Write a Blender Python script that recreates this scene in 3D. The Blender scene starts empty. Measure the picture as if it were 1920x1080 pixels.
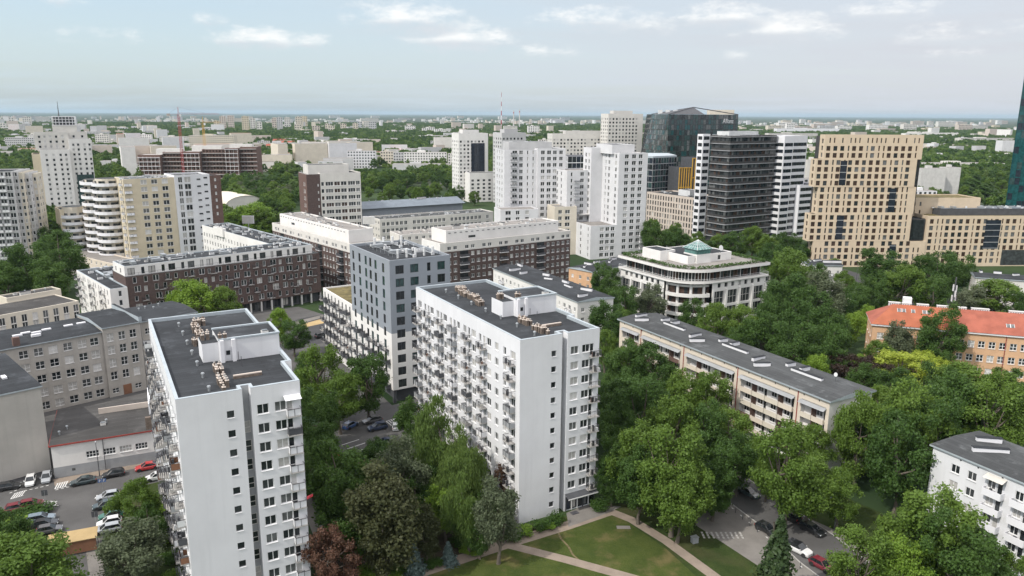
import bpy, math, random
import numpy as np
from mathutils import Vector, Matrix
SC = bpy.context.scene
COL = SC.collection
R = math.radians
# ------------------------------------------------------------------ camera
F, PITCH, ROLL, CAMH = 1440.0, R(12.76), R(0.33), 71.0
cam_d = bpy.data.cameras.new('camera'); cam = bpy.data.objects.new('camera', cam_d); COL.objects.link(cam)
cam_d.sensor_width = 36.0; cam_d.lens = 36.0 * F / 1920.0
cam_d.clip_start = 1.0; cam_d.clip_end = 120000.0
cam.location = (0, 0, CAMH)
cam.rotation_euler = (Matrix.Rotation(math.pi / 2 - PITCH, 4, 'X') @ Matrix.Rotation(ROLL, 4, 'Z')).to_euler()
SC.camera = cam
SC.render.resolution_x, SC.render.resolution_y = 1024, 576
SC.view_settings.view_transform = 'Standard'; SC.view_settings.look = 'None'
SC.view_settings.exposure = 0.56; SC.view_settings.gamma = 1.0
SC.cycles.use_denoising = True
SC.cycles.max_bounces = 5; SC.cycles.diffuse_bounces = 3; SC.cycles.glossy_bounces = 2
SC.cycles.transmission_bounces = 3; SC.cycles.transparent_max_bounces = 4; SC.cycles.volume_bounces = 0
SC.cycles.sample_clamp_indirect = 4.0
# ------------------------------------------------------------------ light
SUN_AZ, SUN_EL = R(217.0), R(47.0)      # direction to the sun, counted from +X
world = bpy.data.worlds.new('World'); SC.world = world; world.use_nodes = True

class NT:
    """tiny helper to write node trees"""
    def __init__(s, tree): s.t = tree; s.n = tree.nodes; s.l = tree.links
    def new(s, kind, **kw):
        n = s.n.new(kind)
        for k, v in kw.items(): setattr(n, k, v)
        return n
    def put(s, sock, v):
        if hasattr(v, 'is_output') or isinstance(v, bpy.types.NodeSocket): s.l.new(v, sock)
        else: sock.default_value = v
    def math(s, op, a, b=0.0, c=None, clamp=False):
        n = s.new('ShaderNodeMath', operation=op); n.use_clamp = clamp
        s.put(n.inputs[0], a); s.put(n.inputs[1], b)
        if c is not None: s.put(n.inputs[2], c)
        return n.outputs[0]
    def mix(s, fac, a, b):
        n = s.new('ShaderNodeMix', data_type='RGBA'); s.put(n.inputs[0], fac)
        s.put(n.inputs[6], a); s.put(n.inputs[7], b); return n.outputs[2]
    def noise(s, vec, scale, detail=3.0, rough=0.5, dim='3D'):
        n = s.new('ShaderNodeTexNoise', noise_dimensions=dim)
        n.inputs['Scale'].default_value = scale; n.inputs['Detail'].default_value = detail
        n.inputs['Roughness'].default_value = rough
        if vec is not None: s.l.new(vec, n.inputs['Vector'])
        return n.outputs[0]
    def step(s, x, lo, hi):
        n = s.new('ShaderNodeMapRange'); n.interpolation_type = 'SMOOTHSTEP'
        s.put(n.inputs[0], x); n.inputs[1].default_value = lo; n.inputs[2].default_value = hi
        return n.outputs[0]
    def mapping(s, vec, scale=(1, 1, 1), loc=(0, 0, 0)):
        n = s.new('ShaderNodeMapping'); n.inputs['Scale'].default_value = scale
        n.inputs['Location'].default_value = loc; s.l.new(vec, n.inputs['Vector']); return n.outputs[0]
def rgb(c): return (c[0], c[1], c[2], 1.0)

def build_world():
    t = NT(world.node_tree); t.n.clear()
    sky = t.new('ShaderNodeTexSky', sky_type='NISHITA'); sky.sun_disc = False
    sky.sun_elevation = SUN_EL; sky.sun_rotation = R(90.0) - SUN_AZ + R(360)
    sky.altitude = 100; sky.air_density = 1.0; sky.dust_density = 2.0; sky.ozone_density = 1.3
    tc = t.new('ShaderNodeTexCoord'); d = tc.outputs['Generated']
    sep = t.new('ShaderNodeSeparateXYZ'); t.l.new(d, sep.inputs[0])
    az = t.math('ARCTAN2', sep.outputs[0], sep.outputs[1])             # 0 straight ahead (+Y), + to the right
    el = t.math('ARCSINE', sep.outputs[2])
    # thin high veil, whiter to the right
    zc = t.math('ADD', t.math('MAXIMUM', sep.outputs[2], 0.0), 0.06)
    comb = t.new('ShaderNodeCombineXYZ')
    t.l.new(t.math('DIVIDE', sep.outputs[0], zc), comb.inputs[0]); t.l.new(t.math('DIVIDE', sep.outputs[1], zc), comb.inputs[1])
    n1 = t.noise(t.mapping(comb.outputs[0], (0.55, 0.9, 1), (3.1, 1.7, 0)), 1.0, 5.0, 0.6)
    n2 = t.noise(t.mapping(comb.outputs[0], (0.16, 0.22, 1), (7.1, 2.4, 0)), 1.0, 3.0, 0.5)
    side = t.step(az, -0.55, 0.6)
    veil = t.math('ADD', t.math('MULTIPLY', t.step(n1, 0.36, 0.8), 0.24), t.math('MULTIPLY', t.step(n2, 0.3, 0.75), 0.22))
    veil = t.math('ADD', veil, t.math('MULTIPLY', side, 0.30))
    veil = t.math('ADD', veil, 0.50, clamp=True)
    # small fair-weather clouds low over the city: (azimuth deg, elevation deg, half width, half height)
    ae = t.new('ShaderNodeCombineXYZ'); t.l.new(az, ae.inputs[0]); t.l.new(el, ae.inputs[1])
    cn = t.noise(t.mapping(ae.outputs[0], (1.0, 2.4, 1)), 30.0, 8.0, 0.66)
    clouds = None; shade = None
    for (a, e, wa, we, k) in CLOUDS:
        da = t.math('DIVIDE', t.math('SUBTRACT', az, R(a)), R(wa * 1.25))
        de = t.math('DIVIDE', t.math('SUBTRACT', el, R(e)), R(we * 1.25))
        r2 = t.math('ADD', t.math('MULTIPLY', da, da), t.math('MULTIPLY', de, de))
        m = t.math('MULTIPLY', t.math('SUBTRACT', 1.0, r2, clamp=True), k)
        clouds = m if clouds is None else t.math('MAXIMUM', clouds, m)
        s_ = t.math('MULTIPLY', t.math('MULTIPLY', m, de), -1.0)
        shade = s_ if shade is None else t.math('MAXIMUM', shade, s_)
    cm = t.step(t.math('ADD', clouds, t.math('MULTIPLY', t.math('SUBTRACT', cn, 0.5), 2.4)), 0.25, 1.35)
    cm = t.math('MULTIPLY', t.math('MULTIPLY', cm, t.step(clouds, 0.0, 0.45)), 0.9)
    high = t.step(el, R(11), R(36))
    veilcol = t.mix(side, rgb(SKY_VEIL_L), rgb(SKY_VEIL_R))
    veilcol = t.mix(high, veilcol, rgb(SKY_HIGH_FILL))  # unseen sky overhead is brightened here as added ambient fill
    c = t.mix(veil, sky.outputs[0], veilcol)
    ccol = t.mix(t.step(shade, 0.02, 0.3), rgb(SKY_CLOUD), rgb(SKY_CLOUD_D))
    c = t.mix(cm, c, ccol)
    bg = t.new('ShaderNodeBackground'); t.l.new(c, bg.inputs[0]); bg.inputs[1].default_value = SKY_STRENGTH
    out = t.new('ShaderNodeOutputWorld'); t.l.new(bg.outputs[0], out.inputs[0])
SKY_STRENGTH = 0.135
SKY_VEIL_L = (3.2, 3.8, 4.15); SKY_VEIL_R = (3.5, 3.62, 3.9); SKY_HIGH_FILL = (8.8, 8.6, 8.8); SKY_CLOUD = (5.4, 5.4, 5.35); SKY_CLOUD_D = (3.7, 3.9, 4.15)
CLOUDS = [(-18, 4.9, 3.2, .9, 1), (-14.3, 4.8, 1.8, .7, .9), (-7.5, 6.6, 4.6, 1.3, .95), (-4, 5.3, 4.2, 1.2, 1.05), (-20.5, 6.0, 1.2, .6, .8),
          (-29, 6.8, 1.8, .6, .7), (-35, 6.2, 1.8, .6, .6), (14.6, 6.6, 3.4, 1.0, 1.0), (18.5, 5.7, 3.8, 1.2, 1.05), (24.7, 6.6, 3.4, .75, .9),
          (5.5, 6.6, 4.5, 1.0, .8), (9.0, 6.2, 3.5, .9, .75), (28, 5.0, 3.0, .8, .8), (2, 4.4, 3.5, .7, .6), (-27, 4.6, 4, .7, .5), (29, 4.0, 2.5, .5, .5), (34, 5.5, 3.0, .7, .6), (15.5, 4.0, 1.2, .5, .7)]
build_world()
sun_d = bpy.data.lights.new('sun', 'SUN'); sun = bpy.data.objects.new('sun', sun_d); COL.objects.link(sun)
sun_d.energy = 2.2; sun_d.angle = R(0.6); sun_d.color = (1.0, 0.95, 0.87)
sdir = Vector((math.cos(SUN_AZ) * math.cos(SUN_EL), math.sin(SUN_AZ) * math.cos(SUN_EL), math.sin(SUN_EL)))
sun.rotation_euler = sdir.to_track_quat('Z', 'Y').to_euler(); sun.location = sdir * 500

# ------------------------------------------------------------------ positions
def ray(px, py):
    x, y = (px - 960) / F, -(py - 540) / F
    c, s = math.cos(ROLL), math.sin(ROLL); x, y = c * x - s * y, s * x + c * y
    return Vector((x, math.cos(PITCH) + y * math.sin(PITCH), -math.sin(PITCH) + y * math.cos(PITCH)))
def P(px, py, z=0.0):
    v = ray(px, py); t = (z - CAMH) / v.z; return Vector((v.x * t, v.y * t))
def Q(px, py, D):
    v = ray(px, py); t = D / v.y; return Vector((v.x * t, D, CAMH + v.z * t))
def px_of(p):
    d = Vector((p[0], p[1], (p[2] if len(p) > 2 else 0) - CAMH))
    fw = d.y * math.cos(PITCH) - d.z * math.sin(PITCH); up = d.y * math.sin(PITCH) + d.z * math.cos(PITCH)
    if fw < 1: return (-1e6, 1e6)
    x, y = d.x / fw, up / fw; c, s = math.cos(ROLL), math.sin(ROLL); x, y = c * x + s * y, -s * x + c * y
    return (960 + x * F, 540 - y * F)

# ------------------------------------------------------------------ materials
MATS = {}
def mat(name, col, rough=0.85, var=0.12, scale=0.35, metal=0.0, spec=0.3, streak=0.0, fine=0.0, coat=0.0, tint=None):
    """plain procedural surface: base colour broken up by object-space noise"""
    m = bpy.data.materials.new(name); m.use_nodes = True; t = NT(m.node_tree)
    b = t.n['Principled BSDF']; tc = t.new('ShaderNodeTexCoord'); o = tc.outputs['Object']
    n = t.noise(o, scale, 5.0, 0.6)
    dark = tuple(x * (1 - var) for x in col); lite = tuple(min(1, x * (1 + var)) for x in col)
    if tint: dark = tint
    c = t.mix(t.step(n, 0.3, 0.7), rgb(dark), rgb(lite))
    if streak:
        sn = t.noise(t.mapping(o, (1.3, 1.3, 0.06)), 1.0, 4.0, 0.6)
        c = t.mix(t.math('MULTIPLY', t.step(sn, 0.45, 0.8), streak), c, rgb(tuple(x * 0.55 for x in col)))
    if fine:
        fn = t.noise(o, 9.0, 3.0, 0.7)
        c = t.mix(t.math('MULTIPLY', t.step(fn, 0.35, 0.75), fine), c, rgb(tuple(x * 0.5 for x in col)))
    t.l.new(c, b.inputs['Base Color']); b.inputs['Roughness'].default_value = rough
    b.inputs['Metallic'].default_value = metal; b.inputs['Specular IOR Level'].default_value = spec
    if coat: b.inputs['Coat Weight'].default_value = coat; b.inputs['Coat Roughness'].default_value = 0.05
    MATS[name] = m; return m
def felt(name, col):
    m = mat(name, col, rough=.95, var=.22, scale=.10, fine=.3, spec=.2); t = NT(m.node_tree); b = t.n['Principled BSDF']
    old = b.inputs['Base Color'].links[0].from_socket; o = t.new('ShaderNodeTexCoord').outputs['Object']
    br = t.new('ShaderNodeTexBrick'); t.l.new(o, br.inputs['Vector']); br.inputs['Scale'].default_value = 1.0; br.inputs['Brick Width'].default_value = 9.0; br.inputs['Row Height'].default_value = 1.0; br.inputs['Mortar Size'].default_value = .035
    br.inputs['Color1'].default_value = (.84, .84, .84, 1); br.inputs['Color2'].default_value = (1.1, 1.1, 1.1, 1); br.inputs['Mortar'].default_value = (.5, .5, .5, 1)
    st = t.step(t.noise(o, .22, 4, .7), .56, .66); c = t.mix(t.math('MULTIPLY', st, .5), old, rgb(tuple(x * 1.9 for x in col)))
    x = t.new('ShaderNodeMix', data_type='RGBA', blend_type='MULTIPLY'); x.inputs[0].default_value = .8; t.l.new(c, x.inputs[6]); t.l.new(br.outputs[0], x.inputs[7]); t.l.new(x.outputs[2], b.inputs['Base Color'])
def glass(name, col, rough=0.06, inner=None):
    m = bpy.data.materials.new(name); m.use_nodes = True; t = NT(m.node_tree); b = t.n['Principled BSDF']
    tc = t.new('ShaderNodeTexCoord'); oi = t.new('ShaderNodeObjectInfo')
    v = t.new('ShaderNodeVectorMath', operation='ADD'); t.l.new(tc.outputs['Object'], v.inputs[0]); t.l.new(oi.outputs['Random'], v.inputs[1])
    n = t.noise(v.outputs[0], 0.8, 2.0, 0.5)
    c = t.mix(t.step(n, 0.3, 0.7), rgb(tuple(x * 0.7 for x in col)), rgb(tuple(x * 1.3 for x in col)))
    t.l.new(c, b.inputs['Base Color']); b.inputs['Roughness'].default_value = rough
    b.inputs['Specular IOR Level'].default_value = 0.6
    MATS[name] = m; return m
mat('white_render', (.67, .675, .69), var=.05, scale=.12, streak=.13)
mat('white_plaster', (.71, .695, .67), var=.05, scale=.2, streak=.10)
mat('offwhite', (.62, .60, .56), var=.06, scale=.2, streak=.12)
mat('light_grey_wall', (.50, .50, .50), var=.06, scale=.2, streak=.12)
mat('pearl_wall', (.62, .62, .63), var=.05, scale=.2, streak=.08)
mat('cream_wall', (.62, .55, .46), var=.06, scale=.2, streak=.12)
mat('pale_cream', (.60, .55, .46), var=.06, scale=.2, streak=.12)
mat('beige_stone', (.60, .49, .36), var=.05, scale=.3, streak=.06, fine=.15)
mat('sand_stone', (.55, .48, .42), var=.05, scale=.3, streak=.06)
mat('yellow_cream', (.58, .51, .38), var=.06, scale=.2, streak=.10)
mat('taupe_stucco', (.41, .385, .35), var=.10, scale=.25, streak=.3, fine=.2)
mat('grey_stucco', (.45, .43, .395), var=.10, scale=.12, streak=.2, fine=.15)
mat('brown_brick', (.105, .074, .067), var=.18, scale=1.2, streak=.10, fine=.4)
mat('red_brown', (.15, .095, .08), var=.15, scale=1.0, fine=.3)
mat('blue_grey', (.26, .285, .315), var=.04, scale=.2, streak=.05)
mat('orange_wall', (.60, .38, .23), var=.07, scale=.25, streak=.12)
mat('dark_clad', (.055, .053, .052), rough=.5, var=.25, scale=.5)
mat('charcoal', (.075, .078, .085), rough=.7, var=.15, scale=.5)
mat('white_panel', (.72, .72, .74), rough=.6, var=.04, scale=.3)
felt('roof_felt', (.041, .045, .050))
felt('roof_felt_brown', (.068, .066, .064))
felt('roof_grey', (.072, .076, .078))
mat('roof_gravel', (.24, .225, .21), rough=.95, var=.15, scale=.2, fine=.3)
mat('roof_sheet', (.17, .20, .23), rough=.55, var=.10, scale=.3, metal=.3)
mat('zinc', (.42, .47, .50), rough=.5, var=.06, scale=.6, metal=.2)
mat('green_roof', (.14, .115, .05), rough=.95, var=.4, scale=.5, fine=.4)
mat('red_tile', (.36, .115, .06), rough=.8, var=.15, scale=.3, fine=.35)
mat('red_tile_worn', (.33, .105, .07), rough=.85, var=.2, scale=.25, fine=.45)
mat('frame_white', (.72, .72, .71), rough=.5, var=.03)
mat('frame_dark', (.05, .052, .056), rough=.45, var=.1)
mat('frame_pale', (.55, .53, .5), rough=.5, var=.05)
mat('sill', (.66, .66, .66), rough=.6, var=.05)
mat('curtain', (.42, .41, .39), rough=.25, var=.15, scale=3, spec=.6)
mat('blind', (.58, .57, .55), rough=.3, var=.08, scale=3, spec=.6)
mat('steel_rail', (.10, .10, .11), rough=.5, var=.1, metal=.3)
mat('grey_panel', (.30, .31, .32), rough=.6, var=.1)
mat('concrete', (.40, .385, .365), rough=.9, var=.12, scale=.4, streak=.2, fine=.2)
mat('chimney_brick', (.17, .135, .11), rough=.9, var=.3, scale=2.0, fine=.3)
mat('pale_chimney', (.55, .54, .52), rough=.8, var=.08, streak=.2)
mat('galvanised', (.45, .47, .48), rough=.4, var=.12, metal=.6)
mat('unit_white', (.62, .63, .63), rough=.5, var=.08)
mat('wood_brown', (.20, .10, .06), rough=.7, var=.2)
mat('rust_red', (.30, .06, .05), rough=.8, var=.2)
mat('crane_red', (.36, .07, .075), rough=.6, var=.15)
mat('crane_yellow', (.55, .33, .06), rough=.6, var=.15)
mat('sky_blue', (.18, .42, .55), rough=.8, var=.1)
mat('flag_red', (.55, .05, .07), rough=.8, var=.1)
mat('awning', (.55, .53, .48), rough=.8, var=.1)
glass('pane_dark', (.022, .026, .029)); glass('pane_mid', (.05, .055, .058)); glass('pane_soft', (.13, .135, .135), rough=.15)
glass('pane_teal', (.012, .075, .080), rough=.05); glass('pane_green', (.035, .068, .068), rough=.05); glass('pane_blue', (.02, .026, .038), rough=.08)
glass('pane_brown', (.06, .038, .03)); glass('pyramid_glass', (.09, .19, .175), rough=.12)

# ------------------------------------------------------------------ mesh building
class MB:
    def __init__(s): s.v = []; s.f = []; s.m = []
    def poly(s, pts, m):
        i = len(s.v); s.v.extend(tuple(p) for p in pts); s.f.append(tuple(range(i, i + len(pts)))); s.m.append(m)
    def box(s, x0, x1, y0, y1, z0, z1, m, top=None, skip=''):
        v = [(x0, y0, z0), (x1, y0, z0), (x1, y1, z0), (x0, y1, z0), (x0, y0, z1), (x1, y0, z1), (x1, y1, z1), (x0, y1, z1)]
        i = len(s.v); s.v.extend(v)
        for k, q in (('f', (0, 1, 5, 4)), ('r', (1, 2, 6, 5)), ('k', (2, 3, 7, 6)), ('l', (3, 0, 4, 7)), ('t', (4, 5, 6, 7)), ('b', (3, 2, 1, 0))):
            if k in skip: continue
            s.f.append(tuple(i + j for j in q)); s.m.append((top or m) if k == 't' else m)
        return s
    def prism(s, pts, z0, z1, m, top=None, bottom=False):
        n = len(pts)
        for k in range(n):
            a, b = pts[k], pts[(k + 1) % n]
            s.poly([(a[0], a[1], z0), (b[0], b[1], z0), (b[0], b[1], z1), (a[0], a[1], z1)], m)
        s.poly([(p[0], p[1], z1) for p in pts], top or m)
        if bottom: s.poly([(p[0], p[1], z0) for p in reversed(pts)], m)
        return s
    def tube(s, a, b, r0, r1=None, n=6, m='steel_rail', cap=True):
        a, b = Vector(a), Vector(b); r1 = r0 if r1 is None else r1
        d = (b - a).normalized(); u = d.orthogonal().normalized(); w = d.cross(u); i = len(s.v)
        for c, r in ((a, r0), (b, r1)):
            for k in range(n):
                g = 2 * math.pi * k / n; s.v.append(tuple(c + (u * math.cos(g) + w * math.sin(g)) * r))
        for k in range(n):
            s.f.append((i + k, i + (k + 1) % n, i + n + (k + 1) % n, i + n + k)); s.m.append(m)
        if cap:
            s.f.append(tuple(i + n + k for k in range(n))); s.m.append(m); s.f.append(tuple(i + n - 1 - k for k in range(n))); s.m.append(m)
        return s
    def add(s, o, M):
        i = len(s.v); s.v.extend(tuple(M @ Vector(v)) for v in o.v)
        s.f.extend(tuple(i + k for k in f) for f in o.f); s.m.extend(o.m); return s
    def mesh(s, name, smooth=False):
        me = bpy.data.meshes.new(name); me.from_pydata(s.v, [], s.f)
        names = []
        for x in s.m:
            if x not in names: names.append(x)
        for x in names: me.materials.append(MATS[x])
        ix = {x: k for k, x in enumerate(names)}
        me.polygons.foreach_set('material_index', [ix[x] for x in s.m])
        if smooth: me.polygons.foreach_set('use_smooth', [True] * len(s.f))
        me.update(); return me
def obj(name, me, parent=None, loc=(0, 0, 0), rz=0.0):
    o = bpy.data.objects.new(name, me.mesh(name) if isinstance(me, MB) else me); COL.objects.link(o)
    o.parent = parent; o.location = loc; o.rotation_euler = (0, 0, rz); return o
def tag(o, label, cat, group=None):
    o['label'] = label; o['category'] = cat
    if group: o['group'] = group
    return o
def thing(name, label, cat, loc=(0, 0, 0), rz=0.0, group=None):
    o = bpy.data.objects.new(name, None); COL.objects.link(o); o.location = loc; o.rotation_euler = (0, 0, rz)
    o.empty_display_size = 0.5
    return tag(o, label, cat, group)
def structure(name, mb):
    o = obj(name, mb); o['kind'] = 'structure'; return o

# ------------------------------------------------------------------ building parts
class Proto:
    """a repeated part: one mesh, with child meshes for its own pieces"""
    def __init__(s, name, mb, kids=()): s.name, s.mb, s.kids, s.me, s.kme = name, mb, kids, None, None
    def link(s, parent, M, fine=True):
        if s.me is None:
            s.me = s.mb.mesh(s.name); s.kme = [(n, k.mesh(n)) for n, k in s.kids]
        o = bpy.data.objects.new(s.name, s.me); COL.objects.link(o); o.parent = parent; o.matrix_local = M
        for n, k in s.kme:
            c = bpy.data.objects.new(n, k); COL.objects.link(c); c.parent = o
        return o
    def merged(s, mb, M):
        mb.add(s.mb, M)
        for n, k in s.kids: mb.add(k, M)
WCACHE = {}
def window(w, h, nv=2, nh=0, frame='frame_white', pane='pane_dark', sill=True, fine=True, bar=None):
    """local x along the wall, y into the wall, origin at the middle of the lower edge"""
    key = (round(w, 2), round(h, 2), nv, nh, frame, pane, sill, fine)
    if key in WCACHE: return WCACHE[key]
    fr = MB(); pn = MB(); x0 = -w / 2; bar = bar or (.085 if fine else .13)
    pn.poly([(x0, .0, 0), (-x0, .0, 0), (-x0, .0, h), (x0, .0, h)], pane)
    if frame:
        for a, b in ((x0, x0 + bar), (-x0 - bar, -x0)): fr.box(a, b, -.05, -.003, 0, h, frame)
        fr.box(x0 + bar, -x0 - bar, -.05, -.003, 0, bar, frame); fr.box(x0 + bar, -x0 - bar, -.05, -.003, h - bar, h, frame)
        for k in range(1, nv):
            x = x0 + w * k / nv; fr.box(x - bar * .6, x + bar * .6, -.048, -.003, bar, h - bar, frame)
        if nh:
            for k in range(nv):
                a = x0 + w * k / nv + bar * .6; b = x0 + w * (k + 1) / nv - bar * .6
                z = h * nh; fr.box(a, b, -.046, -.003, z - bar * .5, z + bar * .5, frame)
    if sill: fr.box(x0 - .05, -x0 + .05, -.30, -.05, -.09, -.02, 'sill')
    if not fr.f: WCACHE[key] = Proto('window', pn)
    elif fine: WCACHE[key] = Proto('window', fr, [('pane', pn)])
    else: fr.add(pn, Matrix()); WCACHE[key] = Proto('window', fr)
    return WCACHE[key]
PANES = ['pane_dark'] * 5 + ['pane_mid'] * 4 + ['pane_soft'] * 2 + ['curtain'] * 2 + ['blind']
FOOT = []     # footprints, so that trees keep clear of the walls
class Bld:
    FACES = {'F': lambda x0, x1, y0, y1: ((x0, y0), (1, 0), x1 - x0), 'R': lambda x0, x1, y0, y1: ((x1, y0), (0, 1), y1 - y0),
             'K': lambda x0, x1, y0, y1: ((x1, y1), (-1, 0), x1 - x0), 'L': lambda x0, x1, y0, y1: ((x0, y1), (0, -1), y1 - y0)}
    def __init__(s, name, label, cat, A, B, seed=1, group=None):
        A, B = Vector(A[:2]), Vector(B[:2]); d = B - A
        s.w = d.length; s.ang = math.atan2(d.y, d.x); s.A = A
        s.root = thing(name, label, cat, (A.x, A.y, 0), s.ang, group)
        s.M = Matrix.Translation((A.x, A.y, 0)) @ Matrix.Rotation(s.ang, 4, 'Z'); s.Mi = s.M.inverted()
        s.wall = MB(); s.roof = MB(); s.extra = {}; s.put_list = []; s.bb = [1e9, -1e9, 1e9, -1e9]; s.rng = random.Random(seed)
    def loc(s, p, z=0): return s.Mi @ Vector((p[0], p[1], z))
    def lpx(s, px, py, z): q = s.loc(P(px, py, z)); return (q.x, q.y)
    def part(s, name):
        if name not in s.extra: s.extra[name] = MB()
        return s.extra[name]
    def put(s, proto, x, y, z, rz=0.0): s.put_list.append((proto, Matrix.Translation((x, y, z)) @ Matrix.Rotation(rz, 4, 'Z')))
    def face(s, st, t, L, z0, z1, m, wins=(), rev=0.16, revm=None, fine=True, panes=PANES, frame='frame_white', sill=True, matf=None):
        """one wall face; wins: (u, z, w, h, nv, nh) with u from the left end seen from outside"""
        nrm = (t[1], -t[0])                                  # outward
        if z0 < 8: s.bb = [min(s.bb[0], st[0], st[0] + t[0] * L), max(s.bb[1], st[0], st[0] + t[0] * L), min(s.bb[2], st[1], st[1] + t[1] * L), max(s.bb[3], st[1], st[1] + t[1] * L)]
        xs, zs = {0.0, round(L, 3)}, {round(z0, 3), round(z1, 3)}
        ok = []
        for q in wins:
            a, b, c, d = round(q[0] - q[2] / 2, 3), round(q[0] + q[2] / 2, 3), round(q[1], 3), round(q[1] + q[3], 3)
            if a < .05 or b > L - .05 or c < z0 or d > z1: continue
            ok.append((q, a, b, c, d)); xs |= {a, b}; zs |= {c, d}
        if matf: zs |= {round(z, 3) for z in matf[0] if z0 < z < z1}
        xs, zs = sorted(xs), sorted(zs); ix = {x: i for i, x in enumerate(xs)}; iz = {z: i for i, z in enumerate(zs)}
        hole = np.zeros((len(xs), len(zs)), bool)
        for q, a, b, c, d in ok: hole[ix[a]:ix[b], iz[c]:iz[d]] = True
        pt = lambda u, y, z: (st[0] + t[0] * u - nrm[0] * y, st[1] + t[1] * u - nrm[1] * y, z)
        for j in range(len(zs) - 1):
            i = 0; mm = m if not matf else matf[1]((zs[j] + zs[j + 1]) / 2)
            while i < len(xs) - 1:
                if hole[i, j]: i += 1; continue
                k = i
                while k < len(xs) - 1 and not hole[k, j]: k += 1
                s.wall.poly([pt(xs[i], 0, zs[j]), pt(xs[k], 0, zs[j]), pt(xs[k], 0, zs[j + 1]), pt(xs[i], 0, zs[j + 1])], mm); i = k
        rot = math.atan2(t[1], t[0])
        for q, a, b, c, d in ok:
            rm = revm or (m if not matf else matf[1]((c + d) / 2))
            s.wall.poly([pt(a, 0, c), pt(b, 0, c), pt(b, rev, c), pt(a, rev, c)], rm)
            s.wall.poly([pt(a, rev, d), pt(b, rev, d), pt(b, 0, d), pt(a, 0, d)], rm)
            s.wall.poly([pt(a, 0, c), pt(a, rev, c), pt(a, rev, d), pt(a, 0, d)], rm)
            s.wall.poly([pt(b, rev, c), pt(b, 0, c), pt(b, 0, d), pt(b, rev, d)], rm)
            fm = q[6] if len(q) > 6 else frame; pn = q[7] if len(q) > 7 and q[7] else s.rng.choice(panes)
            wp = window(q[2], q[3], q[4], q[5], fm, pn, sill and q[1] > 1, fine)
            x, y, z = pt(q[0], rev, c); s.put(wp, x, y, z, rot)
    def block(s, x0, x1, y0, y1, z0, z1, m, spec=None, roof='roof_felt', par=0.5, parm=None, parw=0.35, **kw):
        spec = spec or {}
        for f, fn in s.FACES.items():
            st, t, L = fn(x0, x1, y0, y1)
            w = spec.get(f, ())
            fk = dict(kw)
            if isinstance(w, dict): fk.update({k: v for k, v in w.items() if k not in ('w',)}); w = w.get('w', ())
            mm = fk.pop('m', m)
            s.face(st, t, L, z0, z1, mm, w, **fk)
        if roof:
            r = s.roof; pm = parm or m
            if par > 0:
                a = parw
                r.poly([(x0 + a, y0 + a, z1 - par), (x1 - a, y0 + a, z1 - par), (x1 - a, y1 - a, z1 - par), (x0 + a, y1 - a, z1 - par)], roof)
                ring = lambda i, z: [(x0 + i, y0 + i, z), (x1 - i, y0 + i, z), (x1 - i, y1 - i, z), (x0 + i, y1 - i, z)]
                o, n_, b = ring(0, z1), ring(a, z1), ring(a, z1 - par)
                for k in range(4):
                    j = (k + 1) % 4
                    r.poly([o[k], o[j], n_[j], n_[k]], pm); r.poly([n_[k], n_[j], b[j], b[k]], pm)
            else: r.poly([(x0, y0, z1), (x1, y0, z1), (x1, y1, z1), (x0, y1, z1)], roof)
    def eave(s, x0, x1, y0, y1, z, over=0.5, th=0.35, m='roof_felt', edge='zinc', slope=0.0, ridge_dir='x'):
        """overhanging low roof slab; slope > 0 gives a shallow ridge along x"""
        a = [(x0 - over, y0 - over), (x1 + over, y0 - over), (x1 + over, y1 + over), (x0 - over, y1 + over)]
        r = s.roof
        for k in range(4):
            p, q = a[k], a[(k + 1) % 4]; r.poly([(p[0], p[1], z), (q[0], q[1], z), (q[0], q[1], z + th), (p[0], p[1], z + th)], edge)
        r.poly([(p[0], p[1], z) for p in reversed(a)], edge)
        zt = z + th
        if slope:
            ym = (y0 + y1) / 2
            g0, g1 = (x0 - over, ym, zt + slope), (x1 + over, ym, zt + slope)
            r.poly([(a[0][0], a[0][1], zt), (a[1][0], a[1][1], zt), g1, g0], m); r.poly([(a[2][0], a[2][1], zt), (a[3][0], a[3][1], zt), g0, g1], m)
            r.poly([(a[1][0], a[1][1], zt), (a[2][0], a[2][1], zt), g1], edge); r.poly([(a[3][0], a[3][1], zt), (a[0][0], a[0][1], zt), g0], edge)
        else: r.poly([(p[0], p[1], zt) for p in a], m)
    def foot(s, x0, x1, y0, y1): FOOT.append((s.Mi, s.M, x0, x1, y0, y1))
    def finish(s, cap=100, foot=True):
        if foot: s.foot(*s.bb)
        if s.wall.f: obj('wall', s.wall, s.root)
        if s.roof.f: obj('roof', s.roof, s.root)
        for n, mb in s.extra.items():
            if mb.f: obj(n, mb, s.root)
        by = {}
        for p, M in s.put_list: by.setdefault(p.name, []).append((p, M))
        for n, L in by.items():
            def d(e):
                q = s.M @ e[1].translation; return (q.x ** 2 + q.y ** 2 + (q.z - CAMH) ** 2)
            L.sort(key=d)
            for p, M in L[:cap]: p.link(s.root, M)
            if len(L) > cap:
                mb = MB()
                for p, M in L[cap:]: p.merged(mb, M)
                o = obj(n, mb, s.root); o['kind'] = 'stuff'
        return s
def grid(cols, n, z0, fh, skip=None):
    """cols: (u, w, h, nv, nh, dz, *rest)"""
    out = []
    for k in range(n):
        for c in cols:
            if skip and skip(k, c): continue
            out.append((c[0], z0 + k * fh + c[5], c[1], c[2], c[3], c[4]) + tuple(c[6:]))
    return out
def even(L, n, w, h, nv=2, nh=0, dz=0.9, m0=None, *rest):
    m0 = L / n / 2 if m0 is None else m0
    return [(m0 + (L - 2 * m0) * k / max(1, n - 1), w, h, nv, nh, dz) + rest for k in range(n)]
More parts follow.
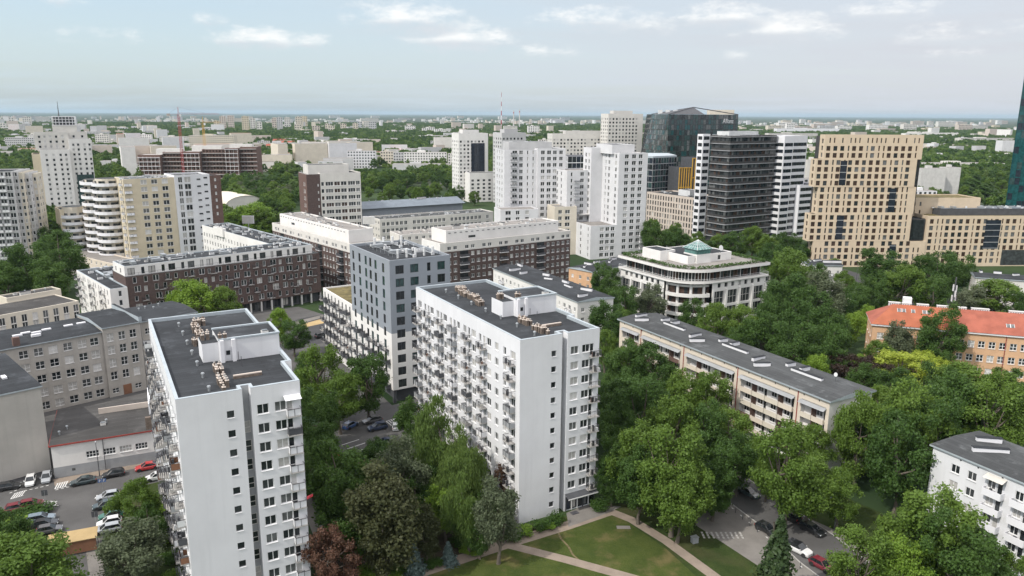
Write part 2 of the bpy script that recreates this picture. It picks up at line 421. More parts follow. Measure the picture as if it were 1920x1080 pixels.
# balconies: x along the wall, -y outward, origin at wall foot centre
BCACHE = {}
def balcony(w=2.6, d=1.15, kind='bars', panel='grey_panel', slabm='concrete', clutter=0, fine=True):
    key = (w, d, kind, panel, slabm, clutter, fine)
    if key in BCACHE: return BCACHE[key]
    sl = MB(); rl = MB(); x = w / 2
    sl.box(-x, x, -d, -.003, -.16, 0, slabm)
    if kind == 'solid':
        rl.box(-x, x, -d - .06, -d + .04, -.16 - .02, 1.0, panel); rl.box(-x - .03, -x + .05, -d + .04, -.003, -.18, 1.0, panel); rl.box(x - .05, x + .03, -d + .04, -.003, -.18, 1.0, panel)
    else:
        for px_ in (-x + .04, 0, x - .04): rl.box(px_ - .03, px_ + .03, -d, -d + .06, 0, 1.05, 'steel_rail')
        rl.box(-x, x, -d - .01, -d + .07, 1.05, 1.11, 'steel_rail')
        for sx in (-x, x - .06): rl.box(sx, sx + .06, -d + .07, -.003, 1.05, 1.11, 'steel_rail')
        if kind == 'panel':
            rl.box(-x + .1, x - .1, -d + .065, -d + .09, .06, .98, panel)
            for sx in (-x + .01, x - .03): rl.box(sx, sx + .02, -d + .1, -.08, .06, .98, panel)
        else:
            nb = 8
            for k in range(nb + 1):
                q = -x + .04 + (w - .08) * k / nb; rl.box(q - .016, q + .016, -d + .01, -d + .04, 0, 1.05, 'steel_rail')
            for sx in (-x + .01, x - .03):
                for k in range(1, 5): rl.box(sx, sx + .02, -d * k / 5 - .01, -d * k / 5 + .02, 0, 1.05, 'steel_rail')
    kids = [('railing', rl)]
    if clutter:
        cl = MB(); r = random.Random(clutter)
        for k in range(3):
            cx = r.uniform(-x + .3, x - .3); s_ = r.uniform(.15, .3)
            cl.box(cx - s_, cx + s_, -d * .7 - .1, -d * .7 + .2, .0, r.uniform(.5, 1.3), r.choice(['unit_white', 'unit_white', 'grey_panel', 'wood_brown', 'offwhite', 'offwhite', 'charcoal']))
        kids.append(('clutter', cl))
    if not fine:
        for _, k in kids: sl.add(k, Matrix())
        kids = []
    BCACHE[key] = Proto('balcony', sl, kids); return BCACHE[key]
UCACHE = {}
def roof_unit(kind=0):
    if kind in UCACHE: return UCACHE[kind]
    m = MB()
    if kind == 0: m.box(-.8, .8, -.45, .45, .12, .75, 'unit_white'); m.tube((-.35, 0, .75), (-.35, 0, .8), .28, n=10, m='steel_rail'); m.tube((.35, 0, .75), (.35, 0, .8), .28, n=10, m='steel_rail'); m.box(-.7, .7, -.4, .4, 0, .12, 'steel_rail')
    elif kind == 1: m.box(-1.5, 1.5, -.7, .7, .2, 1.15, 'galvanised'); m.box(1.5, 2.4, -.4, .4, .3, .9, 'unit_white'); m.box(-1.3, 1.3, -.5, .5, 0, .2, 'steel_rail')
    elif kind == 2: m.tube((0, 0, 0), (0, 0, .6), .17, n=8, m='galvanised'); m.tube((0, 0, .62), (0, 0, .8), .28, .22, n=8, m='galvanised')
    elif kind == 3: m.box(-.5, .5, -.5, .5, 0, .45, 'pale_chimney'); m.box(-.42, .42, -.42, .42, .45, .6, 'pane_soft')
    elif kind == 4: m.box(-1.5, 1.5, -.35, .35, 0, 1.1, 'pale_chimney'); m.box(-1.62, 1.62, -.45, .45, 1.1, 1.22, 'roof_felt')
    elif kind == 5: m.tube((-2, 0, .35), (2, 0, .35), .2, n=8, m='galvanised'); m.tube((2, 0, .35), (2, 0, .9), .2, n=8, m='galvanised'); m.box(-2.6, -2, -.4, .4, 0, .8, 'unit_white')
    UCACHE[kind] = Proto(['roof_unit', 'roof_unit', 'roof_vent', 'skylight', 'chimney', 'air_duct'][kind], m); return UCACHE[kind]
def scatter_units(b, x0, x1, y0, y1, z, n, kinds=(0, 1, 2, 3, 5)):
    done = []
    for _ in range(n * 8):
        if len(done) >= n: break
        x, y = b.rng.uniform(x0, x1), b.rng.uniform(y0, y1)
        if any((x - a) ** 2 + (y - c) ** 2 < 8 for a, c in done): continue
        done.append((x, y)); b.put(roof_unit(b.rng.choice(kinds)), x, y, z, b.rng.choice((0, math.pi / 2)))
# ================================================================== ground, streets, lawns
def ground_mat():
    m = bpy.data.materials.new('ground'); m.use_nodes = True; t = NT(m.node_tree); b = t.n['Principled BSDF']
    g = t.new('ShaderNodeTexCoord'); o = g.outputs['Object']
    n1 = t.noise(o, .012, 5, .6); n2 = t.noise(o, .10, 5, .65); n3 = t.noise(o, .0011, 4, .55); n4 = t.noise(o, .9, 3, .7)
    grass = t.mix(t.step(n2, .3, .7), rgb((.022, .038, .012)), rgb((.046, .060, .022)))
    urban = t.mix(t.step(n4, .3, .7), rgb((.075, .072, .066)), rgb((.14, .132, .12)))
    near = t.mix(t.step(n1, .44, .54), grass, urban)
    wood = t.mix(t.step(n1, .35, .65), rgb((.022, .042, .018)), rgb((.045, .070, .028)))
    c = t.mix(t.step(n3, .46, .58), wood, near)
    t.l.new(c, b.inputs['Base Color']); b.inputs['Roughness'].default_value = .95; b.inputs['Specular IOR Level'].default_value = .1; MATS['ground'] = m
ground_mat()
def grass_mat(name, a, c, worn, wf):
    m = bpy.data.materials.new(name); m.use_nodes = True; t = NT(m.node_tree); b = t.n['Principled BSDF']; o = t.new('ShaderNodeTexCoord').outputs['Object']
    n = t.noise(o, .25, 6, .65); f = t.noise(o, 3.5, 4, .7); w = t.noise(o, .11, 5, .6)
    col = t.mix(t.step(n, .3, .7), rgb(a), rgb(c)); col = t.mix(t.math('MULTIPLY', t.step(f, .35, .75), .45), col, rgb(tuple(x * .55 for x in a)))
    col = t.mix(t.math('MULTIPLY', t.step(w, .50, .68), wf), col, rgb(worn)); t.l.new(col, b.inputs['Base Color']); b.inputs['Roughness'].default_value = .95; b.inputs['Specular IOR Level'].default_value = .1
    bm = t.new('ShaderNodeBump'); bm.inputs['Strength'].default_value = .5; bm.inputs['Distance'].default_value = .15; t.l.new(f, bm.inputs['Height']); t.l.new(bm.outputs[0], b.inputs['Normal']); MATS[name] = m
grass_mat('lawn', (.040, .061, .014), (.070, .088, .023), (.150, .118, .056), .75)
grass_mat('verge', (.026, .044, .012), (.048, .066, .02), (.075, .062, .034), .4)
mat('asphalt', (.10, .098, .096), rough=.95, var=.16, scale=.12, fine=.25, spec=.2)
mat('asphalt_new', (.065, .065, .068), rough=.95, var=.12, scale=.15, fine=.2, spec=.2)
mat('paving', (.19, .178, .163), rough=.95, var=.14, scale=.3, fine=.3)
mat('path_sand', (.25, .205, .165), rough=.95, var=.12, scale=.5, fine=.25)
mat('kerb', (.36, .35, .33), rough=.9, var=.1, scale=1.0)
mat('sand', (.42, .31, .16), rough=.95, var=.12, scale=.3, fine=.2)
mat('mark_white', (.62, .62, .60), rough=.8, var=.1, scale=1.5)
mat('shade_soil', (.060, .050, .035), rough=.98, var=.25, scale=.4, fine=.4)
mat('worn_soil', (.14, .115, .06), rough=.95, var=.3, scale=1.5, fine=.3)
mat('river', (.05, .07, .08), rough=.15)
g = MB(); S = 60000.0
g.poly([(-S, -2000, 0), (S, -2000, 0), (S, S, 0), (-S, S, 0)], 'ground'); structure('ground', g)
LV = {}
def sheet(name, pts, m, lv, px=True):
    w = [P(*p) if px else Vector(p) for p in pts]; mb = MB(); z = .004 * lv
    a = sum(w[i - 1].x * w[i].y - w[i].x * w[i - 1].y for i in range(len(w)))
    if a < 0: w.reverse()
    mb.poly([(p.x, p.y, z) for p in w], m); return structure(name, mb)
def ribbon(pts, wd, z, m, px=True):
    w = [P(*p) if px else Vector(p) for p in pts]; L, Rr = [], []
    for i, p in enumerate(w):
        d = ((w[i + 1] - p) if i + 1 < len(w) else (p - w[i - 1])).normalized()
        if 0 < i < len(w) - 1: d = ((w[i + 1] - p).normalized() + (p - w[i - 1]).normalized()).normalized()
        n = Vector((-d.y, d.x)) * wd / 2; L.append(p + n); Rr.append(p - n)
    mb = MB()
    for i in range(len(w) - 1): mb.poly([(Rr[i].x, Rr[i].y, z), (Rr[i + 1].x, Rr[i + 1].y, z), (L[i + 1].x, L[i + 1].y, z), (L[i].x, L[i].y, z)], m)
    return mb
def kerb(pts, name='kerb'):
    w = [P(*p) for p in pts]; mb = MB()
    for i in range(len(w) - 1):
        a, b = w[i], w[i + 1]; d = (b - a).normalized(); n = Vector((-d.y, d.x)) * .09
        q = [a + n, a - n, b - n, b + n]; mb.prism([(v.x, v.y) for v in q], 0, .12, 'kerb')
    return structure(name, mb)
sheet('yard', [(-120, 700), (300, 600), (560, 575), (640, 600), (560, 690), (300, 860), (-120, 960)], 'asphalt', 1)
sheet('yard', [(620, 640), (800, 720), (800, 760), (640, 700)], 'asphalt', 2)
# park and lawns
sheet('lawn', [(560, 1120), (960, 990), (1150, 950), (1330, 985), (1440, 1080), (1470, 1140)], 'lawn', 1)
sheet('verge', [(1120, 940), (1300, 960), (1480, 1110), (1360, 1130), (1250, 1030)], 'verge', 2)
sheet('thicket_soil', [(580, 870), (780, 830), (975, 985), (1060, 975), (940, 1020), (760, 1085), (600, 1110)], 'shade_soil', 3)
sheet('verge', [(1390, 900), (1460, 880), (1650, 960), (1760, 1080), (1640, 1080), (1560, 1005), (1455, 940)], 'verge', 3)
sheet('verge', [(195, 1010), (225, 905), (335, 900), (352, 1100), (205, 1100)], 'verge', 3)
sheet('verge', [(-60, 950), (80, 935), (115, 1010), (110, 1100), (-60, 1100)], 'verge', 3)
structure('footpath', ribbon([(650, 1118), (775, 1078), (950, 1020), (1065, 985), (1148, 957)], 2.6, .016, 'path_sand'))
structure('footpath', ribbon([(1140, 957), (1185, 975), (1250, 1015), (1345, 1085), (1375, 1110)], 2.0, .020, 'path_sand'))
structure('footpath', ribbon([(950, 1021), (1060, 1049), (1190, 1085), (1240, 1100)], 2.0, .020, 'path_sand'))
structure('footpath', ribbon([(845, 990), (890, 1008), (945, 1022)], 2.0, .024, 'path_sand'))
structure('worn_track', ribbon([(1045, 995), (1052, 1010), (1066, 1025), (1074, 1040), (1085, 1050)], .35, .012, 'worn_soil'))
mb = MB(); p = P(1169, 989); mb.box(p.x - 1.2, p.x + 1.2, p.y - .5, p.y + .5, 0, .06, 'paving'); structure('concrete_slab', mb)
sheet('entrance_paving', [(1062, 962), (1104, 944), (1165, 950), (1140, 962), (1066, 988)], 'paving', 6)
# right-hand street with a paved corner
sheet('pavement', [(1270, 900), (1340, 880), (1420, 930), (1580, 1000), (1800, 1140), (1480, 1140), (1420, 1060), (1305, 985)], 'paving', 4)
sheet('street', [(1250, 800), (1330, 790), (1395, 893), (1460, 938), (1560, 1002), (1680, 1095), (1720, 1130), (1600, 1130), (1500, 1055), (1425, 985), (1362, 938), (1290, 870)], 'asphalt', 6)
kerb([(1330, 790), (1395, 893), (1460, 938), (1560, 1002), (1680, 1095)]); kerb([(1290, 870), (1362, 938), (1425, 985), (1500, 1055), (1600, 1130)])
dash = MB()
for i in range(9):
    a = P(1372 + i * 16, 952 + i * 13.6); dd = (P(1436, 1006) - P(1372, 952)).normalized(); n = Vector((-dd.y, dd.x)) * .09; b = a + dd * .55
    dash.poly([(v.x, v.y, .030) for v in (a - n, b - n, b + n, a + n)], 'mark_white')
structure('road_marking', dash)
st = MB(); a0 = P(1322, 1000); dd = (P(1395, 1012) - a0).normalized()
for i in range(9):
    c = P(1318 + i * 9, 1003 + i * 1.0 - i * .9); n = Vector((-.5, .87))
    for q in range(3): st.box(c.x - .17, c.x + .17, c.y - 1.1 + q * .75, c.y - .55 + q * .75, .02, .06, 'kerb')
structure('stepping_slabs', st)
# left parking street
sheet('parking_street', [(-80, 925), (95, 890), (330, 848), (360, 890), (215, 922), (192, 1012), (168, 1100), (205, 1100), (165, 1120), (95, 1012), (92, 950), (-80, 975)], 'asphalt', 4)
sheet('pavement', [(100, 899), (296, 862), (297, 870), (180, 893), (103, 912)], 'path_sand', 6)
sheet('yard', [(-80, 880), (88, 868), (104, 898), (-80, 925)], 'asphalt_new', 5)
structure('footpath', ribbon([(172, 1005), (185, 1100)], 2.2, .024, 'paving'))
def bay_lines(a, b, n, L, m='mark_white', w=.1, z=.028, name='road_marking'):
    A, B = P(*a), P(*b); d = (B - A).normalized(); q = Vector((-d.y, d.x)); mb = MB()
    for i in range(n):
        c = A.lerp(B, i / (n - 1)); e = c + q * L; t = d * w
        mb.poly([(v.x, v.y, z) for v in (c - t, c + t, e + t, e - t)], m)
    structure(name, mb)
ln = MB()
for a, b in (((18, 925), (45, 913)), ((45, 921), (104, 907)), ((104, 919), (190, 899)), ((190, 899), (225, 889)), ((255, 880), (305, 869)), ((80, 940), (110, 945)), ((178, 935), (186, 923))):
    A, B = P(*a), P(*b); n = max(1, int((B - A).length / .9)); d = (B - A).normalized(); q = Vector((-d.y, d.x)) * .09
    for i in range(n):
        c = A + d * .9 * i; e = c + d * .5; ln.poly([(v.x, v.y, .030) for v in (c - q, e - q, e + q, c + q)], 'mark_white')
structure('road_marking', ln)
def hatch(a, b, c_, n, z=.030):
    A, B, C = P(*a), P(*b), P(*c_); mb = MB(); u = (B - A); v = (C - A)
    for i in range(n):
        s = A + u * (i / n); e = s + v + u * (.6 / n); t = u.normalized() * .10
        mb.poly([(k.x, k.y, z) for k in (s - t, s + t, e + t, e - t)], 'mark_white')
    for s, e in ((A, B), (A + v, B + v)):
        q = Vector((-(e - s).y, (e - s).x)).normalized() * .07; mb.poly([(k.x, k.y, z + .004) for k in (s - q, e - q, e + q, s + q)], 'mark_white')
    structure('hatched_marking', mb)
hatch((103, 917), (126, 912), (106, 907), 5); hatch((20, 936), (44, 929), (26, 926), 5); hatch((82, 948), (110, 948), (80, 940), 4)
# centre yard between slab and grey tower, and the street behind
sheet('street', [(380, 660), (560, 598), (612, 588), (616, 640), (560, 655), (420, 700)], 'asphalt_new', 5)
sheet('yard', [(535, 650), (606, 640), (735, 760), (800, 742), (800, 790), (760, 850), (690, 915), (590, 905), (630, 800), (560, 700)], 'asphalt', 4)
sheet('sand_strip', [(553, 612), (606, 597), (607, 606), (562, 616)], 'sand', 7); sheet('pavement', [(550, 604), (606, 590), (606, 595), (552, 610)], 'paving', 7)
hatch((724, 790), (746, 783), (732, 799), 5)
structure('footpath', ribbon([(575, 935), (600, 1000), (612, 1060)], 2.4, .02, 'paving'))
bay_lines((640, 835), (700, 870), 6, 4.5)
# avenue below the beige tower
sheet('avenue', [(1430, 470), (1560, 530), (1760, 585), (1960, 600), (1960, 560), (1760, 545), (1600, 510), (1440, 455)], 'asphalt_new', 3)
sheet('tram_verge', [(1560, 522), (1640, 534), (1640, 540), (1570, 534)], 'verge', 5)
sheet('yard', [(60, 545), (150, 510), (110, 480), (60, 490)], 'paving', 3)
# ================================================================== the near buildings
# ---- the two white eleven-storey slabs (same design)
def chimney_cluster(b, x, y, nx, ny, z, m='chimney_brick', step=.72):
    for i in range(nx):
        for j in range(ny):
            mb = MB(); h = b.rng.uniform(.75, 1.15)
            mb.box(-.24, .24, -.24, .24, 0, h, m); mb.box(-.27, .27, -.27, .27, h, h + .06, 'sand_stone'); mb.tube((0, 0, h + .06), (0, 0, h + .4), .12, .15, n=7, m=b.rng.choice(['sand_stone', 'concrete', 'chimney_brick']))
            b.put(Proto('chimney', mb), x + i * step + b.rng.uniform(-.08, .08), y + j * step + b.rng.uniform(-.08, .08), z)
def white_slab(name, label, A, B, seed, shop=False, blind_first=False):
    b = Bld(name, label, 'apartment block', A, B, seed)
    W, Dp, H, fh = 16.3, 46.0, 34.0, 2.85
    n = 11; z1 = 1.45
    zs = [z1 + k * fh for k in range(n)]
    xs0, xs1, rec = 8.45, 9.55, 1.5
    m = 'white_render'
    # front, left panel with its one column of small windows
    b.face((0, 0), (1, 0), xs0, 0, H, m, [(6.75, z + .2, .95, 1.05, 1, 0, None) for z in zs], rev=.24, panes=['pane_dark', 'pane_dark', 'pane_mid'])
    # stair slot between the two panels
    b.face((xs0, 0), (0, 1), rec, 0, H, m); b.face((xs1, rec), (0, -1), rec, 0, H, m)
    b.face((xs0, rec), (1, 0), xs1 - xs0, 0, H, 'grey_panel', [((xs1 - xs0) / 2, z - .1, .94, 1.75, 1, .45, 'frame_pale') for z in zs[:-1]], rev=.06, sill=False)
    # front, right panel
    w = []
    for k, z in enumerate(zs):
        if shop and k == 0: continue
        p = 'pane_mid' if blind_first and k in (1, 2) else None
        w += [(11.05 - xs1, z, 1.6, 1.45, 2, 0, 'frame_white', p), (13.45 - xs1, z, 1.6, 1.45, 2, 0, 'frame_white', p), (14.72 - xs1, z - .75, .85, 2.2, 1, .35)]
        kind, pm = ('bars', 'grey_panel') if shop else ('panel', 'white_panel')
        if not shop and k == 9: pm = 'charcoal'
        b.put(balcony(1.95, 1.0, kind, pm, 'concrete', b.rng.randint(0, 3)), 15.15, 0, z - .8)
    b.face((xs1, 0), (1, 0), W - xs1, 0, H, m, w, rev=.2)
    # long left side: pairs of windows with hung steel balconies
    us = [2.4, 5.4, 8.4, 11.4, 14.9, 17.6, 21.4, 24.3, 27.8, 30.6, 34.2, 37.3, 40.9, 43.8]
    ws = [1.7, 1.0, 1.3, 1.7, .95, 1.7, 1.3, 1.3, .95, 1.7, 1.3, 1.7, .95, 1.7]
    wl = []
    for k, z in enumerate(zs):
        for u, q in zip(us, ws): wl.append((Dp - u, z, q, 1.45, 2 if q > 1.2 else 1, 0))
        for i, u in enumerate((2.6, 13.2, 19.6, 26.1, 32.5, 39.1, 45.0 - .6)):
            if i > 0: wl.append((Dp - u, z - .75, .85, 2.2, 1, .35))
            kd = b.rng.choice(['bars', 'bars', 'panel']); pm = b.rng.choice(['grey_panel', 'white_panel', 'charcoal', 'grey_panel', 'wood_brown', 'unit_white'] if not shop else ['grey_panel', 'white_panel', 'charcoal', 'grey_panel'])
            b.put(balcony(2.3, 1.25, kd, pm, 'concrete', b.rng.randint(1, 6)), 0, u, z - .8, -math.pi / 2)
    b.face((0, Dp), (0, -1), Dp, 0, H, m, wl, rev=.2)
    # right side (front part set in by a metre) and back
    xb = W + 1.1
    rw = [(u, z, q, 1.45, 2, 0) for z in zs for u, q in ((2.2, 1.6), (5.4, 1.6), (8.2, 1.0))]
    b.face((W, 0), (0, 1), 9.6, 0, H, m, rw); b.face((W, 9.6), (1, 0), xb - W, 0, H, m)
    b.face((xb, 9.6), (0, 1), Dp - 9.6, 0, H, m, [(u, z, 1.6, 1.45, 2, 0) for z in zs for u in (2, 5.2, 8.4, 11.6, 14.8, 18, 21.2, 24.4, 27.6, 30.8, 34)])
    b.face((xb, Dp), (-1, 0), xb, 0, H, m)
    # roof deck inside a light metal-capped parapet
    a, zr = .45, H - .55
    out = [(0, 0), (xs0, 0), (xs0, rec), (xs1, rec), (xs1, 0), (W, 0), (W, 9.6), (xb, 9.6), (xb, Dp), (0, Dp)]
    inn = [(a, a), (xs0 - a, a), (xs0 - a, rec + a), (xs1 + a, rec + a), (xs1 + a, a), (W - a, a), (W - a, 9.6 + a), (xb - a, 9.6 + a), (xb - a, Dp - a), (a, Dp - a)]
    b.roof.poly([(p[0], p[1], zr) for p in inn], 'roof_felt')
    cop = b.part('parapet')
    for k in range(len(out)):
        j = (k + 1) % len(out)
        cop.poly([out[k] + (H + .06,), out[j] + (H + .06,), inn[j] + (H + .06,), inn[k] + (H + .06,)], 'zinc')
        cop.poly([inn[k] + (H + .06,), inn[j] + (H + .06,), inn[j] + (zr,), inn[k] + (zr,)], 'zinc')
        cop.poly([out[k] + (H,), out[j] + (H,), out[j] + (H + .06,), out[k] + (H + .06,)], 'zinc')
    # lift house on the roof
    px0, px1, py0, py1, pz = 8.0, 17.0, 15.6, 22.6, H + 2.9
    pt = b.part('lift_house')
    pt.box(px0, px1, py0, py1, zr, pz, m, top='roof_felt'); pt.box(px0 - .12, px1 + .12, py0 - .12, py0 + .3, pz - .02, pz + .24, 'zinc'); pt.box(px0 - .12, px1 + .12, py1 - .3, py1 + .12, pz - .02, pz + .24, 'zinc')
    pt.box(px1 - .3, px1 + .12, py0 + .3, py1 - .3, pz - .02, pz + .24, 'zinc')
    pt.box(px0 - 2.4, px0 - .003, py0 + .9, py1 - 1.6, zr, pz - .5, m, top='roof_felt')
    for q in (px0 + .05, px0 + 1.75): pt.box(q, q + .55, py0 - .6, py0 - .003, zr, pz + .05, 'white_panel')
    pt.box(px0 + .9, px0 + 1.5, py0 - .04, py0 - .004, zr + 1.0, zr + 1.7, 'pane_dark')
    b.put(roof_unit(3), px1 - 2, py0 + .9, pz)
    chimney_cluster(b, 5.6, 26.2, 2, 3, zr); chimney_cluster(b, 6.6, 30.2, 2, 5, zr); chimney_cluster(b, 6.5, 34.6, 2, 5, zr); chimney_cluster(b, 7.2, 39, 3, 3, zr)
    chimney_cluster(b, 6.6, 9.0, 2, 5, zr); chimney_cluster(b, 6.3, 3.4, 2, 5, zr); chimney_cluster(b, 6.3, 1.3, 1, 1, zr)
    chimney_cluster(b, px0 + .3, py0 + .4, 2, 1, pz); chimney_cluster(b, px0 - 1.9, py0 + 3.2, 2, 2, pz - .5)
    lo = b.part('duct')
    lo.box(8.4, 12.4, 6.5, 6.85, zr, zr + .4, 'chimney_brick'); lo.box(8.4, 12.4, 6.5, 6.85, zr + .4, zr + .55, 'sand_stone')
    for k in range(7): b.put(roof_unit(2), 4.6, 3 + k * 6.2, zr)
    for y in (12.0, 14.6, 25):
        q = MB(); q.tube((0, 0, 0), (0, 0, 1.6), .05, n=5, m='steel_rail'); b.put(Proto('roof_pole', q), 10.5, y, zr)
    if shop:   # ground-floor shop front with a sloping canopy
        sf = b.part('shop_front'); x0, x1 = xs1 + .3, W - .25
        sf.box(x0, x1, -.06, -.004, .25, 2.75, 'pane_dark')
        for k in range(6):
            x = x0 + (x1 - x0) * k / 5; sf.box(x - .09, x + .09, -.2, -.06, .05, 2.8, 'frame_white' if k in (1, 2, 4) else 'charcoal')
        for k, mm in ((0, 'pane_blue'), (1, 'curtain'), (3, 'pane_soft')):
            x = x0 + (x1 - x0) * (k + .2) / 5; sf.box(x, x + .55, -.12, -.07, .5, 2.2, mm)
        cp = b.part('canopy')
        cp.poly([(x0 - .2, -1.25, 2.85), (x1 + .15, -1.25, 2.85), (x1 + .15, -.004, 3.45), (x0 - .2, -.004, 3.45)], 'charcoal')
        cp.box(x0 - .2, x1 + .15, -1.33, -1.252, 2.72, 2.9, 'frame_white')
        sf.box(x0 + .4, x0 + 1.8, -1.9, -.9, .0, .12, 'steel_rail')
    else:
        aw = b.part('awning'); aw.poly([(13.9, -1.2, H - 2.3), (16.2, -1.2, H - 2.3), (16.2, -.004, H - 1.9), (13.9, -.004, H - 1.9)], 'white_panel')
        fl = b.part('flag'); fl.poly([(16.1, -1.1, zs[5] + .4), (16.9, -1.5, zs[5] + .9), (16.9, -1.6, zs[5] + 1.4), (16.1, -1.15, zs[5] + .9)], 'flag_red')
        fl.tube((15.6, -1.0, zs[5] + .2), (16.95, -1.6, zs[5] + 1.42), .025, n=5)
    return b.finish()
white_slab('apartment_block', 'tall white slab block at lower left with laundry-hung balconies along its left side', P(328.3, 750, 34), P(328.3, 750, 34) + Vector((math.cos(R(28.9)), math.sin(R(28.9)))) * 16.2, 11)
white_slab('apartment_block', 'tall white slab block in the middle with a dark shop canopy at its foot', P(975.3, 638.4, 34), P(975.3, 638.4, 34) + Vector((math.cos(R(29.2)), math.sin(R(29.2)))) * 15.3, 23, shop=True, blind_first=True)

# ---- white five-storey block at the lower right
def right_block():
    b = Bld('apartment_block', 'white five-storey block at the lower right edge with white balconies and grey roof', 'apartment block', P(1751, 832.5, 16), P(1920, 902, 16), 5)
    z = [.9 + 2.9 * k for k in range(5)]; W = 44.0
    w = []
    for zz in z:
        for u in (4.3, 7.2, 20.0, 23.0, 33.5): w.append((u, zz, 1.5, 1.45, 2, 0))
        for u in (11.2, 15.6, 28.0, 37.5):
            w += [(u - .75, zz, 1.3, 1.5, 2, 0, 'frame_white', 'curtain' if b.rng.random() < .2 else None), (u + .6, zz - .65, .9, 2.2, 1, 0)]
            b.put(balcony(3.0, 1.1, 'solid', 'white_panel', 'white_panel', b.rng.randint(0, 3)), u, 0, zz - .75)
    b.face((0, 0), (1, 0), W, 0, 15.6, 'white_render', w)
    b.face((0, 12.6), (0, -1), 12.6, 0, 15.6, 'white_render'); b.face((W, 0), (0, 1), 12.6, 0, 15.6, 'white_render'); b.face((W, 12.6), (-1, 0), W, 0, 15.6, 'white_render')
    b.eave(0, W, 0, 12.6, 15.6, .45, .3, m='roof_grey', slope=.35)
    aw = b.part('awning')
    for u in (11.2,): aw.poly([(u - 1.6, -1.3, 14.5), (u + 1.6, -1.3, 14.5), (u + 1.6, -.004, 15.0), (u - 1.6, -.004, 15.0)], 'awning')
    v = b.part('vent_hole')
    for u in (5, 8, 12, 18, 24, 30): v.tube((u, -.02, 15.1), (u, .05, 15.1), .16, n=8, m='charcoal')
    for x, y, l in ((3.6, 9.3, 4), (6.4, 5.4, 5.6), (13.5, 8.6, 4.4), (14.5, 4.3, 1.2), (21, 6, 5), (28, 8, 4)):
        c = MB(); c.box(-l / 2, l / 2, -.35, .35, 0, .9, 'white_panel'); c.box(-l / 2 - .1, l / 2 + .1, -.45, .45, .9, 1.0, 'roof_felt'); b.put(Proto('chimney', c), x, y, 15.95, .95)
    b.finish()
right_block()

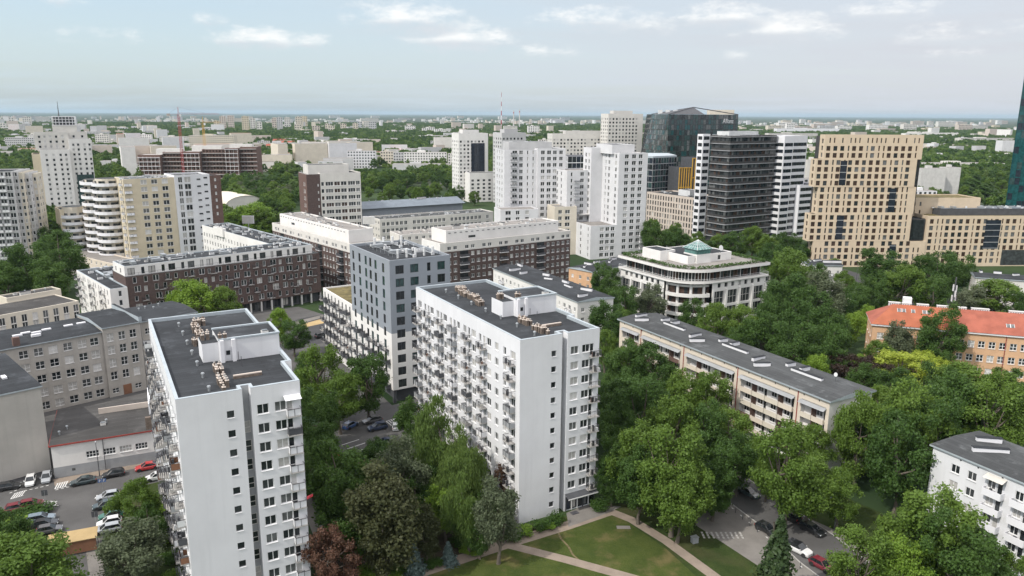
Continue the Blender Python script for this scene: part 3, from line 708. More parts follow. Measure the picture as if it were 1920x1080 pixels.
# ---- long beige block with loggias
def beige_block():
    b = Bld('apartment_block', 'long low cream block with loggias and a flat grey roof among the trees', 'apartment block', P(1162.5, 598, 16.5), P(1557, 751, 16.5), 7)
    W, Dp, H = 69.2, 12.6, 16.2
    z = [.55 + 2.85 * k for k in range(5)]
    groups = [(1.4, 8.6), (10.4, 25.1), (27.6, 43.4), (45.6, 60.6), (62.4, 68.4)]
    cur = 0.0
    for a, e in groups:
        b.face((cur, 0), (1, 0), a - cur, 0, H, 'cream_wall')
        dep = 1.1; n = max(2, round((e - a) / 3.6)); L = e - a
        ws = []
        for zz in z:
            for k in range(n):
                c = L * (k + .5) / n; ws += [(c - .75, zz, 1.5, 1.45, 2, 0), (c + .62, zz - .65, .85, 2.15, 1, 0)]
        b.face((a, dep), (1, 0), L, 0, H, 'white_plaster', ws, rev=.12)
        b.face((a, 0), (0, 1), dep, 0, H, 'white_plaster'); b.face((e, dep), (0, -1), dep, 0, H, 'white_plaster')
        for zz in z:
            for k in range(n):
                x0, x1 = a + L * k / n, a + L * (k + 1) / n
                mb = MB(); hw = (x1 - x0) / 2 - .06
                mb.box(-hw, hw, -.45, dep - .01, -.16, 0, 'concrete')
                rl = MB(); rl.box(-hw, hw, -.5, -.42, -.16, .92, b.rng.choice(['cream_wall', 'cream_wall', 'cream_wall', 'pale_cream', 'red_brown'])); rl.box(-hw, -hw + .06, -.42, 0, 0, .92, 'cream_wall'); rl.box(hw - .06, hw, -.42, 0, 0, .92, 'cream_wall')
                if zz > 2: b.put(Proto('balcony', mb, [('railing', rl)]), (x0 + x1) / 2, 0, zz - .75)
        pt = b.part('divider')
        for k in range(1, n, 2):
            x = a + L * k / n; pt.box(x - .05, x + .05, -.4, dep - .02, 2.2, H - 2.3, 'red_brown')
        b.face((a, 0), (1, 0), L, H - 1.55, H, 'cream_wall'); b.wall.poly([(a, 0, H - 1.55), (a, dep, H - 1.55), (e, dep, H - 1.55), (e, 0, H - 1.55)], 'white_plaster')
        aw = b.part('awning'); aw.poly([(a - .2, -1.0, H - 2.15), (e + .2, -1.0, H - 2.15), (e + .2, -.004, H - 1.65), (a - .2, -.004, H - 1.65)], 'grey_panel')
        cur = e
    b.face((cur, 0), (1, 0), W - cur, 0, H, 'cream_wall')
    b.face((W, 0), (0, 1), Dp, 0, H, 'white_plaster', [(6.3, zz, 1.0, 1.3, 1, 0) for zz in z]); b.face((W, Dp), (-1, 0), W, 0, H, 'cream_wall'); b.face((0, Dp), (0, -1), Dp, 0, H, 'cream_wall')
    b.eave(0, W, 0, Dp, H, .55, .35, m='roof_grey', slope=.7)
    dp = b.part('downpipe')
    for x in (9.5, 26.4, 44.5, 61.5): dp.box(x - .07, x + .07, -.16, -.01, .2, H - .1, 'rust_red')
    vt = b.part('vent_hole')
    for k in range(18): vt.box(2 + k * 3.8, 2.25 + k * 3.8, -.03, -.004, H - .75, H - .35, 'charcoal')
    for x0 in (2.2, 24.0, 45.0):
        for dx, dy, l, rz in ((0, 5.5, 3.6, 1.57), (3.5, 3.0, 3.6, 1.1), (6.5, 8.6, 2.6, 1.57), (10.0, 9.0, 2.6, 1.57), (13.0, 6.2, 8.0, 0.0)):
            c = MB(); c.box(-l / 2, l / 2, -.35, .35, 0, .8, 'white_panel'); c.box(-l / 2 - .08, l / 2 + .08, -.42, .42, .8, .9, 'roof_felt'); b.put(Proto('chimney', c), x0 + dx, dy, H + .75, rz)
    ds = MB(); ds.tube((0, 0, 0), (0, 0, 1.2), .05, n=6); ds.tube((0, -.1, 1.5), (0, .12, 1.45), .45, .2, n=12, m='unit_white'); b.put(Proto('satellite_dish', ds), 63, 9, H + .8)
    b.finish()
beige_block()

# ---- blue-grey tower with white base and its low balcony wing
def grey_tower():
    b = Bld('apartment_tower', 'blue-grey and white apartment tower with a crowded plant roof and a low balcony wing', 'apartment tower', P(730, 488.8, 36.5), P(843.7, 477.5, 36.5), 9)
    W, Dp, H, zb, fh = 16.3, 27.5, 36.5, 18.2, 3.22
    mf = ([zb], lambda z: 'white_plaster' if z < zb else 'blue_grey')
    z = [4.0 + fh * k for k in range(10)]
    fw = [(u, zz, ww, 2.1, nv, 0) for zz in z for u, ww, nv in ((2.6, 2.2, 2), (6.5, 2.2, 2), (10.4, .95, 1), (13.8, 2.1, 2))]
    lw = [(u, zz - .1, 1.45, 2.3, 1, 0) for zz in z for u in (2.6, 7.2, 11.7, 14.9, 18.4, 23.4)]
    kw = dict(matf=mf, frame='frame_dark', sill=False, panes=['pane_dark'] * 4 + ['pane_green'] * 3 + ['pane_mid'], rev=.14)
    b.block(0, W, 0, Dp, 3.5, H, 'blue_grey', {'F': {'w': fw}, 'L': {'w': lw}, 'R': {'w': [(u, zz, 1.9, 2.1, 2, 0) for zz in z for u in (3, 8, 13, 18, 23)]}}, par=.7, parm='blue_grey', **kw)
    b.block(1.6, W - .6, 1.4, Dp - .6, 0, 3.5, 'charcoal', roof=None)
    pl = b.part('column'); pl.box(.2, .9, .2, .9, 0, 3.5, 'charcoal')
    b.wall.poly([(0, 0, 3.5), (0, Dp, 3.5), (W, Dp, 3.5), (W, 0, 3.5)], 'charcoal')
    # roof plant
    zr = H - .7
    cage = b.part('plant_screen')
    scatter_units(b, 5.5, 15, 6.5, 26, zr, 34, (0, 1, 1, 2, 5, 5))
    for i in range(5): cage.tube((4.6 + i * 2.4, 5.6, zr), (4.6 + i * 2.4, 5.6, zr + 2.2), .28, .34, n=8, m='unit_white')
    for i in range(4): cage.tube((6 + i * 2.6, 24.5, zr), (6 + i * 2.6, 24.5, zr + 2.4), .3, .36, n=8, m='unit_white')
    cage.box(3.9, 4.0, 4.8, 26, zr + 1.0, zr + 1.08, 'galvanised'); cage.box(3.9, 15.4, 4.8, 4.88, zr + 1.0, zr + 1.08, 'galvanised')
    for k in range(9): cage.box(3.9, 3.98, 4.8 + k * 2.6, 4.88 + k * 2.6, zr, zr + 1.1, 'galvanised')
    # low wing in line with the left side, roofed with sedum
    y1 = 52.5; hw = 19.6
    zz = [3.6 + fh * k for k in range(5)]
    lw = []; u = 1.6; k = 0
    for r_, q in enumerate(zz):
        for c in range(8): lw.append((1.7 + c * 3.05 + (r_ % 2) * .3, q, .95, 2.2, 1, 0))
    b.block(0, 14.5, Dp + .003, y1, 0, hw, 'white_plaster', {'L': {'w': lw}, 'K': {'w': [(u, q, 1.8, 2.1, 2, 0) for q in zz for u in (3, 8, 12)]}}, roof='green_roof', par=.4, frame='frame_dark', sill=False)
    for r_, q in enumerate(zz):
        for c in range(7): b.put(balcony(2.5, 1.5, b.rng.choice(['panel', 'bars', 'bars']), 'charcoal', 'charcoal' if c % 3 else 'concrete', b.rng.randint(0, 5), fine=False), 0, Dp + 2.4 + c * 3.5 + (r_ % 2) * .7, q - .1, -math.pi / 2)
    for r_, q in enumerate(zz[:4]):
        for y in (2.2, 6.6, 11, 16, 21.0, 25.2): b.put(balcony(2.4, 1.4, b.rng.choice(['panel', 'bars']), 'charcoal', 'charcoal', b.rng.randint(0, 5), fine=False), 0, y + (r_ % 2) * .9, q + .3, -math.pi / 2)
    b.finish()
grey_tower()

# ---- brown brick perimeter block
def brick_block():
    b = Bld('apartment_block', 'brown brick block with a white set-back top floor and white courtyard wings', 'apartment block', P(235, 520, 19), P(599, 474, 19), 13)
    W = 69.1; rows = [4.6 + 3.0 * k for k in range(5)]
    w = []
    r = random.Random(4)
    for k, z in enumerate(rows):
        u = 1.8 + r.uniform(0, 1)
        while u < W - 2:
            t = r.choice([(1.1, 1.8, 1), (1.1, 1.8, 1), (2.0, 2.1, 2), (1.2, 2.1, 1), (2.4, 2.1, 2)])
            w.append((u + t[0] / 2, z, t[0], t[1], t[2], 0)); u += t[0] + r.choice([1.0, 1.6, 2.2, 1.5])
    b.face((0, 0), (1, 0), W, 3.8, 19, 'brown_brick', w, rev=.25, panes=['pane_dark'] * 4 + ['pane_mid'] * 3 + ['curtain', 'pane_soft'], fine=False, sill=False)
    for k, z in enumerate(rows):
        for c in range(9):
            if r.random() < .75: b.put(balcony(2.2, .5, 'bars', 'charcoal', 'concrete', 0, fine=False), 3.5 + c * 7.6 + r.choice((0, 2.1)), 0, z - .05)
    b.face((0, 14), (0, -1), 14, 0, 19, 'brown_brick'); b.face((W, 0), (0, 1), 14, 0, 19, 'brown_brick', [(u, z, 1.2, 1.9, 1, 0) for z in rows for u in (3, 7, 11)], fine=False); b.face((W, 14), (-1, 0), W, 0, 19, 'white_plaster')
    b.face((.3, 1.8), (1, 0), W - .6, 0, 3.8, 'charcoal', [(2 + 3.3 * k, .4, 2.4, 2.9, 2, 0) for k in range(20)], frame='frame_dark', fine=False, sill=False)
    b.wall.poly([(0, 0, 3.8), (0, 1.8, 3.8), (W, 1.8, 3.8), (W, 0, 3.8)], 'charcoal')
    col = MB(); col.box(-.28, .28, -.28, .28, 0, 3.8, 'pale_chimney')
    for k in range(18): b.put(Proto('column', col) if k == 0 else b.put_list[-1][0], 1 + 4.0 * k, .5, 0)
    b.roof.poly([(0, 0, 19), (W, 0, 19), (W, 14, 19), (0, 14, 19)], 'roof_grey')
    # white top floor
    tw = []
    u = 2.0
    while u < 64: tw += [(u, 19.3, 2.2, 2.2, 2, 0), (u + 3.6, 19.3, 1.0, 2.2, 1, 0)]; u += 6.4
    b.block(.3, 66.8, 1.3, 13.7, 19, 22.3, 'white_plaster', {'F': {'w': tw}, 'L': [(3, 19.6, 1.0, 1.5, 1, 0), (8, 19.6, 1.0, 1.5, 1, 0)]}, fine=False, frame='frame_dark', sill=False, par=.35, parm='zinc')
    rg = b.part('railing'); rg.box(.1, W - .1, .1, .14, 20.0, 20.06, 'steel_rail')
    for k in range(35): rg.box(.1 + k * 2, .14 + k * 2, .1, .14, 19, 20.0, 'steel_rail')
    scatter_units(b, 2, 65, 4, 12.5, 21.95, 44, (0, 0, 1, 2, 3, 5))
    # left wing
    lz = [1.2 + 3.0 * k for k in range(5)]
    lw = [(u, z, 1.1, 1.9, 1, 0) for z in lz for u in (1.5, 3.9, 8.3, 10.5, 14.5, 17, 21, 23.4, 27.4, 30, 34, 37)]
    b.block(-5.2, -.004, -1, 39.4, 0, 16, 'white_plaster', {'L': {'w': lw}, 'F': [(2.9, z, 1.1, 1.9, 1, 0) for z in lz]}, fine=False, par=.35, parm='zinc', sill=False)
    b.block(0, 8.6, 14.004, 39.4, 0, 16, 'white_plaster', fine=False, par=.35, parm='zinc')
    for z in lz[1:]:
        for y in (6.3, 19, 32.4, 37.6): b.put(balcony(2.2, 1.3, 'bars', 'charcoal', 'concrete', 2, fine=False), -5.2, y, z - .1, -math.pi / 2)
    scatter_units(b, -3, 7, 16, 37, 15.65, 14, (0, 0, 1, 2))
    # right wing along the far side of the court
    rw = [(u, z, 1.0, 1.9, 1, 0) for z in [1.2 + 3.1 * k for k in range(6)] for u in [2 + 3.0 * i for i in range(23)]]
    b.block(57, 69, 14.004, 85, 0, 21.6, 'white_plaster', {'L': {'w': rw}}, fine=False, par=.4, parm='zinc', sill=False)
    b.block(56.2, 57.8, 60, 70, 19, 22.6, 'white_plaster', par=.2)
    scatter_units(b, 59, 67, 17, 83, 21.2, 40, (0, 0, 1, 2, 3))
    b.foot(0, 69, 0, 14); b.foot(-5, 8.6, -1, 39); b.foot(57, 69, 14, 85)
    b.finish(foot=False)
brick_block()

# ---- grey institute: main range, front wing and flat annex
def institute():
    b = Bld('institute_building', 'grey stuccoed institute with cross-barred white windows and a dark flat roof', 'institute', P(22, 655, 17), P(270, 610, 17), 17)
    rows = [1.2, 4.9, 8.4, 11.9, 15.0][:4] + []
    rows = [.7, 4.1, 7.5, 10.9, 14.2]
    fw = [(u, z, 1.95, 1.9, 2, .45) for z in rows for u in (2.2, 5.3, 8.4, 11.6, 14.8, 17.6)]
    b.block(-14, 19.5, 0, 18, 0, 17.2, 'taupe_stucco', {'F': {'w': [(q[0] + 14,) + q[1:] for q in fw]}}, roof=None, rev=.2)
    pw = [(u, z + (.4 if z > 1 else .2), 1.6, 2.1 if z > 1 else 1.3, 2, .5) for z in rows for u in (1.6, 4.4, 7.1) if not (z < 1 and u == 4.4)]
    b.block(19.503, 28.6, -.7, 18.2, 0, 18.2, 'taupe_stucco', {'F': {'w': pw}}, roof=None, rev=.2)
    b.block(28.603, 44, 1.2, 18, 0, 17.6, 'taupe_stucco', {'F': {'w': [(u, z, 1.5, 1.6, 2, .5) for z in rows for u in (2.4, 5.6)]}}, roof=None)
    b.eave(-14, 19.5, 0, 18, 17.2, .5, .25, slope=.8); b.eave(19.7, 28.6, -.7, 18.2, 18.2, .4, .25, slope=.8); b.eave(28.9, 44, 1.2, 18, 17.6, .4, .25, slope=.6)
    dr = b.part('door'); dr.box(19.5 + 3.4, 19.5 + 5.4, -.78, -.704, 0, 2.6, 'wood_brown')
    tr = b.part('parapet'); tr.box(28.2, 29.0, -.9, 18.4, 18.2, 19.7, 'zinc', top='roof_felt')
    pp = b.part('downpipe'); pp.tube((29.3, .9, 0), (29.3, .9, 17.5), .12, n=6, m='concrete')
    ch = MB(); ch.box(-.7, .7, -.5, .5, 0, 2.2, 'red_brown'); b.put(Proto('chimney', ch), 1.2, .8, 17.3)
    for x, y in ((3, 7.2), (5, 8.3), (7, 7.0), (6.3, 4.6), (9.5, 8.2), (14.5, 8.4), (17.5, 8.6)):
        s = MB(); s.box(-1.0, 1.0, -.4, .4, 0, .55, 'white_panel'); b.put(Proto('skylight', s), x, y, 17.9)
    for x, y in ((33, 12), (35, 13), (36.5, 11), (39, 14)): b.put(roof_unit(2), x, y, 18.1)
    b.finish()
    # radio mast on its roof
    m = thing('antenna_mast', 'white lattice antenna mast with panel aerials on the roof at the left edge', 'antenna', (b.M @ Vector((-3.0, 9.0, 17.9)))[:], b.ang)
    l = MB()
    for x, y in ((-.4, -.4), (.4, -.4), (0, .5)): l.tube((x, y, 0), (x * .6, y * .6, 9), .06, n=5, m='galvanised')
    for k in range(9): l.tube((-.4, -.4, k), (.35, -.35, k + 1), .03, n=4, m='galvanised'); l.tube((.4, -.4, k), (0, .45, k + 1), .03, n=4, m='galvanised')
    obj('lattice', l, m)
    for x, y, z in ((-.7, -.3, 6.5), (.7, -.3, 6.7), (0, -.7, 7.2), (-.5, .4, 4.5)):
        a = MB(); a.box(-.16, .16, -.08, .08, 0, 2.0, 'unit_white'); obj('aerial_panel', a, m, (x, y, z))
    e = MB(); e.box(-1, 1, -.7, .7, 0, 1.7, 'unit_white'); obj('equipment_cabinet', e, m, (-2.2, -.5, 0))
    # front wing at the left edge
    p = P(75, 722, 18); t = Vector((math.cos(R(45)), math.sin(R(45)))); a = Vector(p) - t * 17
    c = Bld('institute_wing', 'pale blank-walled institute wing at the left edge with strip rooflights', 'institute wing', a, p, 19)
    rr = [1.2 + 3.2 * k for k in range(5)]
    c.block(0, 17, 0, 29, 0, 17.6, 'grey_stucco', {'R': {'w': [(u, z, 1.5, 1.9, 2, .5) for z in rr for u in (1.8, 5, 9, 13, 17, 21, 25)], 'm': 'taupe_stucco'}}, roof=None, rev=.2)
    c.eave(0, 17, 0, 29, 17.6, .35, .3, slope=0)
    rs = c.part('rooflight')
    rs.box(8.6, 9.5, 5, 24, 17.92, 18.7, 'zinc', top='pane_soft'); rs.box(12.6, 13.4, 9, 11, 17.92, 18.3, 'white_panel'); rs.box(5.0, 5.8, 15, 17.2, 17.92, 18.3, 'white_panel')
    c.finish()
    # flat annex
    d = Bld('annex_building', 'single-storey white annex with a red roof edge and grey plinth beside the parked cars', 'annex', P(103, 897), P(290, 865), 21)
    mf = ([2.2], lambda z: 'grey_panel' if z < 2.2 else 'white_plaster')
    d.face((0, 0), (1, 0), 18.6, 0, 6.9, 'white_plaster', [(u, 3.2, 2.3, 1.35, 4, .5) for u in (7.0, 10.0, 13.0, 15.9)] + [(3.4, .9, .6, .6, 1, 0, None)], matf=mf)
    d.face((0, 20.5), (0, -1), 20.5, 0, 6.9, 'white_plaster', matf=mf); d.face((18.6, 0), (0, 1), 20.5, 0, 6.9, 'white_plaster', matf=mf)
    d.roof.poly([(-.3, -.3, 7.0), (18.9, -.3, 7.0), (18.9, 13.5, 7.2), (-.3, 13.5, 7.2)], 'roof_felt_brown'); d.roof.poly([(-.3, 13.5, 7.2), (18.9, 13.5, 7.2), (18.9, 20.5, 7.0), (-.3, 20.5, 7.0)], 'roof_felt_brown')
    tr = d.part('roof_edge'); tr.box(-.35, 18.95, -.38, -.303, 6.75, 7.05, 'rust_red'); tr.box(-.38, -.303, -.3, 20.5, 6.75, 7.05, 'rust_red')
    cw = d.part('courtyard_wall'); cw.box(8.0, 18.9, 13.6, 13.9, 7.2, 8.4, 'sand_stone'); cw.box(17.8, 18.2, 9, 20, 7.1, 9.6, 'white_panel')
    for x, y in ((2.4, 7.5), (1.2, 5), (9.6, 8)): d.put(roof_unit(2), x, y, 7.1)
    d.put(roof_unit(3), 9.0, 7, 7.1)
    st = MB(); st.box(-.55, .55, -.4, .4, 0, 2.6, 'chimney_brick'); d.put(Proto('chimney', st), 17.6, .9, 7.0)
    pp = d.part('downpipe'); pp.tube((9.0, -.12, 0), (9.0, -.12, 6.9), .07, n=6, m='steel_rail')
    d.finish()
    # cream building behind
    e = Bld('office_building', 'low cream building with tall paired windows behind the grey institute', 'office building', P(0, 590, 14), P(145, 563, 14), 25)
    ew = [(u, z, 1.5, 2.2, 2, 0) for z in (1, 4.6, 8.2, 10.6) for u in [1.5 + 2.95 * k for k in range(11)]]
    e.block(-10, 22, 0, 15, 0, 13.8, 'pale_cream', {'F': {'w': [(q[0],) + q[1:] for q in ew]}}, roof='roof_felt_brown', par=.2)
    e.block(8, 24, 15.003, 21, 0, 15.2, 'pale_cream', roof='roof_felt_brown', par=.3)
    scatter_units(e, 12, 21, 16, 20, 14.9, 5, (2, 3, 4))
    e.finish()
institute()

# ---- low white housing rows
def row_house(label, A, B, w, dp, h, wall, seed, end=None, fl=None, chim=6, over=.35):
    b = Bld('apartment_block', label, 'apartment block', A, B, seed)
    fl = fl or int(h / 3); z = [1.0 + (h - 1.2) / fl * k for k in range(fl)]
    n = int(w / 3.0)
    fw = [(1.6 + (w - 3.2) * k / max(1, n - 1), zz, 1.4 if k % 3 else 1.0, 1.45, 2, 0) for zz in z for k in range(n)]
    ne = int(dp / 4); ew = [(2 + (dp - 4) * k / max(1, ne - 1), zz, 1.2, 1.4, 2, 0) for zz in z for k in range(ne)]
    b.block(0, w, 0, dp, 0, h, wall, {'F': {'w': fw}, 'L': {'w': ew, 'm': end or wall}, 'R': {'w': ew, 'm': end or wall}}, roof=None, fine=False)
    b.eave(0, w, 0, dp, h, over, .3, slope=.8)
    for zz in z[1:]:
        for k in range(2, n, 5): b.put(balcony(2.6, 1.0, 'panel', b.rng.choice(['white_panel', 'grey_panel', 'red_brown']), 'concrete', b.rng.randint(0, 3), fine=False), 1.6 + (w - 3.2) * k / max(1, n - 1), 0, zz - .75)
    for k in range(chim):
        l = b.rng.uniform(2.5, 4.5); c = MB(); c.box(-l / 2, l / 2, -.4, .4, 0, .95, 'white_panel'); c.box(-l / 2 - .1, l / 2 + .1, -.48, .48, .95, 1.05, 'roof_felt')
        b.put(Proto('chimney', c), w * (k + .5) / chim, dp * b.rng.choice((.3, .5, .72)), h + .75, b.rng.choice((0, 1.57, .5)))
    return b.finish()
row_house('long white low block with a dark chimneyed roof behind the middle slab', P(925, 503, 14), P(1083, 566, 14), 59.5, 13.5, 13.8, 'white_plaster', 31, chim=9)
row_house('low dark-roofed block with an orange gable below the white tower', P(1110, 510, 11), P(1195, 492, 11), 32, 12, 10.8, 'white_plaster', 33, end='orange_wall')
row_house('small white block with an orange band beside the trees under the beige tower', P(1517, 497, 11), P(1576, 498, 11), 13.5, 11, 10.8, 'white_plaster', 35, chim=4)
row_house('low pinkish white block with a dark roof at the right edge behind the trees', P(1830, 520, 11), P(1930, 527, 11), 34, 11, 10.8, 'offwhite', 37, chim=6)

# ---- school with red roof
def school():
    b = Bld('school_building', 'long orange building with a red tiled roof, roof windows and white chimneys', 'school', P(1637, 607, 13), P(1925, 631, 13), 41)
    W, Dp, H = 62.0, 13.0, 12.6
    z = [1.0, 4.8, 8.7]
    fw = [(2.2 + 2.55 * k, zz, 1.7, 1.9, 2, .5) for zz in z for k in range(23)]
    b.block(0, W, 0, Dp, 0, H, 'orange_wall', {'F': {'w': fw}, 'L': [(u, zz, 1.5, 1.9, 2, .5) for zz in z for u in (3, 6.5, 10)]}, roof=None, fine=False)
    c = b.part('cornice'); c.box(-.5, W + .5, -.5, Dp + .5, H, H + .5, 'white_panel')
    r = b.roof; zt, ov, rz, hip = H + .5, .65, H + 5.2, 5.5
    a = [(-ov, -ov, zt), (W + ov, -ov, zt), (W + ov, Dp + ov, zt), (-ov, Dp + ov, zt)]; g0, g1 = (hip, Dp / 2, rz), (W - hip, Dp / 2, rz)
    sx = 21.0
    m0, mg = (sx, -ov, zt), (sx, Dp / 2, rz)
    r.poly([a[0], m0, mg, g0], 'red_tile'); r.poly([m0, a[1], g1, mg], 'red_tile_worn'); r.poly([a[2], a[3], g0, g1], 'red_tile_worn'); r.poly([a[3], a[0], g0], 'red_tile_worn'); r.poly([a[1], a[2], g1], 'red_tile_worn')
    sl = (rz - zt) / (Dp / 2 + ov)
    for x, f in ((7, .72), (8.2, .72), (10.6, .72), (13.5, .72), (14.6, .72), (18.3, .72), (19.5, .72), (34, .4), (35, .4), (39, .62), (39.6, .38), (43, .6), (44, .6), (44, .36), (49, .4), (55, .6)):
        y = -ov + (Dp / 2 + ov) * f; zz = zt + sl * (y + ov); k = MB()
        k.poly([(-.42, -.55, -.55 * sl + .08), (.42, -.55, -.55 * sl + .08), (.42, .55, .55 * sl + .08), (-.42, .55, .55 * sl + .08)], 'pane_soft')
        for q in (-.5, .42): k.poly([(q, -.6, -.6 * sl + .1), (q + .08, -.6, -.6 * sl + .1), (q + .08, .6, .6 * sl + .1), (q, .6, .6 * sl + .1)], 'frame_white')
        b.put(Proto('roof_window', k), x, y, zz)
    for x, l in ((6.0, 3), (9.2, 2.4), (13.4, 3), (18.6, 3), (23.5, 2), (28, 4.4), (37, 3.8), (45, 4.4), (53, 3.5)):
        k = MB(); k.box(-l / 2, l / 2, -.5, .5, 0, 1.6, 'white_panel'); k.box(-l / 2 - .1, l / 2 + .1, -.6, .6, 1.6, 1.75, 'pale_chimney')
        for i in range(int(l / .6)): k.box(-l / 2 + .2 + i * .6, -l / 2 + .5 + i * .6, -.52, -.501, 1.0, 1.4, 'charcoal')
        b.put(Proto('chimney', k), x, Dp / 2 + 1.2, rz - 1.4)
    k = MB(); k.box(-1.1, 1.1, -1, 1, 0, 3.4, 'white_panel'); b.put(Proto('chimney', k), 9.4, Dp / 2 + 2.2, rz - 1.6)
    dp = b.part('downpipe')
    for x in (20.9, 33.4, 48): dp.tube((x, -.14, 0), (x, -.14, H), .09, n=6, m='rust_red')
    b.finish()
    # tall pole beside the school
    p = b.M @ Vector((24.0, 22, 0))
    m = thing('antenna_mast', 'slim dark antenna pole standing behind the red roof', 'antenna', p[:])
    q = MB(); q.tube((0, 0, 0), (0, 0, 24), .35, .2, n=8, m='charcoal'); obj('pole', q, m)
    for x, y, z in ((.5, 0, 16.5), (-.5, .1, 16.5), (0, -.5, 18), (.5, .1, 19.5), (-.5, 0, 19.8)):
        a = MB(); a.box(-.18, .18, -.1, .1, 0, 2.0, 'unit_white'); obj('aerial_panel', a, m, (x, y, z))
school()
# ================================================================== the buildings of the middle distance
def text_mesh(txt, size):
    cu = bpy.data.curves.new('lettering', 'FONT'); cu.body = txt; cu.size = size; cu.extrude = .08; cu.align_x = 'CENTER'
    o = bpy.data.objects.new('lettering', cu); COL.objects.link(o)
    dg = bpy.context.evaluated_depsgraph_get(); me = bpy.data.meshes.new_from_object(o.evaluated_get(dg)); bpy.data.objects.remove(o)
    me.materials.clear(); me.materials.append(MATS['white_panel']); return me
def sign(b, txt, size, x, y, z, rz=0):
    o = obj('sign_lettering', text_mesh(txt, size), b.root, (x, y, z)); o.rotation_euler = (math.pi / 2, 0, rz)

# ---- brown and white long blocks
def long_block(label, A, B, w, dp, seed, ends):
    b = Bld('apartment_block', label, 'apartment block', A, B, seed)
    H = 22.0; z = [1.0 + 3.05 * k for k in range(6)]
    mf = ([18.4], lambda q: 'brown_brick' if q < 18.4 else 'offwhite')
    n = int(w / 2.6)
    def front(L):
        out = []; n = int(L / 2.6)
        for zz in z:
            for k in range(n):
                if k % 7 in (3, 4): continue
                out.append((1.4 + (L - 2.8) * k / (n - 1), zz, 1.5, 1.5, 2, 0))
        out += [(1.4 + (L - 2.8) * k / (n - 1), 19.0, 1.7, 1.5, 2, 0) for k in range(n) if k % 3]
        return out
    b.block(0, w, 0, dp, 0, H, 'brown_brick', {'F': {'w': front(w), 'matf': mf}, 'L': {'w': [(u, zz, 1.3, 1.5, 2, 0) for zz in z for u in (3, 7, 11)], 'm': ends}, 'R': {'w': [(u, zz, 1.3, 1.5, 2, 0) for zz in z for u in (3, 7, 11)], 'm': ends}, 'K': {'m': 'offwhite'}}, fine=False, par=.6, parm='offwhite', roof='roof_gravel', panes=['pane_dark'] * 3 + ['pane_mid', 'pane_soft', 'curtain'])
    for k in range(n):
        if k % 7 in (3,):
            u = 1.4 + (w - 2.8) * (k + .5) / (n - 1)
            for zz in z[1:]: b.put(balcony(4.0, 1.1, 'panel', 'steel_rail', 'white_panel', b.rng.randint(0, 3), fine=False), u, 0, zz - .3)
            rc = b.part('loggia')
            for zz in z: rc.box(u - 1.9, u + 1.9, -.03, -.004, zz - .2, zz + 2.1, 'pane_dark')
    # set-back white top storeys
    b.block(4, w - 5, 2.2, dp - 1, H - .6, H + 4.4, 'white_plaster', fine=False, par=.5, parm='white_plaster', roof='roof_gravel')
    dots = b.part('vent_slot')
    for k in range(int((w - 10) / 2.6)): dots.box(5 + k * 2.6, 6.1 + k * 2.6, 2.16, 2.196, H + 3.2, H + 3.5, 'charcoal')
    dots.box(w * .22, w * .22 + 3.2, 2.14, 2.196, H + .9, H + 1.8, 'pane_mid')
    scatter_units(b, 5, w - 6, 3.5, dp - 2, H + 3.9, int(w / 3.2), (3, 3, 4, 2, 0))
    return b.finish()
long_block('long brown brick block with white upper storeys running away behind the blue-grey tower', P(510, 417.5, 22), P(664, 459, 22), 74, 14, 51, 'white_plaster')
b9 = long_block('brown brick block with balcony stacks and a white penthouse left of the white towers', P(825, 457, 22), P(1070, 432, 22), 64.7, 15, 53, 'white_plaster')
# low flat link between them
lk = Bld('link_building', 'low white flat-roofed link between the two brown and white blocks', 'link building', P(748, 436, 21), P(835, 430, 21), 55)
lk.block(0, 26, 0, 12, 0, 20.0, 'offwhite', {'F': {'w': grid(even(26, 8, 1.4, 1.5), 6, 1, 3.1)}}, fine=False, roof='roof_gravel', par=.5); scatter_units(lk, 2, 24, 2, 10, 19.5, 6, (3, 4)); lk.finish()

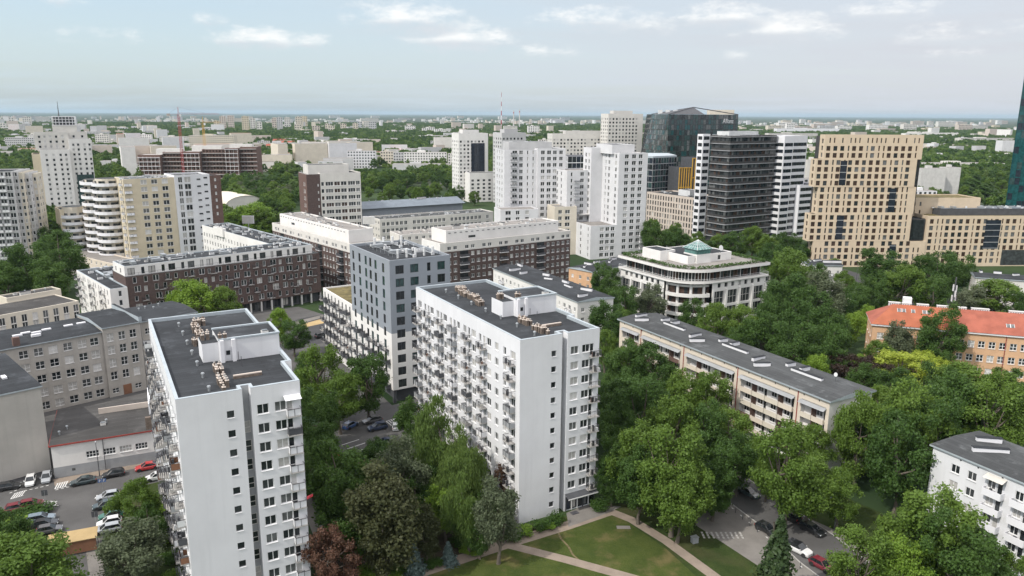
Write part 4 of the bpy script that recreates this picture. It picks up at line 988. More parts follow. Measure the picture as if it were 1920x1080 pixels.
# ---- white stepped towers
def white_towers():
    b = Bld('apartment_tower', 'tall white stepped apartment tower with a lower front block and rows of square windows', 'apartment tower', P(1106, 487), P(1206, 480), 57)
    m = 'pearl_wall'; z = [1.2 + 3.25 * k for k in range(16)]
    kw = dict(fine=False, panes=['pane_dark'] * 4 + ['pane_mid'] * 3 + ['pane_soft', 'curtain'], rev=.2)
    fw = lambda us, zz: [(u, q - .2, w * 1.12, 2.05, nv, 0) for q in zz for u, w, nv in us]
    b.block(0, 14.6, 0, 20, 0, 17.0, m, {'F': {'w': fw([(6.3, 2.0, 2), (9.4, 1.9, 2), (12.4, 1.9, 2)], z[:5])}, 'L': {'w': fw([(3, 1.4, 2), (9, 1.2, 1), (17.2, .9, 1)], z[:5])}}, par=.5, parm=m, roof='roof_gravel', **kw)
    b.block(14.603, 31, 0, 17, 0, 52.4, m, {'F': {'w': fw([(4.4, 2.0, 2), (8.5, 2.1, 2), (12.3, 2.0, 2)], z)}, 'L': {'w': fw([(3.5, .8, 1), (7, 1.6, 2), (14, 1.6, 2)], z[5:])}, 'R': {'w': fw([(4, 1.6, 2), (9, 1.6, 2)], z)}}, par=.5, parm=m, roof='roof_gravel', **kw)
    b.block(13.2, 26, 5, 22, 51.8, 56.4, m, par=.4, parm=m, **kw)
    b.block(8, 14.6, 17.003, 26, 0, 54.5, m, {'L': {'w': fw([(3, 1.6, 2), (6.6, 1.6, 2)], z)}}, par=.4, parm=m, **kw)
    b.block(-4, 14.55, 20.003, 36, 0, 43.0, m, {'F': {'w': fw([(2.6, .9, 1), (8.6, 1.9, 2), (12.2, .6, 1)], z[5:13])}, 'L': {'w': fw([(4, 1.5, 2), (9, 1.2, 1)], z[:13])}}, par=.4, parm=m, roof='roof_gravel', **kw)
    for q in z[5:12]: b.put(balcony(3.0, 1.2, 'panel', 'grey_panel', 'white_panel', 1, fine=False), 1.6, 20, q - .2)
    for q in z[:4]: b.put(balcony(2.8, 1.1, 'panel', 'white_panel', 'white_panel', 1, fine=False), 29.4, 0, q - .6)
    cn = b.part('canopy'); cn.box(2, 13, 17.2, 20, 20.2, 20.6, 'pale_chimney')
    scatter_units(b, 16, 29, 1, 4, 51.9, 4, (0, 2, 3)); b.finish()
    c = Bld('apartment_tower', 'pale grey-white apartment tower with rounded-corner balconies behind the brown block', 'apartment tower', Vector((-4, 400)), Vector((28, 409)), 59)
    z = [2.0 + 3.25 * k for k in range(16)]
    c.block(0, 17.5, 1.2, 20, 0, 53.0, m, {'F': {'w': fw([(5.6, 2.4, 2), (9, 1.8, 2), (12.6, .7, 1), (15.6, .7, 1)], z)}, 'L': {'w': fw([(4, 1.6, 2), (9, 1.6, 2), (14, 1.6, 2)], z)}}, par=.5, parm=m, **kw)
    c.block(17.503, 33, 0, 20, 0, 53.6, m, {'F': {'w': fw([(3, 1.9, 2), (6.4, 2, 2), (9.6, 1.9, 2), (13, 1.8, 2)], z)}, 'R': {'w': fw([(4, 1.6, 2), (9, 1.6, 2), (14, 1.6, 2)], z)}}, par=.5, parm=m, **kw)
    c.block(3.5, 27, 5, 18, 52.4, 56.8, 'light_grey_wall', par=.4, **kw)
    for q in z: c.put(balcony(3.4, 1.2, 'panel', 'grey_panel', 'white_panel', 0, fine=False), 5.0, 1.2, q - .3)
    c.block(-6, 14, -14, -1, 0, 24, m, {'F': {'w': fw([(4, 2.6, 2), (9, 1.8, 2), (14, 1.8, 2)], z[:7])}}, par=.5, parm=m, roof='roof_gravel', **kw)
    c.block(22, 34, -16, -4, 0, 25, 'pale_cream', {'F': {'w': fw([(3, 1.8, 2), (7, 2.4, 2)], z[:7])}}, par=.5, parm='pale_cream', roof='roof_gravel', **kw)
    scatter_units(c, 6, 25, 7, 16, 56.4, 5, (0, 2, 3)); c.finish()
white_towers()

# ---- brown and white office slab
b = Bld('office_tower', 'nine-storey office slab with a brown brick end and white window bands', 'office tower', P(574, 325, 40), P(676, 322, 40), 61)
z = [3.0 + 3.75 * k for k in range(9)]; W, Dp = 29.2, 19
b.block(0, 7.2, 0, Dp, 0, 39.4, 'brown_brick', {'F': {'w': [(6.0, q, .6, 1.2, 1, 0, 'frame_white', 'blind') for q in z]}, 'L': {'w': [(u, q, 1.3, 2.0, 1, 0, 'frame_white', 'blind') for q in z for u in (12, 14.6)], 'm': 'red_brown'}}, fine=False, par=.5, parm='pale_chimney')
b.block(7.203, W, 0, Dp, 0, 39.8, 'offwhite', {'F': {'w': [(u, q, w, 2.2, nv, 0) for q in z for u, w, nv in ((1.2, 1.6, 1), (4.8, 4.2, 3), (9.0, 3.2, 2), (12.6, 3.2, 2), (16.9, 4.0, 3), (20.4, 2.2, 2))]}, 'R': {'w': grid(even(Dp, 5, 2.2, 1.9), 9, 3, 3.75, None)}}, fine=False, par=.5, panes=['pane_dark', 'pane_mid', 'pane_brown', 'pane_mid', 'pane_soft'])
b.block(2, 24, 4, 16, 39, 44, 'offwhite', fine=False, par=.4); b.finish()

# ---- long grey-roofed office with white wing
b = Bld('office_building', 'long low office with a blue-grey metal roof and a white windowed wing in front', 'office building', P(712, 412, 16), P(925, 397, 16), 63)
W = b.w; z = [1.6 + 3.6 * k for k in range(4)]
b.block(0, W, 0, 15, 0, 16.2, 'offwhite', {'F': {'w': [(2.2 + 2.55 * k, q, 1.75, 2.1, 2, 0) for q in z for k in range(26) if k % 9 != 6]}, 'L': {'w': grid(even(15, 4, 1.5, 1.6), 4, 1.6, 3.6)}}, fine=False, par=.5, roof='roof_grey', panes=['pane_dark'] * 3 + ['pane_mid', 'pane_soft'])
scatter_units(b, 3, W - 3, 2, 13, 15.7, 26, (0, 3, 3, 2, 5))
b.block(-6, W - 4, 30, 48, 0, 18.5, 'blue_grey', {'F': {'w': [(3 + 3.2 * k, q, 2.4, 2.0, 2, 0) for q in z for k in range(20)]}}, fine=False, roof=None)
b.roof.poly([(-7, 28, 18.5), (W - 3, 28, 18.5), (W - 3, 39, 21.5), (-7, 39, 21.5)], 'roof_sheet'); b.roof.poly([(-7, 39, 21.5), (W - 3, 39, 21.5), (W - 3, 50, 18.5), (-7, 50, 18.5)], 'roof_sheet')
b.wall.poly([(-6, 30, 18.4), (-6, 39, 21.3), (-6, 48, 18.4)], 'blue_grey'); scatter_units(b, -4, W - 6, 38, 40, 21.2, 14, (2, 3, 4)); b.finish()

# ---- curved-balcony block at the left, cream, white and brown
def curve_block():
    b = Bld('apartment_block', 'big cream and white block with stacked curved balconies and a brown right end', 'apartment block', P(230, 335, 41.5), P(395, 328, 41.5), 65)
    W, H = 38.5, 41.2; z = [2.2 + 3.3 * k for k in range(12)]
    kw = dict(fine=False, rev=.2)
    b.block(0, 22, 0, 17, 0, H, 'yellow_cream', {'F': {'w': [(u, q, 2.7, 2.1, 2, 0) for q in z for u in (8.6, 13.2, 17.8)]}, 'L': {'w': [(u, q, 1.6, 1.7, 2, 0) for q in z for u in (10, 14)]}}, par=.7, parm='offwhite', roof='roof_grey', **kw)
    b.block(22.003, W - .3, -.4, 17, 0, H + .8, 'white_render', {'F': {'w': [(u, q, w, h, nv, 0) for q in z for u, w, h, nv in ((2.6, 1.9, 2.6, 2), (5.9, 2.9, 2.6, 2))] + [(11.0, q + .8, 1.8, .8, 1, 0, 'frame_dark') for q in z] + [(14.2, q + 1.4, 1.8, .8, 1, 0, 'frame_dark') for q in z]}}, par=.7, parm='white_render', roof='roof_grey', **kw)
    b.block(W - .297, W + 5, -.2, 17, 0, H, 'red_brown', {'F': {'w': [(2.6, q, .9, 1.4, 1, 0, 'frame_white', 'blind') for q in z[6:]]}}, par=.5, parm='brown_brick', **kw)
    for q in z: b.put(balcony(3.0, 1.3, 'panel', 'white_panel', 'white_panel', b.rng.randint(0, 3), fine=False), 1.8, 0, q - .4); b.put(balcony(2.4, 1.2, 'panel', 'white_panel', 'white_panel', 0, fine=False), 0, 3, q - .4, -math.pi / 2)
    # two curved stacks on the left flank
    for cx, cy, r, top in ((-2.5, 19, 7.2, H - .6), (-5.5, 30, 7.2, H - 1.6), (-15, 42, 6.0, 26)):
        n = 14; pts = [(cx + r * .78 * math.cos(a), cy + r * .78 * math.sin(a)) for a in [2 * math.pi * k / n for k in range(n)]]
        b.wall.prism(pts, 0, top, 'pale_cream', top='roof_grey')
        pn = b.part('glazing')
        nf = int(top / 3.3)
        for k in range(nf):
            zz = .9 + 3.3 * k; m = MB()
            P2 = [(r * math.cos(a), r * math.sin(a)) for a in [math.pi * .75 + math.pi * 1.05 * i / 12 for i in range(13)]]
            for i in range(12):
                a, c = P2[i], P2[i + 1]
                m.poly([(a[0], a[1], 0), (c[0], c[1], 0), (c[0], c[1], 1.45), (a[0], a[1], 1.45)], 'white_panel')
                m.poly([(a[0] * .97, a[1] * .97, 1.45), (c[0] * .97, c[1] * .97, 1.45), (c[0] * .97, c[1] * .97, 0), (a[0] * .97, a[1] * .97, 0)], 'white_panel')
                m.poly([(a[0], a[1], 1.45), (c[0], c[1], 1.45), (c[0] * .97, c[1] * .97, 1.45), (a[0] * .97, a[1] * .97, 1.45)], 'white_panel')
                m.poly([(0, 0, 0), (c[0], c[1], 0), (a[0], a[1], 0)], 'concrete'); m.poly([(0, 0, .1), (a[0], a[1], .1), (c[0], c[1], .1)], 'concrete')
            b.put(Proto('balcony', m), cx, cy, zz)
            for i in range(12):
                if (i + k) % 3 == 0: continue
                a, c = P2[i], P2[i + 1]; pn.poly([(cx + a[0] * .79, cy + a[1] * .79, zz + .8), (cx + c[0] * .79, cy + c[1] * .79, zz + .8), (cx + c[0] * .79, cy + c[1] * .79, zz + 2.4), (cx + a[0] * .79, cy + a[1] * .79, zz + 2.4)], ('pane_dark', 'pane_soft', 'pane_mid')[(i * 2 + k) % 3])
    b.block(-21, -8, 40, 54, 0, 25, 'yellow_cream', {'F': {'w': [(u, q, 1.8, 1.7, 2, 0) for q in z[:7] for u in (3, 8)]}}, par=.5, **kw)
    b.block(-9, 0, 30.003, 39.99, 0, 38, 'pale_cream', par=.5, **kw)
    scatter_units(b, 1, 37, 2, 15, 40.6, 34, (0, 0, 1, 2, 5))
    b.finish()
    c = Bld('low_wing', 'low cream wing with a terrace roof at the foot of the curved balconies', 'low wing', P(118, 492, 0), P(225, 520, 0), 67)
    c.block(0, c.w, 0, 12, 0, 5.4, 'cream_wall', {'F': {'w': grid(even(c.w, 12, 1.1, 1.5), 1, 2.2, 3)}}, roof='roof_gravel', par=.5, fine=False); c.finish()
curve_block()

# ---- far-left towers
def left_towers():
    A, B = Q(58, 280, 500), Q(172, 262, 518)
    b = Bld('apartment_tower', 'tall white stepped tower with an open-framed crown and a mast at the far left', 'apartment tower', A, B, 71)
    W = b.w; z = [1.5 + 3.15 * k for k in range(18)]; kw = dict(fine=False, par=.4, rev=.2)
    g = lambda us, zz: [(u, q, 1.5, 1.7, 1, 0) for q in zz for u in us]
    b.block(0, 4.6, 2.5, 22, 0, 44, 'yellow_cream', {'F': {'w': []}}, **kw)
    b.block(4.603, 21.5, 0, 22, 0, 46.8, 'white_plaster', {'F': {'w': g((3.5, 7.5, 11.5, 14.6), z[:14])}, 'L': {'w': g((3, 8, 14), z[:14])}}, **kw)
    b.block(2.5, 22, 6, 22.01, 46.4, 57.6, 'offwhite', {'F': {'w': g((2.8, 5.8, 9, 12.4, 16), [47.6, 50.8, 54])}}, **kw)
    b.block(21.503, W - .5, 3, 22, 0, 53.4, 'white_plaster', {'F': {'w': g((2.6, 5.4, 9, 12, 15), z[:16])}, 'R': {'w': g((4, 9, 14), z[:16])}}, **kw)
    b.block(17, W - 2, 8, 22.02, 53, 57.8, 'offwhite', {'F': {'w': g((3, 8, 13), [54])}}, **kw)
    b.block(13.5, 27.5, 9, 20, 57.2, 62, 'offwhite', **kw)
    cr = b.part('crown_frame')
    for k in range(8): cr.box(13.6 + k * 1.93, 13.95 + k * 1.93, 9, 9.35, 62, 67.8, 'white_panel')
    for zz in (62, 63.9, 65.8, 67.5): cr.box(13.5, 27.5, 8.9, 20, zz, zz + .35, 'white_panel')
    cr.box(14.6, 26.4, 10.5, 18.5, 62.35, 67.4, 'pane_mid')
    ms = b.part('mast'); ms.tube((18, 14, 67.8), (18, 14, 77.5), .35, .12, n=6, m='charcoal')
    ba = b.part('glazed_bay'); ba.box(24, 34, 2.6, 2.99, 4, 30, 'pane_green')
    b.finish()
    c = Bld('apartment_block', 'curved grey-white block with glazed balconies and a cream end at the left edge', 'apartment block', Q(-95, 332, 345), Q(14, 322, 352), 73)
    z = [1.5 + 3.1 * k for k in range(14)]; W = c.w
    c.block(0, W - 8, 1.5, 16, 0, 43.0, 'cream_wall', {'F': {'w': []}}, fine=False, par=.4)
    n = 7; pts = []
    c.block(W - 7.997, W + 1.5, 0, 20, 0, 44.2, 'light_grey_wall', {'F': {'w': [(u, q, 2.4, 2.2, 2, 0) for q in z for u in (2, 5, 8)]}, 'R': {'w': [(u, q, 2.2, 1.9, 2, 0) for q in z for u in (3, 7, 11, 15)]}}, fine=False, par=.4, panes=['pane_mid', 'pane_soft', 'pane_dark'])
    for k in range(4):
        x = W + 1.5 + k * 1.6; y = 3 + k * k * 1.2
        c.block(x + .003, x + 1.6, y, 24, 0, 44.0 - k * .6, 'pale_cream' if k % 2 else 'light_grey_wall', {'F': {'w': [(.8, q, 1.1, 1.8, 1, 0) for q in z]}, 'R': {'w': [(u, q, 1.6, 1.7, 1, 0) for q in z for u in (3, 7, 11)]}}, fine=False, par=.3)
    for q in z:
        for u in (W - 6, W - 2.5): c.put(balcony(3.0, 1.2, 'panel', 'unit_white', 'white_panel', 0, fine=False), u, 0, q - .3)
    c.block(W - 16, W - 7, 5, 14, 42.6, 47, 'cream_wall', fine=False, par=.4); c.finish()
    d = Bld('low_building', 'low white building with a flat roof at the left edge below the curved block', 'low building', P(-30, 470), P(36, 462), 75)
    d.block(0, d.w, 0, 14, 0, 13.5, 'white_plaster', {'F': {'w': grid(even(d.w, 5, 1.8, 1.3), 4, 1, 3.2)}, 'R': {'w': grid(even(14, 4, 1.6, 1.3), 4, 1, 3.2)}}, fine=False, par=.5, parm='white_plaster'); d.finish()
left_towers()

# ---- blocks under construction and tower crane
def construction():
    D = 790
    b = Bld('building_shell', 'row of unfinished red-brown building shells with bare white floor slabs', 'unfinished building', Q(258, 290, D), Q(478, 275, D + 10), 77)
    W = b.w; nf = 9; fh = 4.3
    for i, (x0, x1, y0, top) in enumerate(((0, 22, 0, 28.5), (22.5, 44, 6, 31), (44.5, 62, -2, 32), (62.5, 86, 4, 34), (86.5, 100, 0, 35.5), (100.5, W, 5, 36.5))):
        b.block(x0, x1, y0, y0 + 22, 0, top, 'red_brown', {'F': [(u, 1 + fh * k, 2.0, 2.0, 1, 0, None, 'pane_brown') for k in range(nf) for u in [1.8 + 3.2 * j for j in range(int((x1 - x0 - 1) / 3.2))]]}, fine=False, par=.3, sill=False, roof='concrete', rev=.5)
        s = b.part('floor_slab')
        for k in range(1, nf + 1):
            if k * fh < top: s.box(x0 - .4, x1 - (.4 if i < 5 else 0), y0 - 1.3, y0 - .004, k * fh - .35, k * fh + .05, 'white_panel' if i % 2 == 0 else 'pale_chimney')
        for x in range(int(x0) + 1, int(x1), 4): s.box(x, x + .3, y0 - 1.2, y0 - .9, 0, top - 2, 'brown_brick' if i % 2 else 'pale_chimney')
    ph = b.part('roof_storey')
    for x0, x1, y, z in ((14, 40, 12, 34), (50, 80, 12, 37), (88, W - 6, 12, 39)): ph.box(x0, x1, y, y + 9, z - 8, z, 'pale_chimney')
    b.finish()
    def crane(label, px, D, top, jib, cj, m, jrot):
        p = Q(px, 300, D); t = thing('tower_crane', label, 'crane', (p.x, p.y, 0)); r = MB(); s = .85
        for x in (-s, s):
            for y in (-s, s): r.box(x - .1, x + .1, y - .1, y + .1, 0, top, m)
        k = 0.0; f = 1
        while k < top - 2:
            for y in (-s, s): r.tube((-s * f, y, k), (s * f, y, k + 2), .065, n=4, m=m)
            for x in (-s, s): r.tube((x, -s * f, k), (x, s * f, k + 2), .065, n=4, m=m)
            k += 2; f = -f
        obj('mast', r, t)
        c, sn = math.cos(jrot), math.sin(jrot); j = MB(); L = lambda u, v, z: (u * c - v * sn, u * sn + v * c, z)
        for v in (-.6, .6): j.tube(L(-cj, v, top), L(jib, v, top), .11, n=4, m=m)
        j.tube(L(0, 0, top + 1.5), L(jib, 0, top + .9), .11, n=4, m=m)
        u = 0; f = 1
        while u < jib - 2: j.tube(L(u, -.6, top), L(u + 1.5, 0, top + 1.3), .06, n=4, m=m); j.tube(L(u + 1.5, 0, top + 1.3), L(u + 3, .6, top), .06, n=4, m=m); u += 3
        obj('jib', j, t)
        q = MB()
        for x in (-.7, .7): q.tube(L(x, 0, top), L(0, 0, top + 7), .14, n=4, m=m)
        q.tube(L(0, 0, top + 7), L(jib * .65, 0, top + 1.2), .05, n=4, m='steel_rail'); q.tube(L(0, 0, top + 7), L(-cj + 1, 0, top), .05, n=4, m='steel_rail'); obj('tower_head', q, t)
        w = MB(); o = L(-cj + 1.5, 0, top); w.box(o[0] - 1.5, o[0] + 1.5, o[1] - .8, o[1] + .8, top - 2, top + .6, 'concrete'); obj('counterweight', w, t)
        cb = MB(); cb.box(1.1, 2.5, -.8, .8, top - 2.2, top - .1, 'unit_white'); obj('cab', cb, t)
    crane('red lattice tower crane rising above the unfinished shells', 342, 775, 69, 50, 13, 'crane_red', R(62))
    crane('yellow tower crane standing behind the unfinished shells', 386, 830, 60, 36, 9, 'crane_yellow', R(80))
construction()

# ---- striped and dark towers
def striped():
    p = Q(1370, 259, 432)
    b = Bld('office_tower', 'dark banded office tower between white towers striped with black windows', 'office tower', p, p + Vector((math.cos(R(32)), math.sin(R(32)), 0)) * 10, 81)
    H = 60; fh = 3.75; nf = 16
    def bands(x0, x1, y0, y1, top, m, faces):
        b.block(x0, x1, y0, y1, 0, top, m, fine=False, par=.6, parm=m)
        for k in range(int(top / fh)):
            z = k * fh + 1.2
            for f in faces:
                st, t, L = Bld.FACES[f](x0, x1, y0, y1); w = MB(); n = max(2, int(L / 2.6))
                for j in range(n):
                    a, c = -L / 2 + .6 + (L - 1.2) * j / n, -L / 2 + .6 + (L - 1.2) * (j + 1) / n
                    w.poly([(a, -.02, 0), (c - .12, -.02, 0), (c - .12, -.02, 1.95), (a, -.02, 1.95)], b.rng.choice(['pane_dark', 'pane_dark', 'pane_blue', 'pane_dark']))
                    w.poly([(c - .12, -.03, 0), (c, -.03, 0), (c, -.03, 1.95), (c - .12, -.03, 1.95)], 'charcoal')
                q = (st[0] + t[0] * L / 2, st[1] + t[1] * L / 2); b.put(Proto('window_band', w), q[0], q[1], z, math.atan2(t[1], t[0]))
    # dark core with light ledges
    b.block(0, 38, 0, 14, 0, H, 'dark_clad', fine=False, par=.8, parm='dark_clad')
    lg = b.part('ledge'); gl = None
    for k in range(nf):
        z = k * fh
        lg.box(-.8, 38.4, -.8, -.003, z + 2.85, z + 3.2, 'grey_panel'); lg.box(-.8, -.003, 0, 14, z + 2.85, z + 3.2, 'grey_panel')
        for f, L, st, rot in (('F', 38, (19, 0), 0), ('L', 14, (0, 7), -math.pi / 2)):
            w = MB(); n = int(L / 1.5)
            for j in range(n):
                a, c = -L / 2 + L * j / n, -L / 2 + L * (j + 1) / n
                w.poly([(a + .05, -.03, 0), (c - .05, -.03, 0), (c - .05, -.03, 2.0), (a + .05, -.03, 2.0)], b.rng.choice(['pane_dark', 'pane_brown', 'pane_mid', 'pane_mid', 'pane_dark', 'pane_soft']))
            b.put(Proto('window_band', w), st[0], st[1], z + .7, rot)
    bands(-6.5, -.9, 14.3, 18.6, H + .6, 'white_panel', 'FL'); bands(38.9, 47, -5, 15, H - .4, 'white_panel', 'FL'); bands(47.003, 61, -3.5, 15, H - .4, 'white_panel', 'FR')
    bands(54, 75, -6.5, 10, 31, 'white_panel', 'FR')
    scatter_units(b, 2, 31, 2, 14, H - .8, 22, (0, 1, 1, 5)); b.block(4, 28, 5, 14, H - .8, H + 2.2, 'unit_white', fine=False, par=.3)
    b.finish()
striped()

# ---- beige stone hotel tower with shifted boxes and its long wing
def beige_tower():
    A, B = Q(1548, 252, 363), Q(1733, 255, 365)
    b = Bld('office_tower', 'beige stone tower of five shifted boxes with a grid of brown windows', 'office tower', A, B, 83)
    rng = random.Random(8); st = 'beige_stone'
    def wins(L, z0, n, top=False):
        out = []
        for k in range(n):
            if top and k == n - 1:
                u = 2.5
                while u < L - 1.5: out.append((u, z0 + .9 + k * 3.3, .7, 2.3, 1, 0)); u += rng.choice((2.1, 3.9, 3.9))
                continue
            u = 2.0
            pat = random.Random(int(z0))
            while u < L - 2:
                if pat.random() < .66: out.append((u, z0 + .65 + k * 3.2, 1.95, 2.2, 1, 0)); u += 3.3
                else: out.append((u - .3, z0 + .65 + k * 3.2, .8, 2.35, 1, 0)); u += 2.3
        return out
    kw = dict(fine=False, frame=None, sill=False, rev=.3, panes=['pane_brown', 'pane_brown', 'pane_dark', 'pane_brown', 'pane_mid', 'pane_soft'], parm=st)
    for x0, x1, z0, z1, n, y in ((0, 46.9, 51.3, 62.5, 3, 0), (-3.5, 44.9, 38.4, 51.29, 4, -.05), (-1, 46.1, 25.7, 38.39, 4, .05), (-4.1, 45.6, 12.6, 25.69, 4, -.03), (-1.1, 54, 0, 12.59, 4, .03)):
        b.block(x0, x1, y, 5.5 + y, z0, z1, st, {'F': {'w': wins(x1 - x0, z0, n, z1 > 60)}, 'L': {'w': [(3, z0 + .8 + k * 3.2, 1.9, 2.1, 1, 0) for k in range(n)]}}, par=.5, roof='roof_grey', **kw)
    b.block(4.5, 44, 6.2, 20, 0, 61.5, 'dark_clad', par=.4, roof='roof_grey', fine=False)
    for x, z0, z1, y in ((10, 39.2, 50.6, -.05), (35, 26.5, 37.8, .05), (11, 13.4, 25, -.03), (38, 1.0, 11, .03)):
        q = MB(); q.box(-1.6, 1.6, -.07, -.04, 0, z1 - z0, 'pane_blue')
        for k in range(1, int((z1 - z0) / 3.2) + 1): q.box(-1.6, 1.6, -.16, -.071, k * 3.2 - .5, k * 3.2 - .2, 'grey_panel')
        b.put(Proto('glazed_slot', q), x, y, z0)
    b.block(44.5, 47.6, 2, 6, 25.75, 51.2, 'dark_clad', {'F': {'w': [(1.5, z, 2.4, 2.4, 1, 0, None, 'pane_mid') for z in [27 + 3.2 * k for k in range(7)]]}}, par=.2, fine=False, sill=False)
    b.finish()
    c = Bld('office_building', 'long beige stone wing with glazed balcony bays right of the beige tower', 'office building', b.M @ Vector((47.1, .4, 0)), b.M @ Vector((115, 1.5, 0)), 85)
    H = 24.6
    c.block(7.0, 76, 0, 20, 0, H, st, {'F': {'w': wins(69.4, 1, 7)}, 'L': {'w': wins(20, 1, 7)}}, par=.5, roof='green_roof', **kw)
    c.block(0, 6.597, 1.5, 20, 12.65, 23, 'dark_clad', fine=False, par=.4)
    gl = c.part('glazed_bay'); gl.box(.2, 6.4, 1.40, 1.496, 13, 22.5, 'pane_dark'); g2 = c.part('balcony_bay'); g2.box(36, 43.5, -.06, -.004, 8.6, 22.6, 'pane_blue'); g3 = c.part('glazed_entrance'); g3.box(46, 60, -.06, -.004, .5, 8.0, 'pane_mid')
    for k in range(5): g2.box(35.9, 43.6, -.2, -.061, 8.8 + k * 2.9, 9.1 + k * 2.9, 'grey_panel')
    c.block(4.6, 40, 12, 30, 22, 32, st, {'F': {'w': [(2, 24, .9, 2, 1, 0), (5, 24, .9, 2, 1, 0), (2, 28, .9, 2, 1, 0), (5, 28, .9, 2, 1, 0)]}}, par=.4, roof='green_roof', **kw)
    c.block(16, 72, 6, 18, H - .6, H + 2.8, 'charcoal', par=.3, roof='roof_sheet', fine=False)
    scatter_units(c, 10, 70, 7, 17, H + 2.5, 22, (0, 1, 3, 5)); c.finish()
beige_tower()

# ---- teal glass skyscraper at the right edge
def glass_prism(label, cat, pts_bottom, pts_top, z0, z1, pane, fh, nm, seed, mull='charcoal', top_m='charcoal', name='glass_tower', z_of=None):
    """curtain-wall volume: panes in horizontal rows with projecting mullions"""
    c = sum((Vector(p) for p in pts_bottom), Vector((0, 0))) / len(pts_bottom)
    t = thing(name, label, cat, (c.x, c.y, 0)); rg = random.Random(seed); n = len(pts_bottom)
    nf = int((z1 - z0) / fh)
    for k in range(n):
        a0, b0 = Vector(pts_bottom[k]) - c, Vector(pts_bottom[(k + 1) % n]) - c; a1, b1 = Vector(pts_top[k]) - c, Vector(pts_top[(k + 1) % n]) - c
        m = MB(); L = (b0 - a0).length; q = max(2, int(L / nm)); d = (b0 - a0).normalized(); o = Vector((d.y, -d.x))
        pt = lambda u, v: (lambda lo, hi: lo.lerp(hi, v))(a0.lerp(b0, u), a1.lerp(b1, u))
        for i in range(nf):
            v0, v1 = i / nf, (i + 1) / nf; za, zb = z0 + (z1 - z0) * v0, z0 + (z1 - z0) * v1
            for j in range(q):
                u0, u1 = j / q, (j + 1) / q; pp = [pt(u0, v0), pt(u1, v0), pt(u1, v1), pt(u0, v1)]
                m.poly([tuple(pp[0]) + (za + .5,), tuple(pp[1]) + (za + .5,), tuple(pp[2]) + (zb,), tuple(pp[3]) + (zb,)], rg.choice(pane))
                m.poly([tuple(pp[0] + o * .08) + (za,), tuple(pp[1] + o * .08) + (za,), tuple(pp[1] + o * .08) + (za + .5,), tuple(pp[0] + o * .08) + (za + .5,)], mull)
        obj('curtain_wall', m, t)
        w = MB()
        for j in range(q + 1):
            p0, p1 = pt(j / q, 0) + o * .1, pt(j / q, 1) + o * .1; w.tube((p0.x, p0.y, z0), (p1.x, p1.y, z1), .09, n=4, m=mull, cap=False)
        obj('mullions', w, t)
    r = MB(); r.poly([tuple(Vector(p) - c) + (z1,) for p in pts_top], top_m); obj('roof', r, t)
    return t, c
q0 = Q(1884, 395, 405)
pts = [(q0.x, q0.y), (q0.x + 34, q0.y - 6), (q0.x + 58, q0.y + 30), (q0.x + 26, q0.y + 36)]
glass_prism('teal glass skyscraper cut by the right edge of the view', 'skyscraper', pts, pts, 0, 128, ['pane_teal', 'pane_teal', 'pane_green', 'pane_blue'], 3.9, 2.4, 91, mull='pane_teal')
